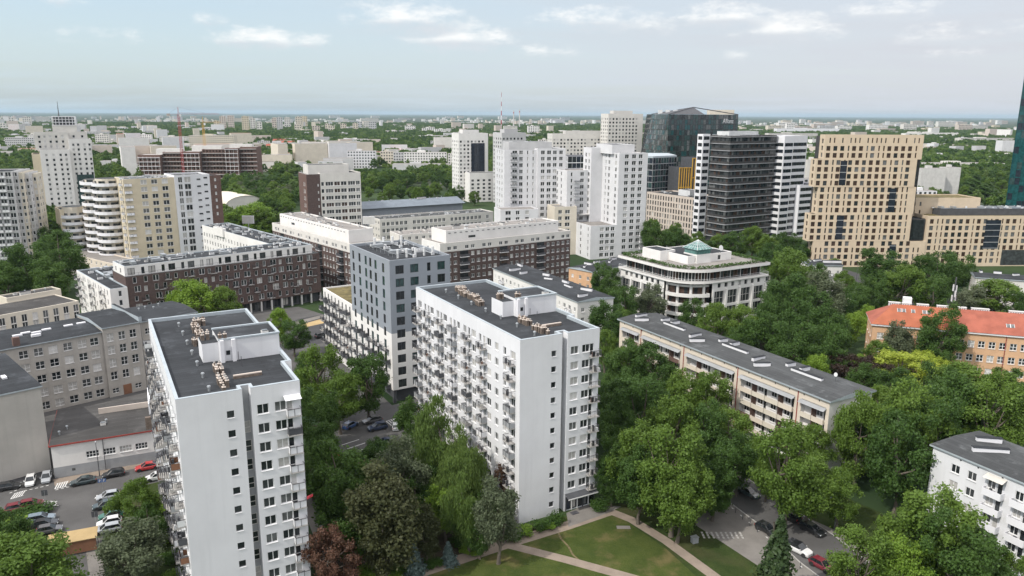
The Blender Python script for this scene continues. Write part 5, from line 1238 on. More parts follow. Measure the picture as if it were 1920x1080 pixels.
# ---- dark green glass office tower with sloped crown
def glass_office():
    l0, c0, r0 = Q(1186, 300, 640), Q(1252, 300, 592), Q(1384, 300, 640)
    l1, c1, r1 = Q(1222, 215, 640), Q(1254, 213, 592), Q(1384, 213, 640)
    back = [(r0.x - 10, r0.y + 50), (l0.x + 10, l0.y + 46)]
    tp = [(c1.x, c1.y), (r1.x, r1.y), back[0], (l1.x, l1.y + 46)]; tp = [(l1.x, l1.y)] + tp[:4]
    t, c = glass_prism('dark green glass office tower with a sloped rooftop frame and white lettering', 'office tower', [(l0.x, l0.y), (c0.x, c0.y), (r0.x, r0.y), back[0], back[1]],
                       [(l1.x, l1.y), (c1.x, c1.y), (r1.x, r1.y), back[0], (l1.x + 4, l1.y + 46)], 0, 71.5, ['pane_teal', 'pane_dark', 'pane_green', 'pane_green', 'pane_mid', 'pane_soft'], 3.9, 3.0, 93, mull='pane_mid')
    f = MB(); w = lambda p, z: (p[0] - c.x, p[1] - c.y, z)
    pk = Q(1300, 203, 625); a, b, d = w(l1, 71.6), w(c1, 71.6), w(r1, 71.6); k = w(pk, 77.0)
    for q in (a, b, d, w((pk.x + 8, pk.y + 30), 72)): f.tube(q, k, .45, n=4, m='charcoal')
    f.poly([b, (b[0] * .5 + d[0] * .5, b[1] * .5 + d[1] * .5, 71.6), k], 'charcoal'); f.poly([a, b, k], 'charcoal')
    obj('roof_frame', f, t)
    h = MB(); hx = w(Q(1355, 210, 650), 0); h.box(hx[0] - 11, hx[0] + 9, hx[1] - 2, hx[1] + 8, 71.6, 75.4, 'pale_cream'); obj('plant_room', h, t)
    u = MB()
    for i in range(4): u.box(-22 + i * 6, -19 + i * 6, -26, -23, 71.6, 75, 'unit_white')
    obj('roof_unit', u, t)
    dv = Vector((r1.x - c1.x, r1.y - c1.y)); an = math.atan2(dv.y, dv.x); no = Vector((dv.y, -dv.x)).normalized(); sp = Vector((c1.x, c1.y)) + dv * .85 + no * .35
    o = obj('sign_lettering', text_mesh('Allianz', 5.0), t, (sp.x - c.x, sp.y - c.y, 64.8)); o.rotation_euler = (math.pi / 2, 0, an)
    # lower glass volume with rounded roof in front
    p = [Q(1176, 350, 520), Q(1222, 350, 505), Q(1266, 350, 520)]; q = [(x.x, x.y) for x in p] + [(p[2].x, p[2].y + 30), (p[0].x, p[0].y + 30)]
    t2, c2 = glass_prism('low dark glass office with a pale curved roof edge below the green tower', 'office building', q, q, 0, 43.5, ['pane_dark', 'pane_green', 'pane_blue'], 3.7, 2.6, 95, mull='grey_panel', name='glass_office')
    s = MB(); s.prism([(x - c2.x, y - c2.y) for x, y in q], 43.6, 44.8, 'zinc', bottom=True); obj('roof_edge', s, t2)
    b_, d_ = Vector(q[0]), Vector(q[1]); an = math.atan2(d_.y - b_.y, d_.x - b_.x); m_ = b_.lerp(d_, .62) + Vector((d_.y - b_.y, -(d_.x - b_.x))).normalized() * .3
    obj_ = obj('sign_lettering', text_mesh('Allianz', 3.0), t2, (m_.x - c2.x, m_.y - c2.y, 40.4)); obj_.rotation_euler = (math.pi / 2, 0, an)
    # blue-black glass slab seen between the white towers
    p = [Q(1064, 330, 470), Q(1122, 318, 470)]; q = [(p[0].x, p[0].y), (p[1].x, p[1].y + 6), (p[1].x, p[1].y + 26), (p[0].x, p[0].y + 26)]
    t3, c3 = glass_prism('blue-black glass office with white floor lines between the white towers', 'office building', q, q, 0, 46, ['pane_dark', 'pane_blue'], 3.7, 2.6, 97, mull='white_panel', name='glass_office')
glass_office()
# ---- pale gridded office and yellow-framed hotel
b = Bld('office_building', 'pale sandstone office gridded with narrow windows left of the dark banded tower', 'office building', P(1213, 360, 23), P(1305, 372, 23), 99)
z = [1.2 + 3.6 * k for k in range(6)]
b.block(0, b.w, 0, 22, 0, 23.2, 'sand_stone', {'F': {'w': [(1.4 + 2.35 * k, q, 1.15, 2.6, 1, 0, None) for q in z for k in range(int(b.w / 2.35))]}, 'R': {'w': [(2 + 2.4 * k, q, .95, 2.5, 1, 0, None) for q in z for k in range(12)]}}, fine=False, sill=False, par=.8, parm='sand_stone', rev=.3)
scatter_units(b, 3, b.w - 3, 3, 19, 22.4, 14, (0, 1, 3, 5)); b.block(20, 30, 8, 16, 22.4, 26, 'unit_white', fine=False, par=.3); b.finish()
b = Bld('hotel_building', 'small building with bright yellow vertical frames beside the dark banded tower', 'hotel', Q(1272, 345, 500), Q(1322, 345, 506), 101)
b.block(0, 9, 0, 14, 0, 38, 'charcoal', par=.3, fine=False); b.block(9.003, 20, 0, 14, 0, 44, 'charcoal', par=.3, fine=False)
fr = b.part('yellow_frame')
for x0, x1, t in ((0, 9, 38), (9.2, 20, 44)):
    n = 5
    for k in range(n + 1): x = x0 + (x1 - x0 - .4) * k / n; fr.box(x, x + .45, -.5, -.004, 0, t, 'crane_yellow')
    for zz in (t - .5, t - 13, t - 26): fr.box(x0 + .45, x1 - .45, -.45, -.01, zz, zz + .5, 'crane_yellow')
b.finish()
# ---- far white towers
def tower(label, x0, x1, yt, D, dp, wall, seed, dark=False, low=None, fh=3.1, top=None, ang=0):
    A, B = Q(x0, yt, D), Q(x1, yt, D + ang); H = A.z
    b = Bld('apartment_tower', label, 'apartment tower', A, B, seed); n = int(H / fh) - 1
    cols = [(u, 1.7, 1.6, 1, 0, .9) for u in [1.8 + 3.2 * k for k in range(max(2, int((b.w - 2) / 3.2)))]]
    b.block(0, b.w, 0, dp, 0, H, wall, {'F': {'w': grid(cols, n, .5, fh)}, 'L': {'w': grid(even(dp, 4, 1.6, 1.6, 1), n, .5, fh)}, 'R': {'w': grid(even(dp, 4, 1.6, 1.6, 1), n, .5, fh)}}, fine=False, sill=False, frame=None, par=.5, rev=.25)
    b.block(b.w * .2, b.w * .75, dp * .25, dp * .75, H - .5, H + 2.6, wall, fine=False, par=.3)
    if dark: g = b.part('glazed_bay'); g.box(b.w * .42, b.w * .88, -.12, -.004, H * .25, H - 8, 'pane_blue')
    if low:
        l0, l1, lh = low; b.block(b.w * l0, b.w * l1, -12, -.01, 0, lh, wall, {'F': {'w': grid(even(b.w * (l1 - l0), 6, 2.2, 1.7, 1), int(lh / fh) - 1, .5, fh)}}, fine=False, sill=False, frame=None, par=.5)
    scatter_units(b, 1, b.w - 1, 1, dp - 1, H - .45, 5, (0, 2, 3)); b.finish(60)
tower('slim white tower with a dark glazed bay rising from the park', 860, 915, 250, 640, 18, 'white_plaster', 111, dark=True, low=(.2, 1.35, 24), ang=10)
tower('narrow grey-white tower just left of the tall white pair', 941, 986, 249, 620, 16, 'light_grey_wall', 113, ang=10)
tower('long cream-white tower block far behind the white towers', 1036, 1168, 251, 700, 18, 'offwhite', 115, ang=14)
tower('tallest pale tower block with a top notch left of the green glass office', 1141, 1206, 213, 690, 16, 'offwhite', 117, ang=10)
# ================================================================== trees
def leaf_mat(name, c1, c2, trans=.36):
    m = bpy.data.materials.new(name); m.use_nodes = True; t = NT(m.node_tree); t.n.clear()
    g = t.new('ShaderNodeNewGeometry'); oi = t.new('ShaderNodeObjectInfo')
    f = t.math('ADD', t.math('MULTIPLY', g.outputs['Random Per Island'], .55), t.math('MULTIPLY', oi.outputs['Random'], .45))
    c = t.mix(f, rgb(c1), rgb(c2))
    d = t.new('ShaderNodeBsdfPrincipled'); t.l.new(c, d.inputs['Base Color']); d.inputs['Roughness'].default_value = .5; d.inputs['Specular IOR Level'].default_value = .2
    tr = t.new('ShaderNodeBsdfTranslucent'); hs = t.new('ShaderNodeHueSaturation'); hs.inputs['Value'].default_value = 1.5; hs.inputs['Hue'].default_value = .485
    t.l.new(c, hs.inputs['Color']); t.l.new(hs.outputs[0], tr.inputs['Color'])
    x = t.new('ShaderNodeMixShader'); x.inputs[0].default_value = trans; t.l.new(d.outputs[0], x.inputs[1]); t.l.new(tr.outputs[0], x.inputs[2])
    o = t.new('ShaderNodeOutputMaterial'); t.l.new(x.outputs[0], o.inputs[0]); MATS[name] = m
leaf_mat('leaf_maple', (0.076, 0.136, 0.023), (0.134, 0.213, 0.039))
leaf_mat('leaf_dark', (0.039, 0.085, 0.019), (0.082, 0.147, 0.033))
leaf_mat('leaf_lime', (0.103, 0.193, 0.023), (0.195, 0.295, 0.044))
leaf_mat('leaf_willow', (0.221, 0.298, 0.035), (0.370, 0.429, 0.070))
leaf_mat('leaf_copper', (.026, .018, .014), (.048, .030, .022), .12)
leaf_mat('leaf_birch', (0.077, 0.133, 0.033), (0.137, 0.202, 0.055))
leaf_mat('leaf_grey', (0.085, 0.112, 0.061), (0.152, 0.177, 0.104))
leaf_mat('leaf_brown', (.046, .058, .024), (.086, .092, .040))
leaf_mat('leaf_plum', (.075, .052, .030), (.15, .080, .056))
leaf_mat('leaf_spruce', (.060, .095, .085), (.11, .15, .14), .1)
leaf_mat('leaf_conifer', (.022, .044, .016), (.05, .080, .026), .1)
leaf_mat('leaf_hedge', (0.032, 0.073, 0.013), (0.065, 0.124, 0.024))
mat('bark', (.13, .11, .09), var=.3, scale=2.5)
def quads(name, C, U, V, mname):
    """one mesh from arrays: centre, half axis u, half axis v -> rhombus leaves"""
    n = len(C); v = np.empty((n, 4, 3)); v[:, 0] = C - U; v[:, 1] = C - V; v[:, 2] = C + U; v[:, 3] = C + V
    me = bpy.data.meshes.new(name); me.vertices.add(n * 4); me.loops.add(n * 4); me.polygons.add(n)
    me.vertices.foreach_set('co', v.reshape(-1).astype(np.float32)); me.loops.foreach_set('vertex_index', np.arange(n * 4, dtype=np.int32))
    me.polygons.foreach_set('loop_start', np.arange(0, n * 4, 4, dtype=np.int32)); me.polygons.foreach_set('loop_total', np.full(n, 4, np.int32))
    me.materials.append(MATS[mname]); me.update(calc_edges=True); return me
def nrm(a): return a / np.maximum(np.linalg.norm(a, axis=1, keepdims=True), 1e-6)
def crown(kind, seed, nleaf, leaf, mname):
    """unit crown: total height 1 (ground to top), radius about .36; returns leaf mesh and limb tips"""
    g = np.random.default_rng(seed); tips = []
    if kind in ('round', 'oval', 'weep', 'wide'):
        ncl = {'round': 62, 'oval': 52, 'weep': 46, 'wide': 70}[kind]
        rx, rz, zc = {'round': (.31, .39, .56), 'oval': (.23, .38, .58), 'weep': (.25, .37, .58), 'wide': (.42, .30, .62)}[kind]
        lob = g.normal(size=(7, 3)); lob /= np.linalg.norm(lob, axis=1, keepdims=True); la = g.uniform(-.34, .30, 7)
        cs, rs = [], []
        while len(cs) < ncl:
            p = g.normal(size=3); p /= np.linalg.norm(p); q = g.uniform(.25, 1.0) ** .45
            big = 1 + (la * np.maximum(0, lob @ p) ** 3).sum()
            x = p * q * big * np.array([rx, rx, rz])
            if x[2] < -rz * .9: continue
            r = g.uniform(.055, .105) * (1.15 - .25 * q)
            cs.append(x + [0, 0, zc]); rs.append(r)
        cs, rs = np.array(cs), np.array(rs); tips = cs
        w = rs ** 2 * g.uniform(.5, 1.4, ncl); k = g.choice(ncl, nleaf, p=w / w.sum())
        d = nrm(g.normal(size=(nleaf, 3)) + (cs[k] - [0, 0, zc - .05]) * 1.6); d = nrm(d)
        rad = rs[k] * (g.uniform(.35, 1.1, nleaf)); ridge = 1 + .25 * np.sin(d[:, 0] * 9 + k) * np.sin(d[:, 1] * 8 + 2 * k)
        C = cs[k] + d * (rad * ridge)[:, None]
        st = g.random(nleaf) < .08; C[st] += d[st] * g.uniform(.0, .045, (st.sum(), 1))
        n = nrm(d + g.normal(scale=.8, size=(nleaf, 3)) + [0, 0, .12]); s = leaf * g.uniform(.6, 1.35, nleaf)
        if kind == 'weep': C[:, 2] -= g.random(nleaf) ** 2 * .16 * (np.linalg.norm(C[:, :2], axis=1) / .25)
    elif kind in ('conifer', 'spruce'):
        t = g.random(nleaf) ** .75; z = .06 + .94 * (1 - t) ** 1.0; tier = np.floor(t * 13); a = g.uniform(0, 2 * np.pi, nleaf)
        prof = .20 if kind == 'conifer' else .26
        rr = prof * (1.02 - z) * g.uniform(.35, 1.05, nleaf) * (1 + .28 * np.sin(a * 5 + tier * 1.9)) * (.75 + .5 * ((t * 13) % 1)) + .012
        C = np.stack([rr * np.cos(a), rr * np.sin(a), z - rr * .35], 1); d = nrm(np.stack([np.cos(a), np.sin(a), np.full(nleaf, .55)], 1))
        n = nrm(d + g.normal(scale=.5, size=(nleaf, 3))); s = leaf * g.uniform(.6, 1.3, nleaf)
    elif kind == 'poplar':
        z = g.uniform(.1, 1, nleaf); a = g.uniform(0, 2 * np.pi, nleaf); prof = .11 * np.sin(np.clip((z - .05) / .95, 0, 1) * np.pi) ** .55
        rr = prof * g.uniform(.4, 1.1, nleaf) * (1 + .3 * np.sin(a * 3 + z * 21)); C = np.stack([rr * np.cos(a), rr * np.sin(a), z], 1)
        d = nrm(np.stack([np.cos(a), np.sin(a), np.full(nleaf, .5)], 1)); n = nrm(d + g.normal(scale=.6, size=(nleaf, 3))); s = leaf * g.uniform(.6, 1.3, nleaf)
    else:  # bush
        ncl = 12; cs = np.stack([g.uniform(-.35, .35, ncl), g.uniform(-.35, .35, ncl), g.uniform(.3, .62, ncl)], 1); rs = g.uniform(.2, .34, ncl); k = g.choice(ncl, nleaf)
        d = nrm(g.normal(size=(nleaf, 3))); C = cs[k] + d * (rs[k] * g.uniform(.6, 1.05, nleaf))[:, None]; C[:, 2] = np.abs(C[:, 2])
        n = nrm(d + g.normal(scale=.6, size=(nleaf, 3)) + [0, 0, .4]); s = leaf * g.uniform(.6, 1.3, nleaf)
    h = nrm(np.cross(n, g.normal(size=(nleaf, 3)))); v = np.cross(n, h)
    if kind == 'weep': h = nrm(h * .5 + [0, 0, -1.0]); v = nrm(np.cross(n, h)); return quads('crown', C, h * (s * 1.7)[:, None], v * (s * .5)[:, None], mname), tips
    return quads('crown', C, h * (s * 1.05)[:, None], v * (s * .72)[:, None], mname), tips
def trunk(kind, seed, tips, h=1.0):
    m = MB(); r = random.Random(seed)
    top = .5 if kind not in ('conifer', 'spruce', 'poplar') else .92
    p = Vector((0, 0, 0)); rad = .022; n = 5
    pts = [Vector((r.uniform(-.012, .012) * k, r.uniform(-.012, .012) * k, top * k / n)) for k in range(n + 1)]
    for k in range(n): m.tube(pts[k], pts[k + 1], rad * (1.25 if k == 0 else 1) * (1 - .13 * k), rad * (1 - .13 * (k + 1)), 7, 'bark', cap=False)
    if len(tips):
        for t in r.sample(list(range(len(tips))), min(11, len(tips))):
            a = pts[r.randint(2, n)]; b = Vector(tips[t]); mid = a.lerp(b, .5) + Vector((0, 0, -.02))
            m.tube(a, mid, .011, .008, 5, 'bark', cap=False); m.tube(mid, b, .008, .003, 5, 'bark', cap=False)
    return m.mesh('trunk', True)
TK = {  # kind: crown form, material, leaves, leaf size (share of height), words
    'maple': ('round', 'leaf_maple', 17000, .0112, 'broad mid-green tree'), 'dark': ('round', 'leaf_dark', 17000, .0112, 'dense dark green tree'),
    'lime': ('round', 'leaf_lime', 15000, .0115, 'light green tree'), 'willow': ('wide', 'leaf_willow', 18000, .0125, 'bright yellow-green tree'),
    'copper': ('wide', 'leaf_copper', 15000, .013, 'dark copper-leaved tree'), 'birch': ('weep', 'leaf_birch', 14000, .0115, 'drooping grey-green birch'),
    'grey': ('oval', 'leaf_grey', 13000, .0118, 'grey-green tree'), 'brown': ('oval', 'leaf_brown', 14000, .012, 'olive-brown tree'),
    'plum': ('round', 'leaf_plum', 12000, .0145, 'reddish-leaved tree'), 'spruce': ('spruce', 'leaf_spruce', 3000, .030, 'blue-grey spruce'),
    'conifer': ('conifer', 'leaf_conifer', 5000, .020, 'tall narrow dark conifer'), 'poplar': ('poplar', 'leaf_dark', 3500, .018, 'slim upright poplar'),
    'wide': ('wide', 'leaf_dark', 19000, .0115, 'wide-crowned dark green tree'), 'bush': ('bush', 'leaf_hedge', 1500, .05, 'rounded green bush'), 'limebush': ('bush', 'leaf_lime', 1500, .05, 'light green bush')}
PROTO = {}
NVAR = {'maple': 4, 'dark': 4, 'lime': 2, 'wide': 2, 'birch': 2}
for k, (form, mn, nl, lf, _) in TK.items():
    PROTO[k] = []
    for i in range(NVAR.get(k, 1)):
        me, tips = crown(form, hash_seed := 100 + 17 * len(PROTO) + i, nl, lf, mn); PROTO[k].append((me, trunk(form, hash_seed, tips) if form != 'bush' else None))
RAD = {'round': .40, 'oval': .31, 'weep': .33, 'wide': .52, 'conifer': .17, 'spruce': .22, 'poplar': .11, 'bush': .55}
TREES = []
def clear_of(x, y, rad, push=True):
    """nudge a tree out of any wall it would stand in"""
    for _ in range(3):
        moved = False
        for Mi, M, x0, x1, y0, y1 in FOOT:
            q = Mi @ Vector((x, y, 0)); m = rad
            if x0 - m < q.x < x1 + m and y0 - m < q.y < y1 + m:
                if not push: return None
                d = [(q.x - (x0 - m), (x0 - m, q.y)), ((x1 + m) - q.x, (x1 + m, q.y)), (q.y - (y0 - m), (q.x, y0 - m)), ((y1 + m) - q.y, (q.x, y1 + m))]
                d.sort(key=lambda e: e[0]); w = M @ Vector((d[0][1][0], d[0][1][1], 0)); x, y = w.x, w.y; moved = True
        if not moved: break
    return x, y
def tree_px(px, py, wpx, h, kind, zone, push=True):
    """a tree whose crown centre is seen at (px, py), wpx pixels wide, h metres tall"""
    form = TK[kind][0]; zc = h * (.6 if form != 'bush' else .45); p = P(px, py, zc); dist = Vector((p.x, p.y, CAMH - zc)).length
    rad = wpx * dist / F / 2
    if form in ('round', 'oval', 'weep') and rad / RAD[form] * 1.12 > h:      # crowns as tall as they are wide
        h = min(rad / RAD[form] * 1.12, h * 1.45); zc = h * .6; p = P(px, py, zc); rad = wpx * Vector((p.x, p.y, CAMH - zc)).length / F / 2
    q = clear_of(p.x, p.y, rad * .62) if push else (p.x, p.y)
    TREES.append((q[0], q[1], h, rad, kind, zone))
def tree_at(x, y, h, rad, kind, zone): TREES.append((x, y, h, rad, kind, zone))
def fill(poly, n, hs, kinds, zone, seed, spacing=6.5, scale=.38):
    r = random.Random(seed); w = [P(*p) for p in poly]; xs = [p.x for p in w]; ys = [p.y for p in w]; got = 0
    for _ in range(n * 60):
        if got >= n: break
        x, y = r.uniform(min(xs), max(xs)), r.uniform(min(ys), max(ys)); ins = False
        for i in range(len(w)):
            a, c = w[i], w[i - 1]
            if (a.y > y) != (c.y > y) and x < (c.x - a.x) * (y - a.y) / (c.y - a.y) + a.x: ins = not ins
        if not ins: continue
        h = r.uniform(*hs); rad = h * scale * r.uniform(.85, 1.15)
        if clear_of(x, y, rad * .7, False) is None: continue
        if any((x - t[0]) ** 2 + (y - t[1]) ** 2 < (spacing) ** 2 for t in TREES): continue
        tree_at(x, y, h, rad, r.choice(kinds), zone); got += 1
ORD = ['first', 'second', 'third', 'fourth', 'fifth', 'sixth', 'seventh', 'eighth', 'ninth', 'tenth', 'eleventh', 'twelfth', 'thirteenth', 'fourteenth', 'fifteenth', 'sixteenth', 'seventeenth', 'eighteenth', 'nineteenth', 'twentieth']
ORD += ['twenty-' + w for w in ORD[:9]] + ['thirtieth'] + ['thirty-' + w for w in ORD[:9]]
def plant_all():
    by = {}
    for t in TREES: by.setdefault((t[4], t[5]), []).append(t)
    r = random.Random(77)
    for (kind, zone), L in by.items():
        L.sort(key=lambda t: px_of((t[0], t[1], t[2] * .6))[0]); words = TK[kind][4]
        for i, (x, y, h, rad, _, _) in enumerate(L):
            if len(L) == 1: lab = words + ' ' + zone
            elif i == len(L) - 1: lab = 'rightmost ' + words + ' ' + zone
            elif i == 0: lab = 'leftmost ' + words + ' ' + zone
            else: lab = ORD[i] + ' ' + words + ' from the left ' + zone
            form = TK[kind][0]; me, tr = r.choice(PROTO[kind])
            name = 'bush' if form == 'bush' else ('conifer_tree' if form in ('conifer', 'spruce') else 'tree')
            o = thing(name, lab, 'bush' if form == 'bush' else 'tree', (x, y, 0), r.uniform(0, 6.28), None if len(L) == 1 else 'trees ' + zone if form != 'bush' else 'bushes ' + zone)
            s = rad / RAD[form] * 1.12
            if form == 'bush': s = rad / .62; o.scale = (s, s, h)
            else: o.scale = (s * r.uniform(.9, 1.12), s * r.uniform(.9, 1.12), h); o.rotation_euler = (r.uniform(-.04, .04), r.uniform(-.04, .04), o.rotation_euler[2])
            if tr:
                t_ = bpy.data.objects.new('trunk', tr); COL.objects.link(t_); t_.parent = o
            c = bpy.data.objects.new('crown', me); COL.objects.link(c); c.parent = o
# ================================================================== rounded office with roof garden
def round_office():
    A = Vector((59.0, 252.5)); d = Vector((math.cos(R(30)), math.sin(R(30))))
    b = Bld('office_building', 'white rounded-corner office with a roof garden and a green glass pyramid', 'office building', A, A + d * 36.5, 121)
    W, Dp, r = 37.5, 36.0, 11.5
    m = 'white_plaster'; kw = dict(fine=False, sill=False, frame='frame_dark')
    arc = lambda rr, n=14, c=(r, r): [(c[0] - rr * math.cos(math.pi / 2 * k / n), c[1] - rr * math.sin(math.pi / 2 * k / n)) for k in range(n + 1)]
    def ring(off):
        a = arc(r + off); return a + [(W + off, -off), (W + off, Dp + off), (-off, Dp + off)]
    # facades: tall framed glass bays, a row of small windows above
    bays = lambda L, n, s0: [(s0 + (L - 2 * s0) * k / (n - 1), z, 4.9, 5.0, 3, .5, 'frame_pale', 'pane_mid') for z in (.6, 6.4) for k in range(n)] + [(s0 + (L - 2 * s0) * k / (2 * n - 2), 12.6, 1.5, 1.6, 1, 0) for k in range(2 * n - 1)]
    b.face((r, 0), (1, 0), W - r, 0, 15, m, bays(W - r, 4, 3.4), rev=.45, **kw)
    b.face((0, Dp), (0, -1), Dp - r, 0, 15, m, bays(Dp - r, 4, 3.4), rev=.45, **kw)
    b.face((W, 0), (0, 1), Dp, 0, 15, m, bays(Dp, 5, 3.4), rev=.45, **kw); b.face((W, Dp), (-1, 0), W, 0, 15, m)
    pil = b.part('pilaster')
    for k in range(5):
        x = r + .5 + 6.4 * k * (W - r - 6.8) / 19.2; pil.box(x - .45, x + .45, -.35, -.004, 0, 12.0, m); y = r + .5 + 5.9 * k; pil.box(-.35, -.004, y - .45, y + .45, 0, 12.0, m)
    # curved corner: glazed drum with stacked balcony bands
    dr = b.part('corner_glazing'); a = arc(r - 1.4)
    for k in range(len(a) - 1):
        p, q = a[k], a[k + 1]
        for i in range(4):
            z = .5 + i * 3.35
            dr.poly([p + (z,), q + (z,), q + (z + 2.6,), p + (z + 2.6,)], 'pane_brown' if (k + i) % 3 else 'pane_dark')
            dr.poly([p + (z + 2.6,), q + (z + 2.6,), q + (z + 3.35,), p + (z + 3.35,)], m)
    for p in a[::4]: pil.tube((p[0], p[1], 0), (p[0], p[1], 14.8), .5, n=8, m=m)
    ab = arc(r + .6)
    for z, s0, s1 in ((3.1, 1, 13), (6.5, 1, 13), (9.9, 1, 13)):
        bd = MB()
        for k in range(s0, s1):
            p, q = ab[k], ab[k + 1]; pi, qi = a[k], a[k + 1]
            bd.poly([p + (z,), q + (z,), q + (z + 1.25,), p + (z + 1.25,)], m); bd.poly([pi + (z + .3,), p + (z + .3,), q + (z + .3,), qi + (z + .3,)][::-1], 'pale_chimney')
            bd.poly([pi + (z,), qi + (z,), q + (z,), p + (z,)][::-1], m)
            ip, iq = tuple(Vector(p).lerp(Vector(pi), .12)), tuple(Vector(q).lerp(Vector(qi), .12))
            bd.poly([p + (z + 1.25,), q + (z + 1.25,), iq + (z + 1.25,), ip + (z + 1.25,)], m); bd.poly([iq + (z + .3,), ip + (z + .3,), ip + (z + 1.25,), iq + (z + 1.25,)], m)
        for e in (s0, s1): bd.poly([ab[e] + (z,), a[e] + (z,), a[e] + (z + 1.25,), ab[e] + (z + 1.25,)], m)
        b.put(Proto('balcony', bd), 0, 0, 0)
    # projecting ledge, set-back glazed storey, overhanging roof slab
    lg = b.part('ledge'); lg.prism(ring(.7), 14.7, 15.3, m, top='pale_chimney', bottom=True)
    gl = b.part('glazed_storey'); rg = ring(-1.5); n = len(rg)
    for k in range(n):
        p, q = Vector(rg[k]), Vector(rg[(k + 1) % n]); L = (q - p).length; c = max(1, int(L / 1.6))
        for j in range(c):
            a0, a1 = p.lerp(q, j / c), p.lerp(q, (j + 1) / c)
            gl.poly([(a0.x, a0.y, 15.3), (a1.x, a1.y, 15.3), (a1.x, a1.y, 18.7), (a0.x, a0.y, 18.7)], b.rng.choice(['pane_brown', 'pane_dark', 'pane_mid']))
            gl.box(a0.x - .09, a0.x + .09, a0.y - .09, a0.y + .09, 15.3, 18.7, m if j % 3 == 0 else 'red_brown')
    rl = b.part('railing'); rr = ring(.55)
    for k in range(n):
        p, q = rr[k], rr[(k + 1) % n]; rl.tube(p + (16.3,), q + (16.3,), .05, n=4, m='unit_white'); rl.tube(p + (15.8,), q + (15.8,), .03, n=4, m='unit_white'); rl.tube(p + (15.3,), p + (16.3,), .05, n=4, m='unit_white')
    b.roof.prism(ring(.9), 18.7, 19.7, m, top='roof_gravel', bottom=True)
    # roof garden hedge along the edges
    rng = random.Random(3)
    hd = b.part('hedge'); hr = ring(-.6)
    for k in range(n):
        p, q = Vector(hr[k]), Vector(hr[(k + 1) % n]); c = max(1, int((q - p).length / .35))
        for j in range(c * 7):
            o = p.lerp(q, rng.random()); x, y, z = o.x + rng.uniform(-.7, .7), o.y + rng.uniform(-.7, .7), 19.75 + rng.uniform(0, 1.0); s = .28
            u = Vector((rng.gauss(0, 1), rng.gauss(0, 1), rng.gauss(0, 1))).normalized() * s; w = u.orthogonal().normalized() * s; c0 = Vector((x, y, z))
            hd.poly([c0 - u, c0 - w, c0 + u, c0 + w], 'leaf_hedge')
    # roof house and pyramid
    b.block(9, 30, 10, 28, 19.7, 22.6, m, {'F': [(4, 20.2, 1.4, 1.6, 1, 0), (15, 20.2, 1.4, 1.6, 1, 0)], 'L': [(5, 20.2, 1.4, 1.6, 1, 0)]}, par=.2, **kw)
    b.block(5, 12, 20, 30, 19.7, 23.2, m, par=.2, **kw)
    py = b.part('glass_pyramid'); x0, x1, y0, y1 = 12.6, 19.4, 9.4, 16.2
    py.box(x0, x1, y0, y1, 19.7, 22.9, m); py.box(x0 + .2, x1 - .2, y0 + .2, y1 - .2, 22.9, 24.6, 'pyramid_glass')
    ap = ((x0 + x1) / 2, (y0 + y1) / 2, 27.6); cs = [(x0 - .4, y0 - .4, 24.6), (x1 + .4, y0 - .4, 24.6), (x1 + .4, y1 + .4, 24.6), (x0 - .4, y1 + .4, 24.6)]
    for k in range(4):
        py.poly([cs[k], cs[(k + 1) % 4], ap], 'pyramid_glass'); py.tube(cs[k], ap, .09, n=4, m='unit_white')
        for j in (1, 2, 3): py.tube(Vector(cs[k]).lerp(Vector(ap), j / 4), Vector(cs[(k + 1) % 4]).lerp(Vector(ap), j / 4), .05, n=4, m='unit_white')
        for j in range(1, 5): py.tube(Vector(cs[k]).lerp(Vector(cs[(k + 1) % 4]), j / 5), ap, .04, n=4, m='unit_white', cap=False)
    ds = MB(); ds.tube((0, 0, 0), (0, 0, 1.4), .08, n=6); ds.tube((0, -.15, 1.9), (0, .2, 1.8), 1.0, .4, n=14, m='unit_white'); b.put(Proto('satellite_dish', ds), 24, 9.5, 22.6)
    ds2 = MB(); ds2.tube((0, 0, 0), (0, 0, 5.5), .09, .05, n=5, m='unit_white'); b.put(Proto('flagpole', ds2), 7, 19, 19.7)
    scatter_units(b, 22, 35, 10, 30, 19.7, 8, (0, 3, 2)); b.finish()
    # lower rear wing to its right
    c = Bld('office_building', 'low white office wing with stacked balconies right of the rounded office', 'office building', b.M @ Vector((37.9, 6, 0)), b.M @ Vector((52, 6, 0)), 123)
    c.block(0, 9, 0, 24, 0, 12.6, m, {'F': grid(even(9, 3, 1.8, 1.8), 4, .5, 3.1)}, fine=False, par=.4)
    for k in range(3): c.put(balcony(3.4, 1.2, 'panel', 'white_panel', 'white_panel', 1, fine=False), 5.5, 0, 3.2 + 3.1 * k)
    c.finish()
round_office()
Z = {}
def T(zone, *L):
    for q in L: tree_px(*q, zone)
T('at the bottom left corner', (45, 1072, 170, 10, 'maple'), (12, 985, 70, 6, 'dark'), (15, 1065, 120, 10, 'maple'))
T('between parking lane and left slab', (262, 938, 78, 9, 'maple'), (280, 978, 60, 7, 'dark'), (243, 1030, 105, 8, 'grey'))
T('under the left slab balconies', (300, 1010, 40, 1.6, 'limebush'), (318, 1045, 42, 1.6, 'bush'), (310, 985, 34, 1.6, 'bush'), (290, 955, 40, 2, 'limebush'), (328, 1075, 36, 1.4, 'limebush'), (65, 955, 60, 1.6, 'bush'), (30, 985, 60, 2, 'limebush'))
T('by the low white building at left', (45, 495, 95, 17, 'dark'), (118, 475, 85, 18, 'dark'), (95, 520, 70, 14, 'dark'), (15, 525, 70, 13, 'dark'), (140, 445, 60, 13, 'dark'))
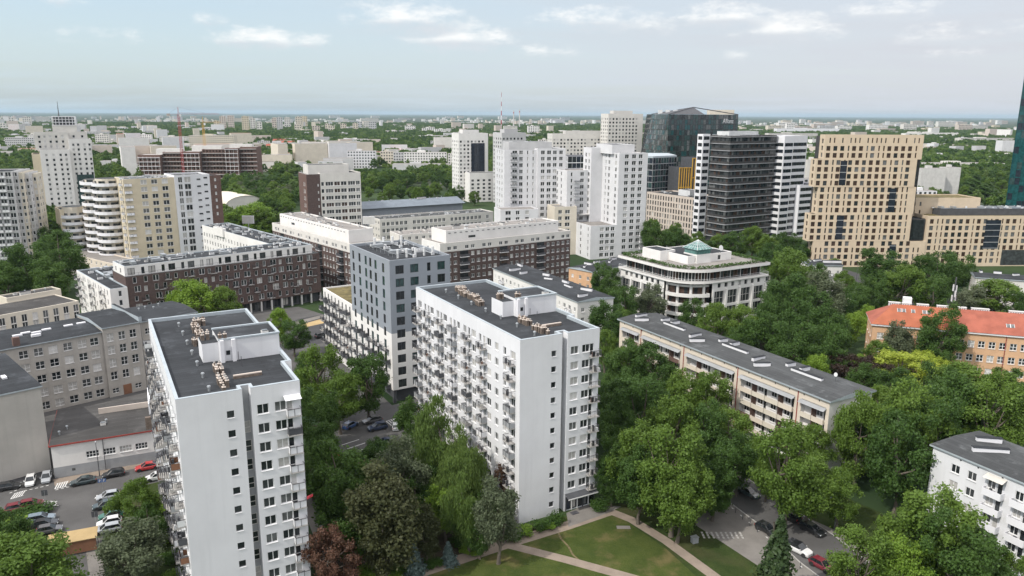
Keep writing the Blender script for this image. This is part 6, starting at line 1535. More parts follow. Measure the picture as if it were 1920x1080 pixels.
T('in front of the long brown brick block', (362, 560, 105, 14, 'lime'), (420, 570, 60, 11, 'maple'), (330, 570, 55, 11, 'lime'), (525, 600, 52, 13, 'lime'), (550, 627, 66, 8, 'dark'))
T('in the lot below the blue-grey tower', (600, 700, 105, 15, 'maple'), (688, 712, 96, 16, 'dark'), (575, 690, 50, 11, 'dark'), (635, 740, 90, 14, 'maple'), (595, 775, 90, 13, 'dark'), (605, 830, 80, 11, 'dark'), (585, 880, 70, 10, 'dark'))
T('in the thicket between the slabs', (650, 900, 148, 14, 'dark'), (652, 972, 122, 12, 'dark'), (718, 960, 140, 13, 'brown'), (745, 885, 90, 12, 'grey'), (775, 790, 76, 14, 'dark'), (825, 830, 110, 15, 'birch'), (880, 865, 96, 14, 'birch'), (835, 950, 84, 10, 'lime'), (800, 995, 62, 8, 'brown'),
  (935, 960, 92, 11, 'grey'), (622, 1045, 90, 8, 'plum'), (720, 1020, 90, 8, 'brown'), (880, 950, 90, 11, 'birch'), (780, 930, 70, 11, 'dark'), (700, 900, 60, 10, 'dark'), (900, 1000, 60, 6, 'dark'), (955, 905, 44, 9, 'plum'), (860, 900, 90, 13, 'birch'))
T('at the path edge left of the lawn', (778, 1042, 30, 5.5, 'spruce'), (842, 1032, 24, 4, 'spruce'), (752, 1062, 40, 2.5, 'bush'), (885, 1030, 50, 1.2, 'limebush'), (810, 1055, 40, 1.5, 'bush'), (690, 1068, 60, 1.5, 'limebush'), (735, 1072, 50, 1.2, 'limebush'), (860, 1015, 40, 1.5, 'bush'))
T('against the foot of the middle slab', (1043, 972, 34, 2.6, 'bush'), (1012, 984, 40, 2.0, 'bush'), (985, 992, 40, 2.0, 'limebush'), (962, 1000, 44, 2.0, 'bush'), (1126, 946, 38, 2.4, 'bush'), (1030, 985, 30, 1.5, 'limebush'))
T('in the grove right of the middle slab', (1142, 600, 70, 13, 'dark'), (1135, 650, 60, 12, 'maple'), (1170, 680, 90, 15, 'dark'), (1165, 735, 90, 15, 'dark'), (1225, 690, 90, 14, 'dark'), (1205, 765, 110, 15, 'dark'), (1275, 735, 90, 14, 'maple'), (1330, 745, 90, 14, 'maple'), (1260, 800, 110, 15, 'maple'),
  (1320, 800, 100, 14, 'dark'), (1160, 800, 80, 14, 'dark'), (1145, 860, 60, 13, 'dark'), (1195, 850, 120, 15, 'maple'), (1265, 880, 150, 16, 'maple'), (1330, 870, 110, 14, 'dark'), (1385, 855, 90, 12, 'dark'), (1200, 898, 105, 13, 'dark'), (1275, 922, 115, 12, 'maple'), (1340, 912, 80, 11, 'dark'), (1372, 808, 80, 12, 'maple'), (1148, 895, 60, 10, 'dark'))
T('at the near end of the cream block', (1480, 868, 140, 15, 'maple'), (1520, 905, 100, 12, 'maple'), (1440, 880, 60, 11, 'maple'), (1575, 925, 80, 11, 'maple'), (1640, 800, 100, 16, 'dark'), (1700, 780, 120, 17, 'maple'), (1690, 850, 130, 16, 'dark'), (1750, 810, 110, 16, 'dark'))
T('before the lower right white block', (1742, 985, 150, 13, 'maple'), (1690, 1000, 90, 12, 'maple'), (1815, 1035, 90, 11, 'dark'), (1780, 1040, 130, 14, 'dark'), (1618, 1055, 120, 13, 'maple'), (1700, 1060, 110, 13, 'lime'), (1850, 1065, 80, 11, 'dark'), (1900, 1075, 60, 9, 'maple'))
T('by the crossing on the right-hand street', (1455, 1030, 66, 15, 'conifer'))
T('between the cream block and the school', (1590, 690, 90, 11, 'copper'), (1635, 700, 80, 10, 'copper'), (1690, 690, 120, 11, 'willow'), (1740, 690, 80, 10, 'willow'), (1810, 735, 120, 12, 'maple'), (1872, 752, 110, 12, 'maple'), (1790, 760, 120, 14, 'dark'), (1860, 780, 120, 14, 'maple'), (1750, 730, 90, 12, 'dark'),
  (1682, 632, 52, 11, 'grey'), (1765, 622, 88, 15, 'dark'), (1650, 668, 60, 8, 'maple'), (1905, 770, 80, 12, 'dark'), (1545, 655, 80, 12, 'dark'), (1490, 650, 90, 13, 'dark'), (1530, 690, 60, 9, 'lime'), (1562, 628, 80, 12, 'dark'))
T('below the rounded office', (1215, 565, 58, 11, 'grey'), (1168, 572, 64, 12, 'dark'), (1130, 525, 62, 12, 'dark'), (1150, 545, 50, 10, 'dark'), (1300, 590, 60, 10, 'dark'), (1345, 605, 70, 11, 'maple'), (1392, 610, 70, 11, 'maple'), (1435, 625, 90, 13, 'dark'), (1385, 640, 60, 10, 'dark'), (1100, 590, 40, 9, 'dark'))
T('right of the rounded office', (1475, 560, 110, 16, 'dark'), (1480, 510, 90, 16, 'maple'), (1550, 555, 78, 16, 'grey'), (1520, 600, 90, 14, 'dark'), (1450, 590, 70, 12, 'dark'), (1460, 480, 60, 12, 'dark'), (1588, 580, 50, 11, 'dark'), (1530, 520, 50, 12, 'dark'))
T('under the beige stone tower', (1655, 500, 90, 15, 'dark'), (1690, 535, 84, 14, 'maple'), (1755, 510, 90, 15, 'dark'), (1800, 505, 60, 13, 'dark'), (1640, 545, 60, 12, 'dark'), (1745, 550, 70, 12, 'dark'), (1870, 553, 90, 10, 'maple'), (1820, 560, 50, 9, 'grey'), (1605, 560, 50, 11, 'dark'), (1905, 570, 40, 9, 'dark'))
T('in front of the dark banded tower', (1228, 440, 62, 14, 'dark'), (1272, 450, 50, 12, 'dark'), (1345, 455, 44, 9, 'maple'), (1375, 455, 50, 10, 'dark'), (1412, 448, 62, 12, 'maple'), (1440, 462, 44, 10, 'maple'), (1482, 455, 46, 11, 'dark'), (1225, 475, 30, 8, 'conifer'))
T('behind the long brown brick block', (470, 402, 90, 15, 'lime'), (440, 415, 50, 11, 'maple'), (500, 412, 44, 12, 'maple'))
fill([(425, 345), (545, 340), (545, 412), (425, 412)], 34, (11, 16), ['maple', 'dark', 'dark', 'grey', 'maple'], 'in the grove left of the office slab', 5, 6.5)
fill([(680, 338), (862, 330), (940, 345), (942, 392), (682, 385)], 39, (11, 16), ['maple'], 'in the park behind the grey-roofed office', 6, 8)
fill([(680, 338), (862, 330), (940, 345), (942, 392), (682, 385)], 39, (11, 16), ['dark'], 'in the park behind the grey-roofed office', 26, 8)
fill([(60, 372), (180, 345), (185, 430), (80, 470)], 18, (11, 16), ['dark', 'dark', 'maple'], 'below the far-left white tower', 7, 8)
fill([(1735, 345), (1885, 335), (1880, 388), (1740, 380)], 24, (11, 15), ['dark', 'maple', 'poplar', 'poplar', 'maple'], 'left of the teal skyscraper', 8, 8)
fill([(1120, 560), (1165, 625), (1270, 700), (1330, 830), (1320, 880), (1120, 890)], 10, (10, 14), ['dark', 'maple'], 'in deep shade beside the middle slab', 9, 6)
fill([(1440, 600), (1600, 600), (1900, 760), (1900, 830), (1700, 880), (1560, 760), (1440, 680)], 16, (9, 13), ['dark', 'maple', 'dark', 'lime'], 'deep in the wood below the school', 10, 6)
fill([(600, 910), (780, 890), (960, 1000), (820, 1000), (640, 1000)], 10, (8, 12), ['dark', 'dark', 'birch'], 'deep inside the thicket', 11, 5)
fill([(1420, 455), (1520, 470), (1600, 560), (1450, 600), (1440, 540)], 8, (10, 14), ['dark', 'maple'], 'in the strip beside the roof-garden office', 12, 7)
fill([(258, 330), (470, 322), (470, 345), (420, 352), (420, 335), (260, 342)], 26, (9, 13), ['dark', 'maple', 'grey'], 'below the unfinished shells', 17, 8)
fill([(1210, 430), (1310, 440), (1310, 470), (1215, 470)], 6, (10, 13), ['dark', 'maple'], 'in front of the pale gridded office', 19, 7)
_b4 = P(1162.5, 598, 16.5); _e4 = P(1557, 751, 16.5); _d4 = (_e4 - _b4).normalized(); _n4 = Vector((-_d4.y, _d4.x))
for _u, _v, _h, _r, _k in ((75.5, 1.5, 21, 5.4, 'maple'), (75.5, 8.5, 17, 4.8, 'maple'), (70, -5, 13, 4.0, 'maple')):
    _p = _b4 + _d4 * _u + _n4 * _v; tree_at(_p.x, _p.y, _h, _r, _k, 'at the near end of the cream block')
fill([(425, 352), (545, 348), (545, 400), (425, 400)], 30, (13, 17), ['dark', 'maple'], 'in the wood by the office slab', 28, 7)
plant_all()
# ================================================================== cars
def paint(name, c, metal=.0):
    mat(name, c, rough=.32, var=.03, scale=1.0, metal=metal, spec=.5, coat=.8)
for n_, c_ in {'paint_black': (.014, .015, .017), 'paint_white': (.66, .66, .65), 'paint_silver': (.36, .38, .40), 'paint_red': (.42, .025, .025), 'paint_wine': (.16, .02, .03), 'paint_navy': (.03, .045, .09),
               'paint_teal': (.03, .05, .055), 'paint_blue': (.04, .10, .26), 'paint_green': (.02, .12, .08), 'paint_steel': (.17, .22, .26), 'paint_grey': (.10, .10, .105)}.items(): paint(n_, c_)
mat('tyre', (.018, .018, .018), rough=.9); mat('rim', (.35, .36, .37), rough=.35, metal=.7); mat('lamp_clear', (.6, .62, .62), rough=.15, spec=.6); mat('lamp_red', (.35, .015, .015), rough=.2, spec=.6)
glass('car_glass', (.018, .022, .025), rough=.04); mat('trim', (.03, .03, .03), rough=.6)
CARS = {  # length stations: x, half width, belt height ; cabin: x0 base, x1 roof, x2 roof, x3 base, roof height
    'hatchback': dict(L=4.1, st=[(-2.0, .72, .78), (-1.85, .84, .92), (-1.2, .88, .95), (.6, .88, .93), (1.3, .86, .86), (1.85, .80, .72), (2.05, .66, .60)], cab=(-1.85, -1.45, .25, 1.05, 1.47)),
    'sedan': dict(L=4.6, st=[(-2.3, .72, .80), (-2.15, .84, .94), (-1.5, .88, .96), (.6, .90, .92), (1.5, .88, .84), (2.1, .80, .72), (2.3, .66, .58)], cab=(-1.75, -1.05, .25, 1.15, 1.43)),
    'suv': dict(L=4.5, st=[(-2.2, .80, .95), (-2.1, .90, 1.05), (-1.4, .93, 1.06), (.7, .93, 1.04), (1.5, .91, .98), (2.05, .86, .85), (2.25, .74, .68)], cab=(-2.08, -1.75, .3, 1.1, 1.66)),
    'estate': dict(L=4.6, st=[(-2.3, .74, .82), (-2.2, .86, .95), (-1.5, .89, .96), (.6, .90, .93), (1.5, .88, .85), (2.1, .80, .73), (2.3, .66, .60)], cab=(-2.2, -1.8, .25, 1.15, 1.48))}
CC = {}
def car_parts(kind, col, roofcol=None):
    key = (kind, col, roofcol)
    if key in CC: return CC[key]
    c = CARS[kind]; st = c['st']; b = MB(); zb = .24
    def sec(x, w, z): return [(x, -w * .90, zb), (x, -w, .48), (x, -w * .985, z - .16), (x, -w * .90, z), (x, w * .90, z), (x, w * .985, z - .16), (x, w, .48), (x, w * .90, zb)]
    S_ = [sec(*s) for s in st]
    for p, q in zip(S_, S_[1:]):
        for k in range(8): j = (k + 1) % 8; b.poly([p[k], q[k], q[j], p[j]], 'trim' if k in (7,) else col)
    b.poly(S_[0][::-1], col); b.poly(S_[-1], col)
    # dark arches
    wx = c['L'] / 2 - .78
    for x in (-wx, wx):
        for s in (-1, 1): b.tube((x, s * .80, .36), (x, s * .925, .36), .40, n=14, m='trim')
    x0, x1, x2, x3, zr = c['cab']; wb, wr = .80 if kind != 'suv' else .84, .62 if kind != 'suv' else .68
    def belt(x):
        for (xa, _, za), (xb, _, zc) in zip(st, st[1:]):
            if xa <= x <= xb: return za + (zc - za) * (x - xa) / (xb - xa)
        return .9
    z0, z3 = belt(x0) - .01, belt(x3) - .01; rc = roofcol or col
    A, B, C, D = (x0, z0), (x1, zr - .04), (x2, zr), (x3, z3)
    b.poly([(x1, -wr, zr - .04), (x2, -wr, zr), (x2, wr, zr), (x1, wr, zr - .04)], rc)
    xm = (x1 + x2) / 2; b.poly([(x1, -wr, zr - .04), (x1, wr, zr - .04), (xm, wr * .96, zr + .04), (xm, -wr * .96, zr + .04)], rc); b.poly([(xm, -wr * .96, zr + .04), (xm, wr * .96, zr + .04), (x2, wr, zr), (x2, -wr, zr)], rc)
    for s in (-1, 1):
        for (xa, za), (xb, zc2) in ((A, B), (D, C)): b.tube((xa, s * wb, za), (xb, s * wr, zc2), .055, n=5, m=rc)
        xq = (x0 + x3) / 2 - .1; b.tube((xq, s * (wb + .0), belt(xq)), (xq, s * wr, zr - .01), .045, n=4, m='trim'); b.tube((x1, s * wr, zr - .03), (x2, s * wr, zr + .01), .04, n=4, m=rc)
        b.box(x3 - .35, x3 - .15, s * .96 - .08, s * .96 + .08, z3 + .02, z3 + .18, col)
    def g(pts): m = MB(); m.poly(pts, 'car_glass'); return m
    gl = [('windscreen', g([(x3, -wb + .03, z3), (x3, wb - .03, z3), (x2, wr - .03, zr - .015), (x2, -wr + .03, zr - .015)])), ('rear_window', g([(x0, wb - .03, z0), (x0, -wb + .03, z0), (x1, -wr + .03, zr - .055), (x1, wr - .03, zr - .055)]))]
    for s in (-1, 1): gl.append(('side_window', g([(x0, s * wb, z0), (x3, s * wb, z3), (x2, s * wr, zr - .01), (x1, s * wr, zr - .05)])))
    w = MB(); w.tube((0, -.10, 0), (0, .10, 0), .33, n=16, m='tyre'); w.tube((0, -.112, 0), (0, .112, 0), .21, n=12, m='rim')
    xf, wf, zf = st[-2]; xr, w_r, z_r = st[1]; parts = [('body', b.mesh('body'), (0, 0, 0))] + [(n, m.mesh(n), (0, 0, 0)) for n, m in gl]
    wm = w.mesh('wheel')
    for x in (-wx, wx):
        for s in (-1, 1): parts.append(('wheel', wm, (x, s * .80, .33)))
    for s in (-1, 1):
        h = MB(); h.box(xf - .02, xf + .14, s * .60 - .16, s * .60 + .16, zf - .20, zf - .06, 'lamp_clear'); parts.append(('headlight', h.mesh('headlight'), (0, 0, 0)))
        h = MB(); h.box(xr - .14, xr, s * .66 - .12, s * .66 + .12, z_r - .28, z_r - .06, 'lamp_red'); parts.append(('tail_light', h.mesh('tail_light'), (0, 0, 0)))
    CC[key] = parts; return parts
def car(px, py, deg, kind, col, label, group, roofcol=None, flip=False):
    p = P(px, py, .7); o = thing('parked_car', label, 'car', (p.x, p.y, .03), R(deg + (180 if flip else 0)), group)
    for n, me, loc in car_parts(kind, col, roofcol):
        c = bpy.data.objects.new(n, me); COL.objects.link(c); c.parent = o; c.location = loc
LG, CG, RG = 'cars parked on the left-hand street', 'cars parked in the yard behind the slabs', 'cars parked on the right-hand street'
for a in [(16, 911, 26, 'hatchback', 'paint_black', 'black hatchback at the left edge of the yard', LG), (57, 900, 116, 'hatchback', 'paint_white', 'white hatchback parked nose-out in the yard', LG, None, True),
    (87, 894, 116, 'hatchback', 'paint_silver', 'silver hatchback parked against the annex corner', LG, None, True), (156, 901, 27, 'sedan', 'paint_teal', 'dark teal saloon alone in front of the white annex', LG, None, True),
    (213, 887, 27, 'hatchback', 'paint_black', 'black hatchback between the dark saloon and the red car', LG, None, True), (276, 874, 27, 'sedan', 'paint_red', 'bright red car at the right end of the annex', LG, None, True),
    (293, 893, 27, 'hatchback', 'paint_white', 'white hatchback half hidden behind the street tree', LG, None, True), (58, 944, 27, 'hatchback', 'paint_wine', 'dark red hatchback beside the hedge at the left', LG),
    (32, 951, 27, 'hatchback', 'paint_wine', 'dark red car at the far left behind the hedge', LG),
    (76, 971, 24, 'estate', 'paint_steel', 'blue-grey estate car nearest the parking lane on the left', LG), (82, 981, 24, 'sedan', 'paint_black', 'black car squeezed beside the blue-grey estate', LG), (92, 992, 24, 'hatchback', 'paint_grey', 'dark grey car at the near end of the left row', LG),
    (203, 929, 28, 'hatchback', 'paint_silver', 'pale silver car under the blue parking signs', LG, None, True), (196, 946, 28, 'hatchback', 'paint_teal', 'dark car beside the pale silver one under the street tree', LG, None, True),
    (208, 965, 28, 'hatchback', 'paint_green', 'green car nearly hidden under the street tree', LG, None, True), (205, 978, 28, 'hatchback', 'paint_white', 'white car behind the silver estate by the lane', LG, None, True), (201, 991, 28, 'estate', 'paint_silver', 'silver estate car at the near end of the right row', LG, None, True),
    (708, 800, 30, 'suv', 'paint_navy', 'dark blue car in the middle of the centre yard', CG, None, True), (698, 787, 30, 'estate', 'paint_grey', 'brownish grey estate car in the centre yard', CG, None, True), (722, 828, 30, 'sedan', 'paint_navy', 'navy saloon nearest the birches in the centre yard', CG, None, True),
    (657, 796, 60, 'hatchback', 'paint_blue', 'blue car under the trees at the left of the centre yard', CG), (614, 856, 30, 'sedan', 'paint_red', 'red car half hidden under the dark trees', CG, None, True), (626, 869, 30, 'hatchback', 'paint_black', 'black car below the red one under the dark trees', CG),
    (742, 798, 100, 'hatchback', 'paint_silver', 'silver car beside the white hatching in the centre yard', CG), (603, 629, 42, 'suv', 'paint_black', 'black car on the street left of the balcony wing', CG),
    (1404, 922, -57, 'sedan', 'paint_teal', 'dark saloon alone under the trees at the far end of the right-hand street', RG), (1482, 966, -57, 'hatchback', 'paint_black', 'black hatchback parked behind the black estate on the kerb', RG, None, True),
    (1523, 991, -57, 'estate', 'paint_black', 'black estate car parked under the tree on the right-hand kerb', RG), (1437, 990, -57, 'hatchback', 'paint_black', 'black car beside the bollards half hidden by the conifer', RG), (1497, 1028, -52, 'suv', 'paint_white', 'white car with a black roof on the right-hand street', RG, 'paint_black'),
    (1541, 1058, -57, 'hatchback', 'paint_wine', 'dark red car under the tree next to the white car', RG)]: car(*a)
# ================================================================== street furniture
def post(name, label, cat, p, build, group=None, rz=0.0):
    o = thing(name, label, cat, (p.x, p.y, 0), rz, group)
    for n, m in build: obj(n, m, o)
    return o
def lamp(px, py, label, h=8.0, rz=0.0):
    m = MB(); m.tube((0, 0, 0), (0, 0, h), .09, .05, n=8, m='charcoal'); m.tube((0, 0, h), (1.2, 0, h + .35), .045, .035, n=6, m='charcoal')
    s = MB(); s.box(.9, 1.6, -.12, .12, h + .30, h + .42, 'grey_panel'); d = MB(); d.box(.95, 1.55, -.09, .09, h + .27, h + .298, 'lamp_clear')
    post('street_lamp', label, 'street lamp', P(px, py), [('pole', m), ('lamp_head', s), ('diffuser', d)], None, rz)
lamp(187, 893, 'dark street lamp in front of the white annex', 7.5, R(-60)); lamp(1563, 1003, 'street lamp on the kerb of the right-hand street', 7.0, R(200)); lamp(1605, 530, 'dark street lamp left of the trees under the beige tower', 9, R(180)); lamp(1622, 532, 'dark street lamp nearest the avenue trees under the beige tower', 9, 0)
b1 = MB(); b1.tube((0, 0, 0), (0, 0, 3.1), .04, n=6, m='galvanised'); b2 = MB()
for x in (-.36, .36): b2.box(x - .33, x + .33, -.03, .0, 2.3, 3.0, 'paint_blue'); 
for x in (-.36, .36):   # white P on each board
    b2.box(x - .14, x - .06, -.04, -.031, 2.42, 2.88, 'mark_white'); b2.box(x - .06, x + .10, -.04, -.031, 2.80, 2.88, 'mark_white'); b2.box(x - .06, x + .10, -.04, -.031, 2.62, 2.69, 'mark_white'); b2.box(x + .06, x + .13, -.04, -.031, 2.66, 2.84, 'mark_white')
post('parking_sign', 'pair of blue parking signs on a post beside the street tree', 'sign', P(194, 925), [('post', b1), ('sign_board', b2)], None, R(20))
for i, (px, py, l) in enumerate(((86, 944, 'dark board sign on a post beside the dark red hatchback'), (180, 985, 'dark sign back on a post at the lane edge by the silver estate'))):
    m = MB(); m.tube((0, 0, 0), (0, 0, 2.6), .04, n=6, m='galvanised'); s = MB(); s.box(-.5, .5, -.03, .03, 1.6, 2.7, 'charcoal'); post('board_sign', l, 'sign', P(px, py), [('post', m), ('sign_board', s)], None, R(20))
m = MB(); m.tube((0, 0, 0), (0, 0, 3.0), .045, n=6, m='galvanised'); s = MB(); s.box(-.3, .3, -.03, .03, 2.3, 2.9, 'mark_white'); s2 = MB(); s2.box(-.28, .28, -.035, .03, 1.6, 2.1, 'crane_yellow')
post('road_sign', 'white and yellow road sign on a post beside the lawn verge of the right-hand street', 'sign', P(1566, 985), [('post', m), ('sign_board', s), ('lower_plate', s2)], None, R(-40))
bp = MB(); bp.tube((0, 0, 0), (0, 0, .95), .06, n=8, m='charcoal'); bp.tube((0, 0, .95), (0, 0, 1.05), .075, .03, n=8, m='charcoal'); bm_ = None
for i, (px, py) in enumerate(((1366, 950), (1379, 962), (1392, 974), (1406, 986), (1420, 998), (1470, 1040), (1484, 1052), (1500, 1066))):
    p = P(px, py)
    if bm_ is None: o = obj('bollard', bp, None, (p.x, p.y, .02)); bm_ = o
    else: o = bm_.copy(); COL.objects.link(o); o.location = (p.x, p.y, .02)
    tag(o, 'black bollard along the paved edge of the right-hand street', 'bollard', 'bollards along the right-hand street')
bn = MB(); bn.box(-.55, .55, -.4, .4, 0, 1.0, 'grey_panel'); ld = MB(); ld.box(-.6, .6, -.45, .45, 1.0, 1.12, 'galvanised'); p = P(1302, 1017); post('rubbish_box', 'grey rubbish box at the edge of the slab steps', 'bin', p, [('box', bn), ('lid', ld)], None, .4)
rk = MB()
for k in range(4): rk.tube((k * .6, 0, 0), (k * .6, 0, .8), .025, n=5); rk.tube((k * .6, .5, 0), (k * .6, .5, .8), .025, n=5); rk.tube((k * .6, 0, .8), (k * .6, .5, .8), .025, n=5)
o = obj('bicycle_rack', rk, None, tuple(P(1364, 945)) + (.03,), R(-55)); tag(o, 'row of steel bicycle hoops on the paved corner', 'bicycle rack')
# yellow market stall roof
cn = thing('shelter', 'long yellow-roofed shelter at the end of the parking lane', 'shelter', tuple(P(140, 1034)) + (0,), R(24)); r_ = MB(); r_.poly([(-3.6, -1.4, 2.5), (3.6, -1.4, 2.5), (3.6, 1.4, 3.1), (-3.6, 1.4, 3.1)], 'sand'); r_.poly([(-3.6, 1.4, 3.0), (3.6, 1.4, 3.0), (3.6, -1.4, 2.4), (-3.6, -1.4, 2.4)], 'sand'); obj('roof', r_, cn)
w_ = MB(); w_.box(-3.4, 3.4, -1.3, -1.22, .3, 2.4, 'wood_brown'); obj('panel', w_, cn)
for x in (-3.4, 3.4):
    for y in (-1.2, 1.2): q = MB(); q.tube((x, y, 0), (x, y, 2.75), .06, n=6, m='charcoal'); obj('post', q, cn)
for i, (px, l) in enumerate(((461, 'white billboard on a tall pole above the grove left of the office slab'), (689, 'white billboard on a tall pole right of the office slab'))):
    p = Q(px, 352, 395); m = MB(); m.tube((0, 0, 0), (0, 0, 16), .35, .28, n=8, m='galvanised'); s = MB(); s.box(-3, 3, -.3, .3, 15, 19, 'white_panel'); s.box(-2.8, 2.8, -.34, -.301, 15.2, 18.8, 'pale_chimney'); post('billboard', l, 'billboard', p, [('pole', m), ('panel', s)])
# arched hall roof in the trees
p0, p1 = P(424, 402, 0), P(497, 396, 0); d_ = (p1 - p0); W_ = d_.length; hl = thing('arched_hall', 'low hall with a pale arched roof among the trees', 'hall', (p0.x, p0.y, 0), math.atan2(d_.y, d_.x)); a_ = MB(); w2 = MB()
for k in range(12):
    t0, t1 = math.pi * k / 12, math.pi * (k + 1) / 12; q0_, q1_ = (W_ / 2 - W_ / 2 * math.cos(t0), 6 + 6.5 * math.sin(t0)), (W_ / 2 - W_ / 2 * math.cos(t1), 6 + 6.5 * math.sin(t1))
    a_.poly([(q1_[0], -.5, q1_[1]), (q0_[0], -.5, q0_[1]), (q0_[0], 40, q0_[1]), (q1_[0], 40, q1_[1])], 'pale_cream'); w2.poly([(q0_[0], 0, 0), (q1_[0], 0, 0), (q1_[0], 0, q1_[1] - .1), (q0_[0], 0, q0_[1] - .1)], 'offwhite')
obj('roof', a_, hl); w2.box(0, .2, .01, 40, 0, 6, 'offwhite'); w2.box(W_ - .2, W_, .01, 40, 0, 6, 'offwhite'); obj('wall', w2, hl)
# ================================================================== the far city
NFAR = 0
def far(x0, x1, yt, yb, wall, label, group=None, roof='roof_gravel', dp=None, fh=3.3, rows=True, name='apartment_block', gable=None, cat='far building', xyz=None):
    """one far block: front from pixel columns x0..x1, foot at row yb, top at row yt"""
    a, c = P(x0, yb), P(x1, yb); H = (CAMH + ray((x0 + x1) / 2, yt).z * ((a.y + c.y) / 2) / ray((x0 + x1) / 2, yt).y)
    H = max(4.0, H); d = c - a; w = d.length; dp = dp or min(max(11, w * .35), 22); m = MB()
    m.box(0, w, 0, dp, 0, H, wall, top=roof)
    if rows and w / max(1, a.y) * F > 3:
        n = max(1, int(H / fh)); k = max(2, int(w / 3.4)); r = random.Random(int(x0 * 7 + yt))
        if a.y > 2500: k = max(2, k // 2); n = max(1, n // 2)
        for i in range(n):
            z = H * (i + .3) / n; h = H / n * .48
            for j in range(k):
                u = w * (j + .25) / k; m.poly([(u, -.05, z), (u + w / k * .5, -.05, z), (u + w / k * .5, -.05, z + h), (u, -.05, z + h)], 'pane_mid')
    if gable:
        m.poly([(-.5, -.5, H), (w + .5, -.5, H), (w + .5, dp / 2, H + dp * .35), (-.5, dp / 2, H + dp * .35)], gable); m.poly([(w + .5, dp + .5, H), (-.5, dp + .5, H), (-.5, dp / 2, H + dp * .35), (w + .5, dp / 2, H + dp * .35)], gable)
        for x in (-.4, w + .4): m.poly([(x, 0, H), (x, dp, H), (x, dp / 2, H + dp * .34)], wall)
    elif w > 12: m.box(w * .3, w * .5, dp * .3, dp * .7, H, H + 2.2, wall)
    o = obj(name, m, None, (a.x, a.y, 0), math.atan2(d.y, d.x)); tag(o, label, cat, group); FOOT.append((o.matrix_basis.inverted(), o.matrix_basis.copy(), 0, w, 0, dp)); return o
for q in [(652, 705, 283, 316, 'pearl_wall', 'lilac-white office with rows of small windows across the park'), (714, 738, 284, 311, 'pale_cream', 'cream block right of the lilac-white office'), (738, 757, 286, 312, 'light_grey_wall', 'grey block between the cream and the white blocks across the park'),
    (758, 838, 286, 315, 'white_plaster', 'long white block with balconies across the park'), (736, 842, 308, 322, 'light_grey_wall', 'long low shed in front of the white blocks across the park'), (840, 862, 288, 318, 'offwhite', 'pale block just left of the slim white tower'),
    (181, 206, 252, 282, 'offwhite', 'white slab behind the far-left white tower'), (261, 285, 252, 280, 'white_plaster', 'white slab right of the far-left tower'), (232, 250, 284, 302, 'white_panel', 'blank white box left of the unfinished shells'), (186, 260, 302, 318, 'light_grey_wall', 'long grey station roof left of the unfinished shells'),
    (357, 441, 254, 292, 'pale_cream', 'cream block still under construction behind the cranes'), (300, 352, 256, 276, 'offwhite', 'pale long block left of the red crane top'), (12, 70, 258, 285, 'light_grey_wall', 'grey low block left of the far-left tower'),
    (1456, 1572, 241, 253, 'white_panel', 'very long white hall beyond the beige tower'), (1440, 1532, 250, 266, 'offwhite', 'long pale block left behind the beige tower'), (1706, 1796, 249, 260, 'white_plaster', 'long white hall right behind the beige tower'), (1800, 1902, 259, 272, 'offwhite', 'long pale block left of the teal skyscraper'),
    (1508, 1536, 300, 372, 'offwhite', 'blank pale block between the striped and the beige towers'), (1502, 1524, 335, 385, 'light_grey_wall', 'grey block low between the striped and the beige towers'), (1722, 1768, 316, 372, 'pale_chimney', 'blank pale block with a dark corner right of the beige tower'), (1768, 1795, 314, 370, 'pale_chimney', 'ribbed pale block right of the blank one'),
    (1728, 1882, 306, 322, 'offwhite', 'long low pale block with roof vents left of the teal skyscraper'), (1708, 1752, 358, 400, 'white_panel', 'white banded block between the beige tower and its wing'), (990, 1011, 236, 256, 'white_plaster', 'small white tower left of the long cream-white block'), (945, 970, 236, 262, 'offwhite', 'small pale tower behind the narrow grey-white one'),
    (1010, 1036, 262, 300, 'offwhite', 'pale block behind the pale grey-white tower'), (1196, 1212, 300, 345, 'pale_cream', 'cream block just left of the low dark glass office')]:
    far(*q, rows='blank' not in q[5] and 'hall' not in q[5] and 'shed' not in q[5] and 'roof' not in q[5])
RH = 'red-roofed villa among the trees beyond the office slab'
for x0, x1, yt, yb in ((500, 530, 274, 288), (528, 552, 268, 280), (548, 578, 274, 286), (512, 540, 264, 274), (575, 604, 276, 288), (600, 624, 272, 284)): far(x0, x1, yt, yb, 'offwhite', RH, 'red-roofed villas beyond the office slab', name='villa', gable='red_tile_worn', cat='villa')
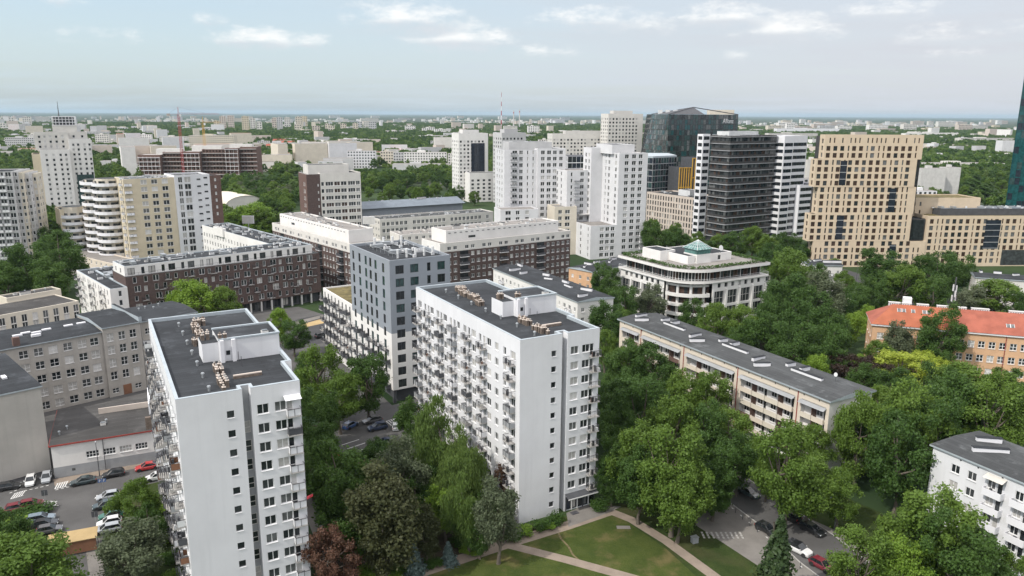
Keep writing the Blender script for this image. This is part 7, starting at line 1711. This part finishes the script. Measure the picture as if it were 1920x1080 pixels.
cl = [(402, 412, 226, 246, 'yellow_cream'), (413, 425, 218, 246, 'sand_stone'), (428, 440, 217, 246, 'sand_stone'), (455, 468, 218, 250, 'yellow_cream'), (470, 480, 222, 248, 'offwhite'), (482, 492, 229, 250, 'offwhite'), (511, 519, 221, 246, 'sand_stone'), (520, 531, 220, 249, 'light_grey_wall'), (534, 545, 220, 244, 'offwhite'),
      (555, 568, 219, 246, 'pale_cream'), (566, 577, 218, 242, 'yellow_cream'), (553, 566, 233, 250, 'pale_cream'), (586, 600, 236, 252, 'sand_stone'), (610, 619, 232, 248, 'cream_wall'), (616, 628, 236, 250, 'pale_cream'), (639, 650, 232, 248, 'cream_wall'), (662, 672, 231, 248, 'cream_wall'), (671, 680, 228, 246, 'light_grey_wall'), (682, 692, 229, 246, 'offwhite'), (692, 706, 228, 247, 'light_grey_wall'),
      (760, 779, 236, 250, 'white_plaster'), (792, 815, 240, 252, 'white_plaster'), (815, 846, 242, 254, 'white_plaster'), (800, 815, 238, 250, 'offwhite'), (826, 833, 224, 236, 'white_plaster'), (2, 12, 231, 248, 'offwhite'), (18, 28, 221, 240, 'offwhite'), (44, 60, 219, 242, 'offwhite'), (38, 56, 232, 252, 'light_grey_wall')]
for x0, x1, yt, yb, m_ in cl: far(x0, x1, yt, yb, m_, 'far-off tower block standing clear of the treetops below the horizon', 'far tower blocks below the horizon')
rr = random.Random(5)
def strew(n, xr, yr, hr, wr, mats, label, group):
    k = 0
    while k < n:
        yb = yr[0] + (yr[1] - yr[0]) * rr.random() ** 1.3; x = rr.uniform(*xr); d = P(x, yb).y; w = rr.uniform(*wr) * F / d; h = rr.uniform(*hr) * F / d
        p = P(x, yb)
        if clear_of(p.x, p.y, 18, False) is None: continue
        far(x, x + w, yb - h, yb, rr.choice(mats), label, group, fh=3.4); k += 1
PALE = ['offwhite', 'white_plaster', 'pale_cream', 'light_grey_wall', 'pearl_wall', 'sand_stone']
strew(58, (1395, 1885), (231, 250), (14, 42), (30, 110), PALE + ['white_plaster', 'yellow_cream'], 'far-off pale housing block in the dense estate below the right horizon', 'dense estate below the right horizon')
strew(34, (0, 400), (240, 288), (6, 22), (22, 80), PALE, 'far-off pale block scattered among trees on the left', 'pale blocks among trees on the left')
strew(46, (480, 1030), (226, 282), (6, 20), (20, 80), PALE, 'far-off pale block scattered among trees in the centre', 'pale blocks among trees in the centre')
strew(16, (1740, 1885), (262, 312), (5, 12), (20, 60), PALE, 'low pale building among trees on the right', 'low buildings among trees on the right')
strew(30, (0, 1100), (221, 232), (18, 40), (40, 160), PALE, 'tiny pale block close to the horizon line', 'tiny blocks close to the horizon')
# red and white transmission mast and power-station chimneys
p = Q(940, 240, 2900); t_ = thing('transmission_mast', 'red and white banded transmission mast on the horizon', 'mast', (p.x, p.y, 0)); 
for k in range(9):
    s_ = MB(); s_.tube((0, 0, k * 16.5), (0, 0, k * 16.5 + 16.5), 2.6 - .22 * k, 2.4 - .22 * k, n=6, m='crane_red' if k % 2 == 0 else 'white_panel', cap=False); obj('mast_section', s_, t_)
for px, h in ((963, 88), (974, 92)):
    p = Q(px, 240, 3600); s_ = MB(); s_.tube((0, 0, 0), (0, 0, h), 3.2, 2.2, n=10, m='pale_chimney'); s_.tube((0, 0, h - 14), (0, 0, h - 8), 2.45, 2.35, n=10, m='crane_red'); o = obj('power_chimney', s_, None, (p.x, p.y, 0)); tag(o, 'slim power-station chimney on the horizon right of the mast', 'chimney', 'power-station chimneys on the horizon')
# ---- far woods: low trees nobody could count
def wood_proto(seed, n, leaf, mn):
    me, _ = crown('round' if seed % 3 else 'wide', seed, n, leaf, mn); o = bpy.data.objects.new('wood_tree', me); return o
def wood(name, pts, proto, lo, hi):
    me = bpy.data.meshes.new(name); me.from_pydata([tuple(p) for p in pts], [], []); o = bpy.data.objects.new(name, me); COL.objects.link(o); o['kind'] = 'stuff'
    ng = bpy.data.node_groups.new('wood_scatter', 'GeometryNodeTree'); ng.interface.new_socket('Geometry', in_out='INPUT', socket_type='NodeSocketGeometry'); ng.interface.new_socket('Geometry', in_out='OUTPUT', socket_type='NodeSocketGeometry')
    n, l = ng.nodes, ng.links; gi, go = n.new('NodeGroupInput'), n.new('NodeGroupOutput'); ip = n.new('GeometryNodeInstanceOnPoints'); oi = n.new('GeometryNodeObjectInfo'); oi.inputs[0].default_value = proto; oi.inputs['As Instance'].default_value = True
    rs = n.new('FunctionNodeRandomValue'); rs.data_type = 'FLOAT_VECTOR'; rs.inputs[0].default_value = (lo * .9, lo * .9, lo); rs.inputs[1].default_value = (hi * 1.25, hi * 1.25, hi)
    rt = n.new('FunctionNodeRandomValue'); rt.data_type = 'FLOAT_VECTOR'; rt.inputs[0].default_value = (0, 0, 0); rt.inputs[1].default_value = (0, 0, 6.28)
    l.new(gi.outputs[0], ip.inputs['Points']); l.new(oi.outputs['Geometry'], ip.inputs['Instance']); l.new(rs.outputs[0], ip.inputs['Scale']); l.new(rt.outputs[0], ip.inputs['Rotation']); l.new(ip.outputs[0], go.inputs[0])
    md = o.modifiers.new('scatter', 'NODES'); md.node_group = ng; return o
def far_woods():
    g = np.random.default_rng(12); N = 85000
    d = 380 + (5200 - 380) * g.random(N) ** .62; a = g.uniform(-.66, .66, N); x, y = d * np.sin(a), d * np.cos(a)
    # clearings: smooth pseudo-noise in world space
    f = np.sin(x / 97 + 1.3) * np.sin(y / 131 + .4) + .7 * np.sin(x / 41 - y / 57) + .6 * np.sin(y / 33 + 2.2) * np.sin(x / 29) + .4 * np.sin(x / 210 + y / 190)
    keep = f > np.where(d < 620, .5, np.where(d < 900, -.1, np.where(d < 2000, -.8, -.8)))
    # parks the photograph shows: dense belts
    for (x0, y0), (x1, y1) in PARKS:
        pass
    x, y, d = x[keep], y[keep], d[keep]; ok = np.ones(len(x), bool)
    for Mi, M, x0, x1, y0, y1 in FOOT:
        m = np.array(Mi); lx = m[0, 0] * x + m[0, 1] * y + m[0, 3]; ly = m[1, 0] * x + m[1, 1] * y + m[1, 3]
        ok &= ~((lx > x0 - 4) & (lx < x1 + 4) & (ly > y0 - 5) & (ly < y1 + 4))
    x, y, d = x[ok], y[ok], d[ok]; sel = g.integers(0, 4, len(x)); print('far trees', len(x))
    for i, mn in enumerate(('leaf_dark', 'leaf_maple', 'leaf_dark', 'leaf_birch')):
        k = sel == i; nr = k & (d < 1100); fr = k & (d >= 1100)
        wood('far_woodland', np.stack([x[nr], y[nr], np.zeros(nr.sum())], 1), wood_proto(500 + i, 900, .05, mn), 8, 15)
        wood('far_woodland', np.stack([x[fr], y[fr], np.zeros(fr.sum())], 1), wood_proto(600 + i, 260, .10, mn), 9, 17)
PARKS = []
far_woods()
# ---- the rest of the far city: small pale blocks among the trees
def far_city():
    g = np.random.default_rng(9); m = MB(); n = 0
    while n < 2200:
        d = 1000 + 7500 * g.random() ** 1.5; a = g.uniform(-.64, .64); x, y = d * math.sin(a), d * math.cos(a)
        if math.sin(x / 260 + 1) * math.sin(y / 330) + .5 * math.sin(x / 90 - y / 140) < .1: continue
        if clear_of(x, y, 22, False) is None: continue
        w, dp, h, r = g.uniform(12, 46), g.uniform(10, 16), g.choice([6, 9, 12, 15, 20, 32], p=[.25, .22, .2, .15, .11, .07]), g.choice([.5, .5, -1.07, .2])
        c, s = math.cos(r), math.sin(r); q = [(x + u * c - v * s, y + u * s + v * c) for u, v in ((0, 0), (w, 0), (w, dp), (0, dp))]
        m.prism(q, 0, h, PALE[int(g.integers(0, 6))], top='roof_gravel' if g.random() > .12 else 'red_tile_worn'); n += 1
    o = obj('far_city', m); o['kind'] = 'stuff'
far_city()
# ================================================================== haze
def haze():
    m = bpy.data.materials.new('haze'); m.use_nodes = True; t = NT(m.node_tree); t.n.clear()
    v = t.new('ShaderNodeVolumePrincipled'); v.inputs['Color'].default_value = HAZE_COL; v.inputs['Density'].default_value = HAZE_DENSITY; v.inputs['Anisotropy'].default_value = .2
    o = t.new('ShaderNodeOutputMaterial'); t.l.new(v.outputs[0], o.inputs['Volume']); MATS['haze'] = m
    b = MB(); b.box(-61000, 61000, -3000, 61000, -1.0, 170, 'haze'); h = obj('haze', b); h['kind'] = 'stuff'
HAZE_COL = (.60, .78, .90, 1); HAZE_DENSITY = .000032
haze()
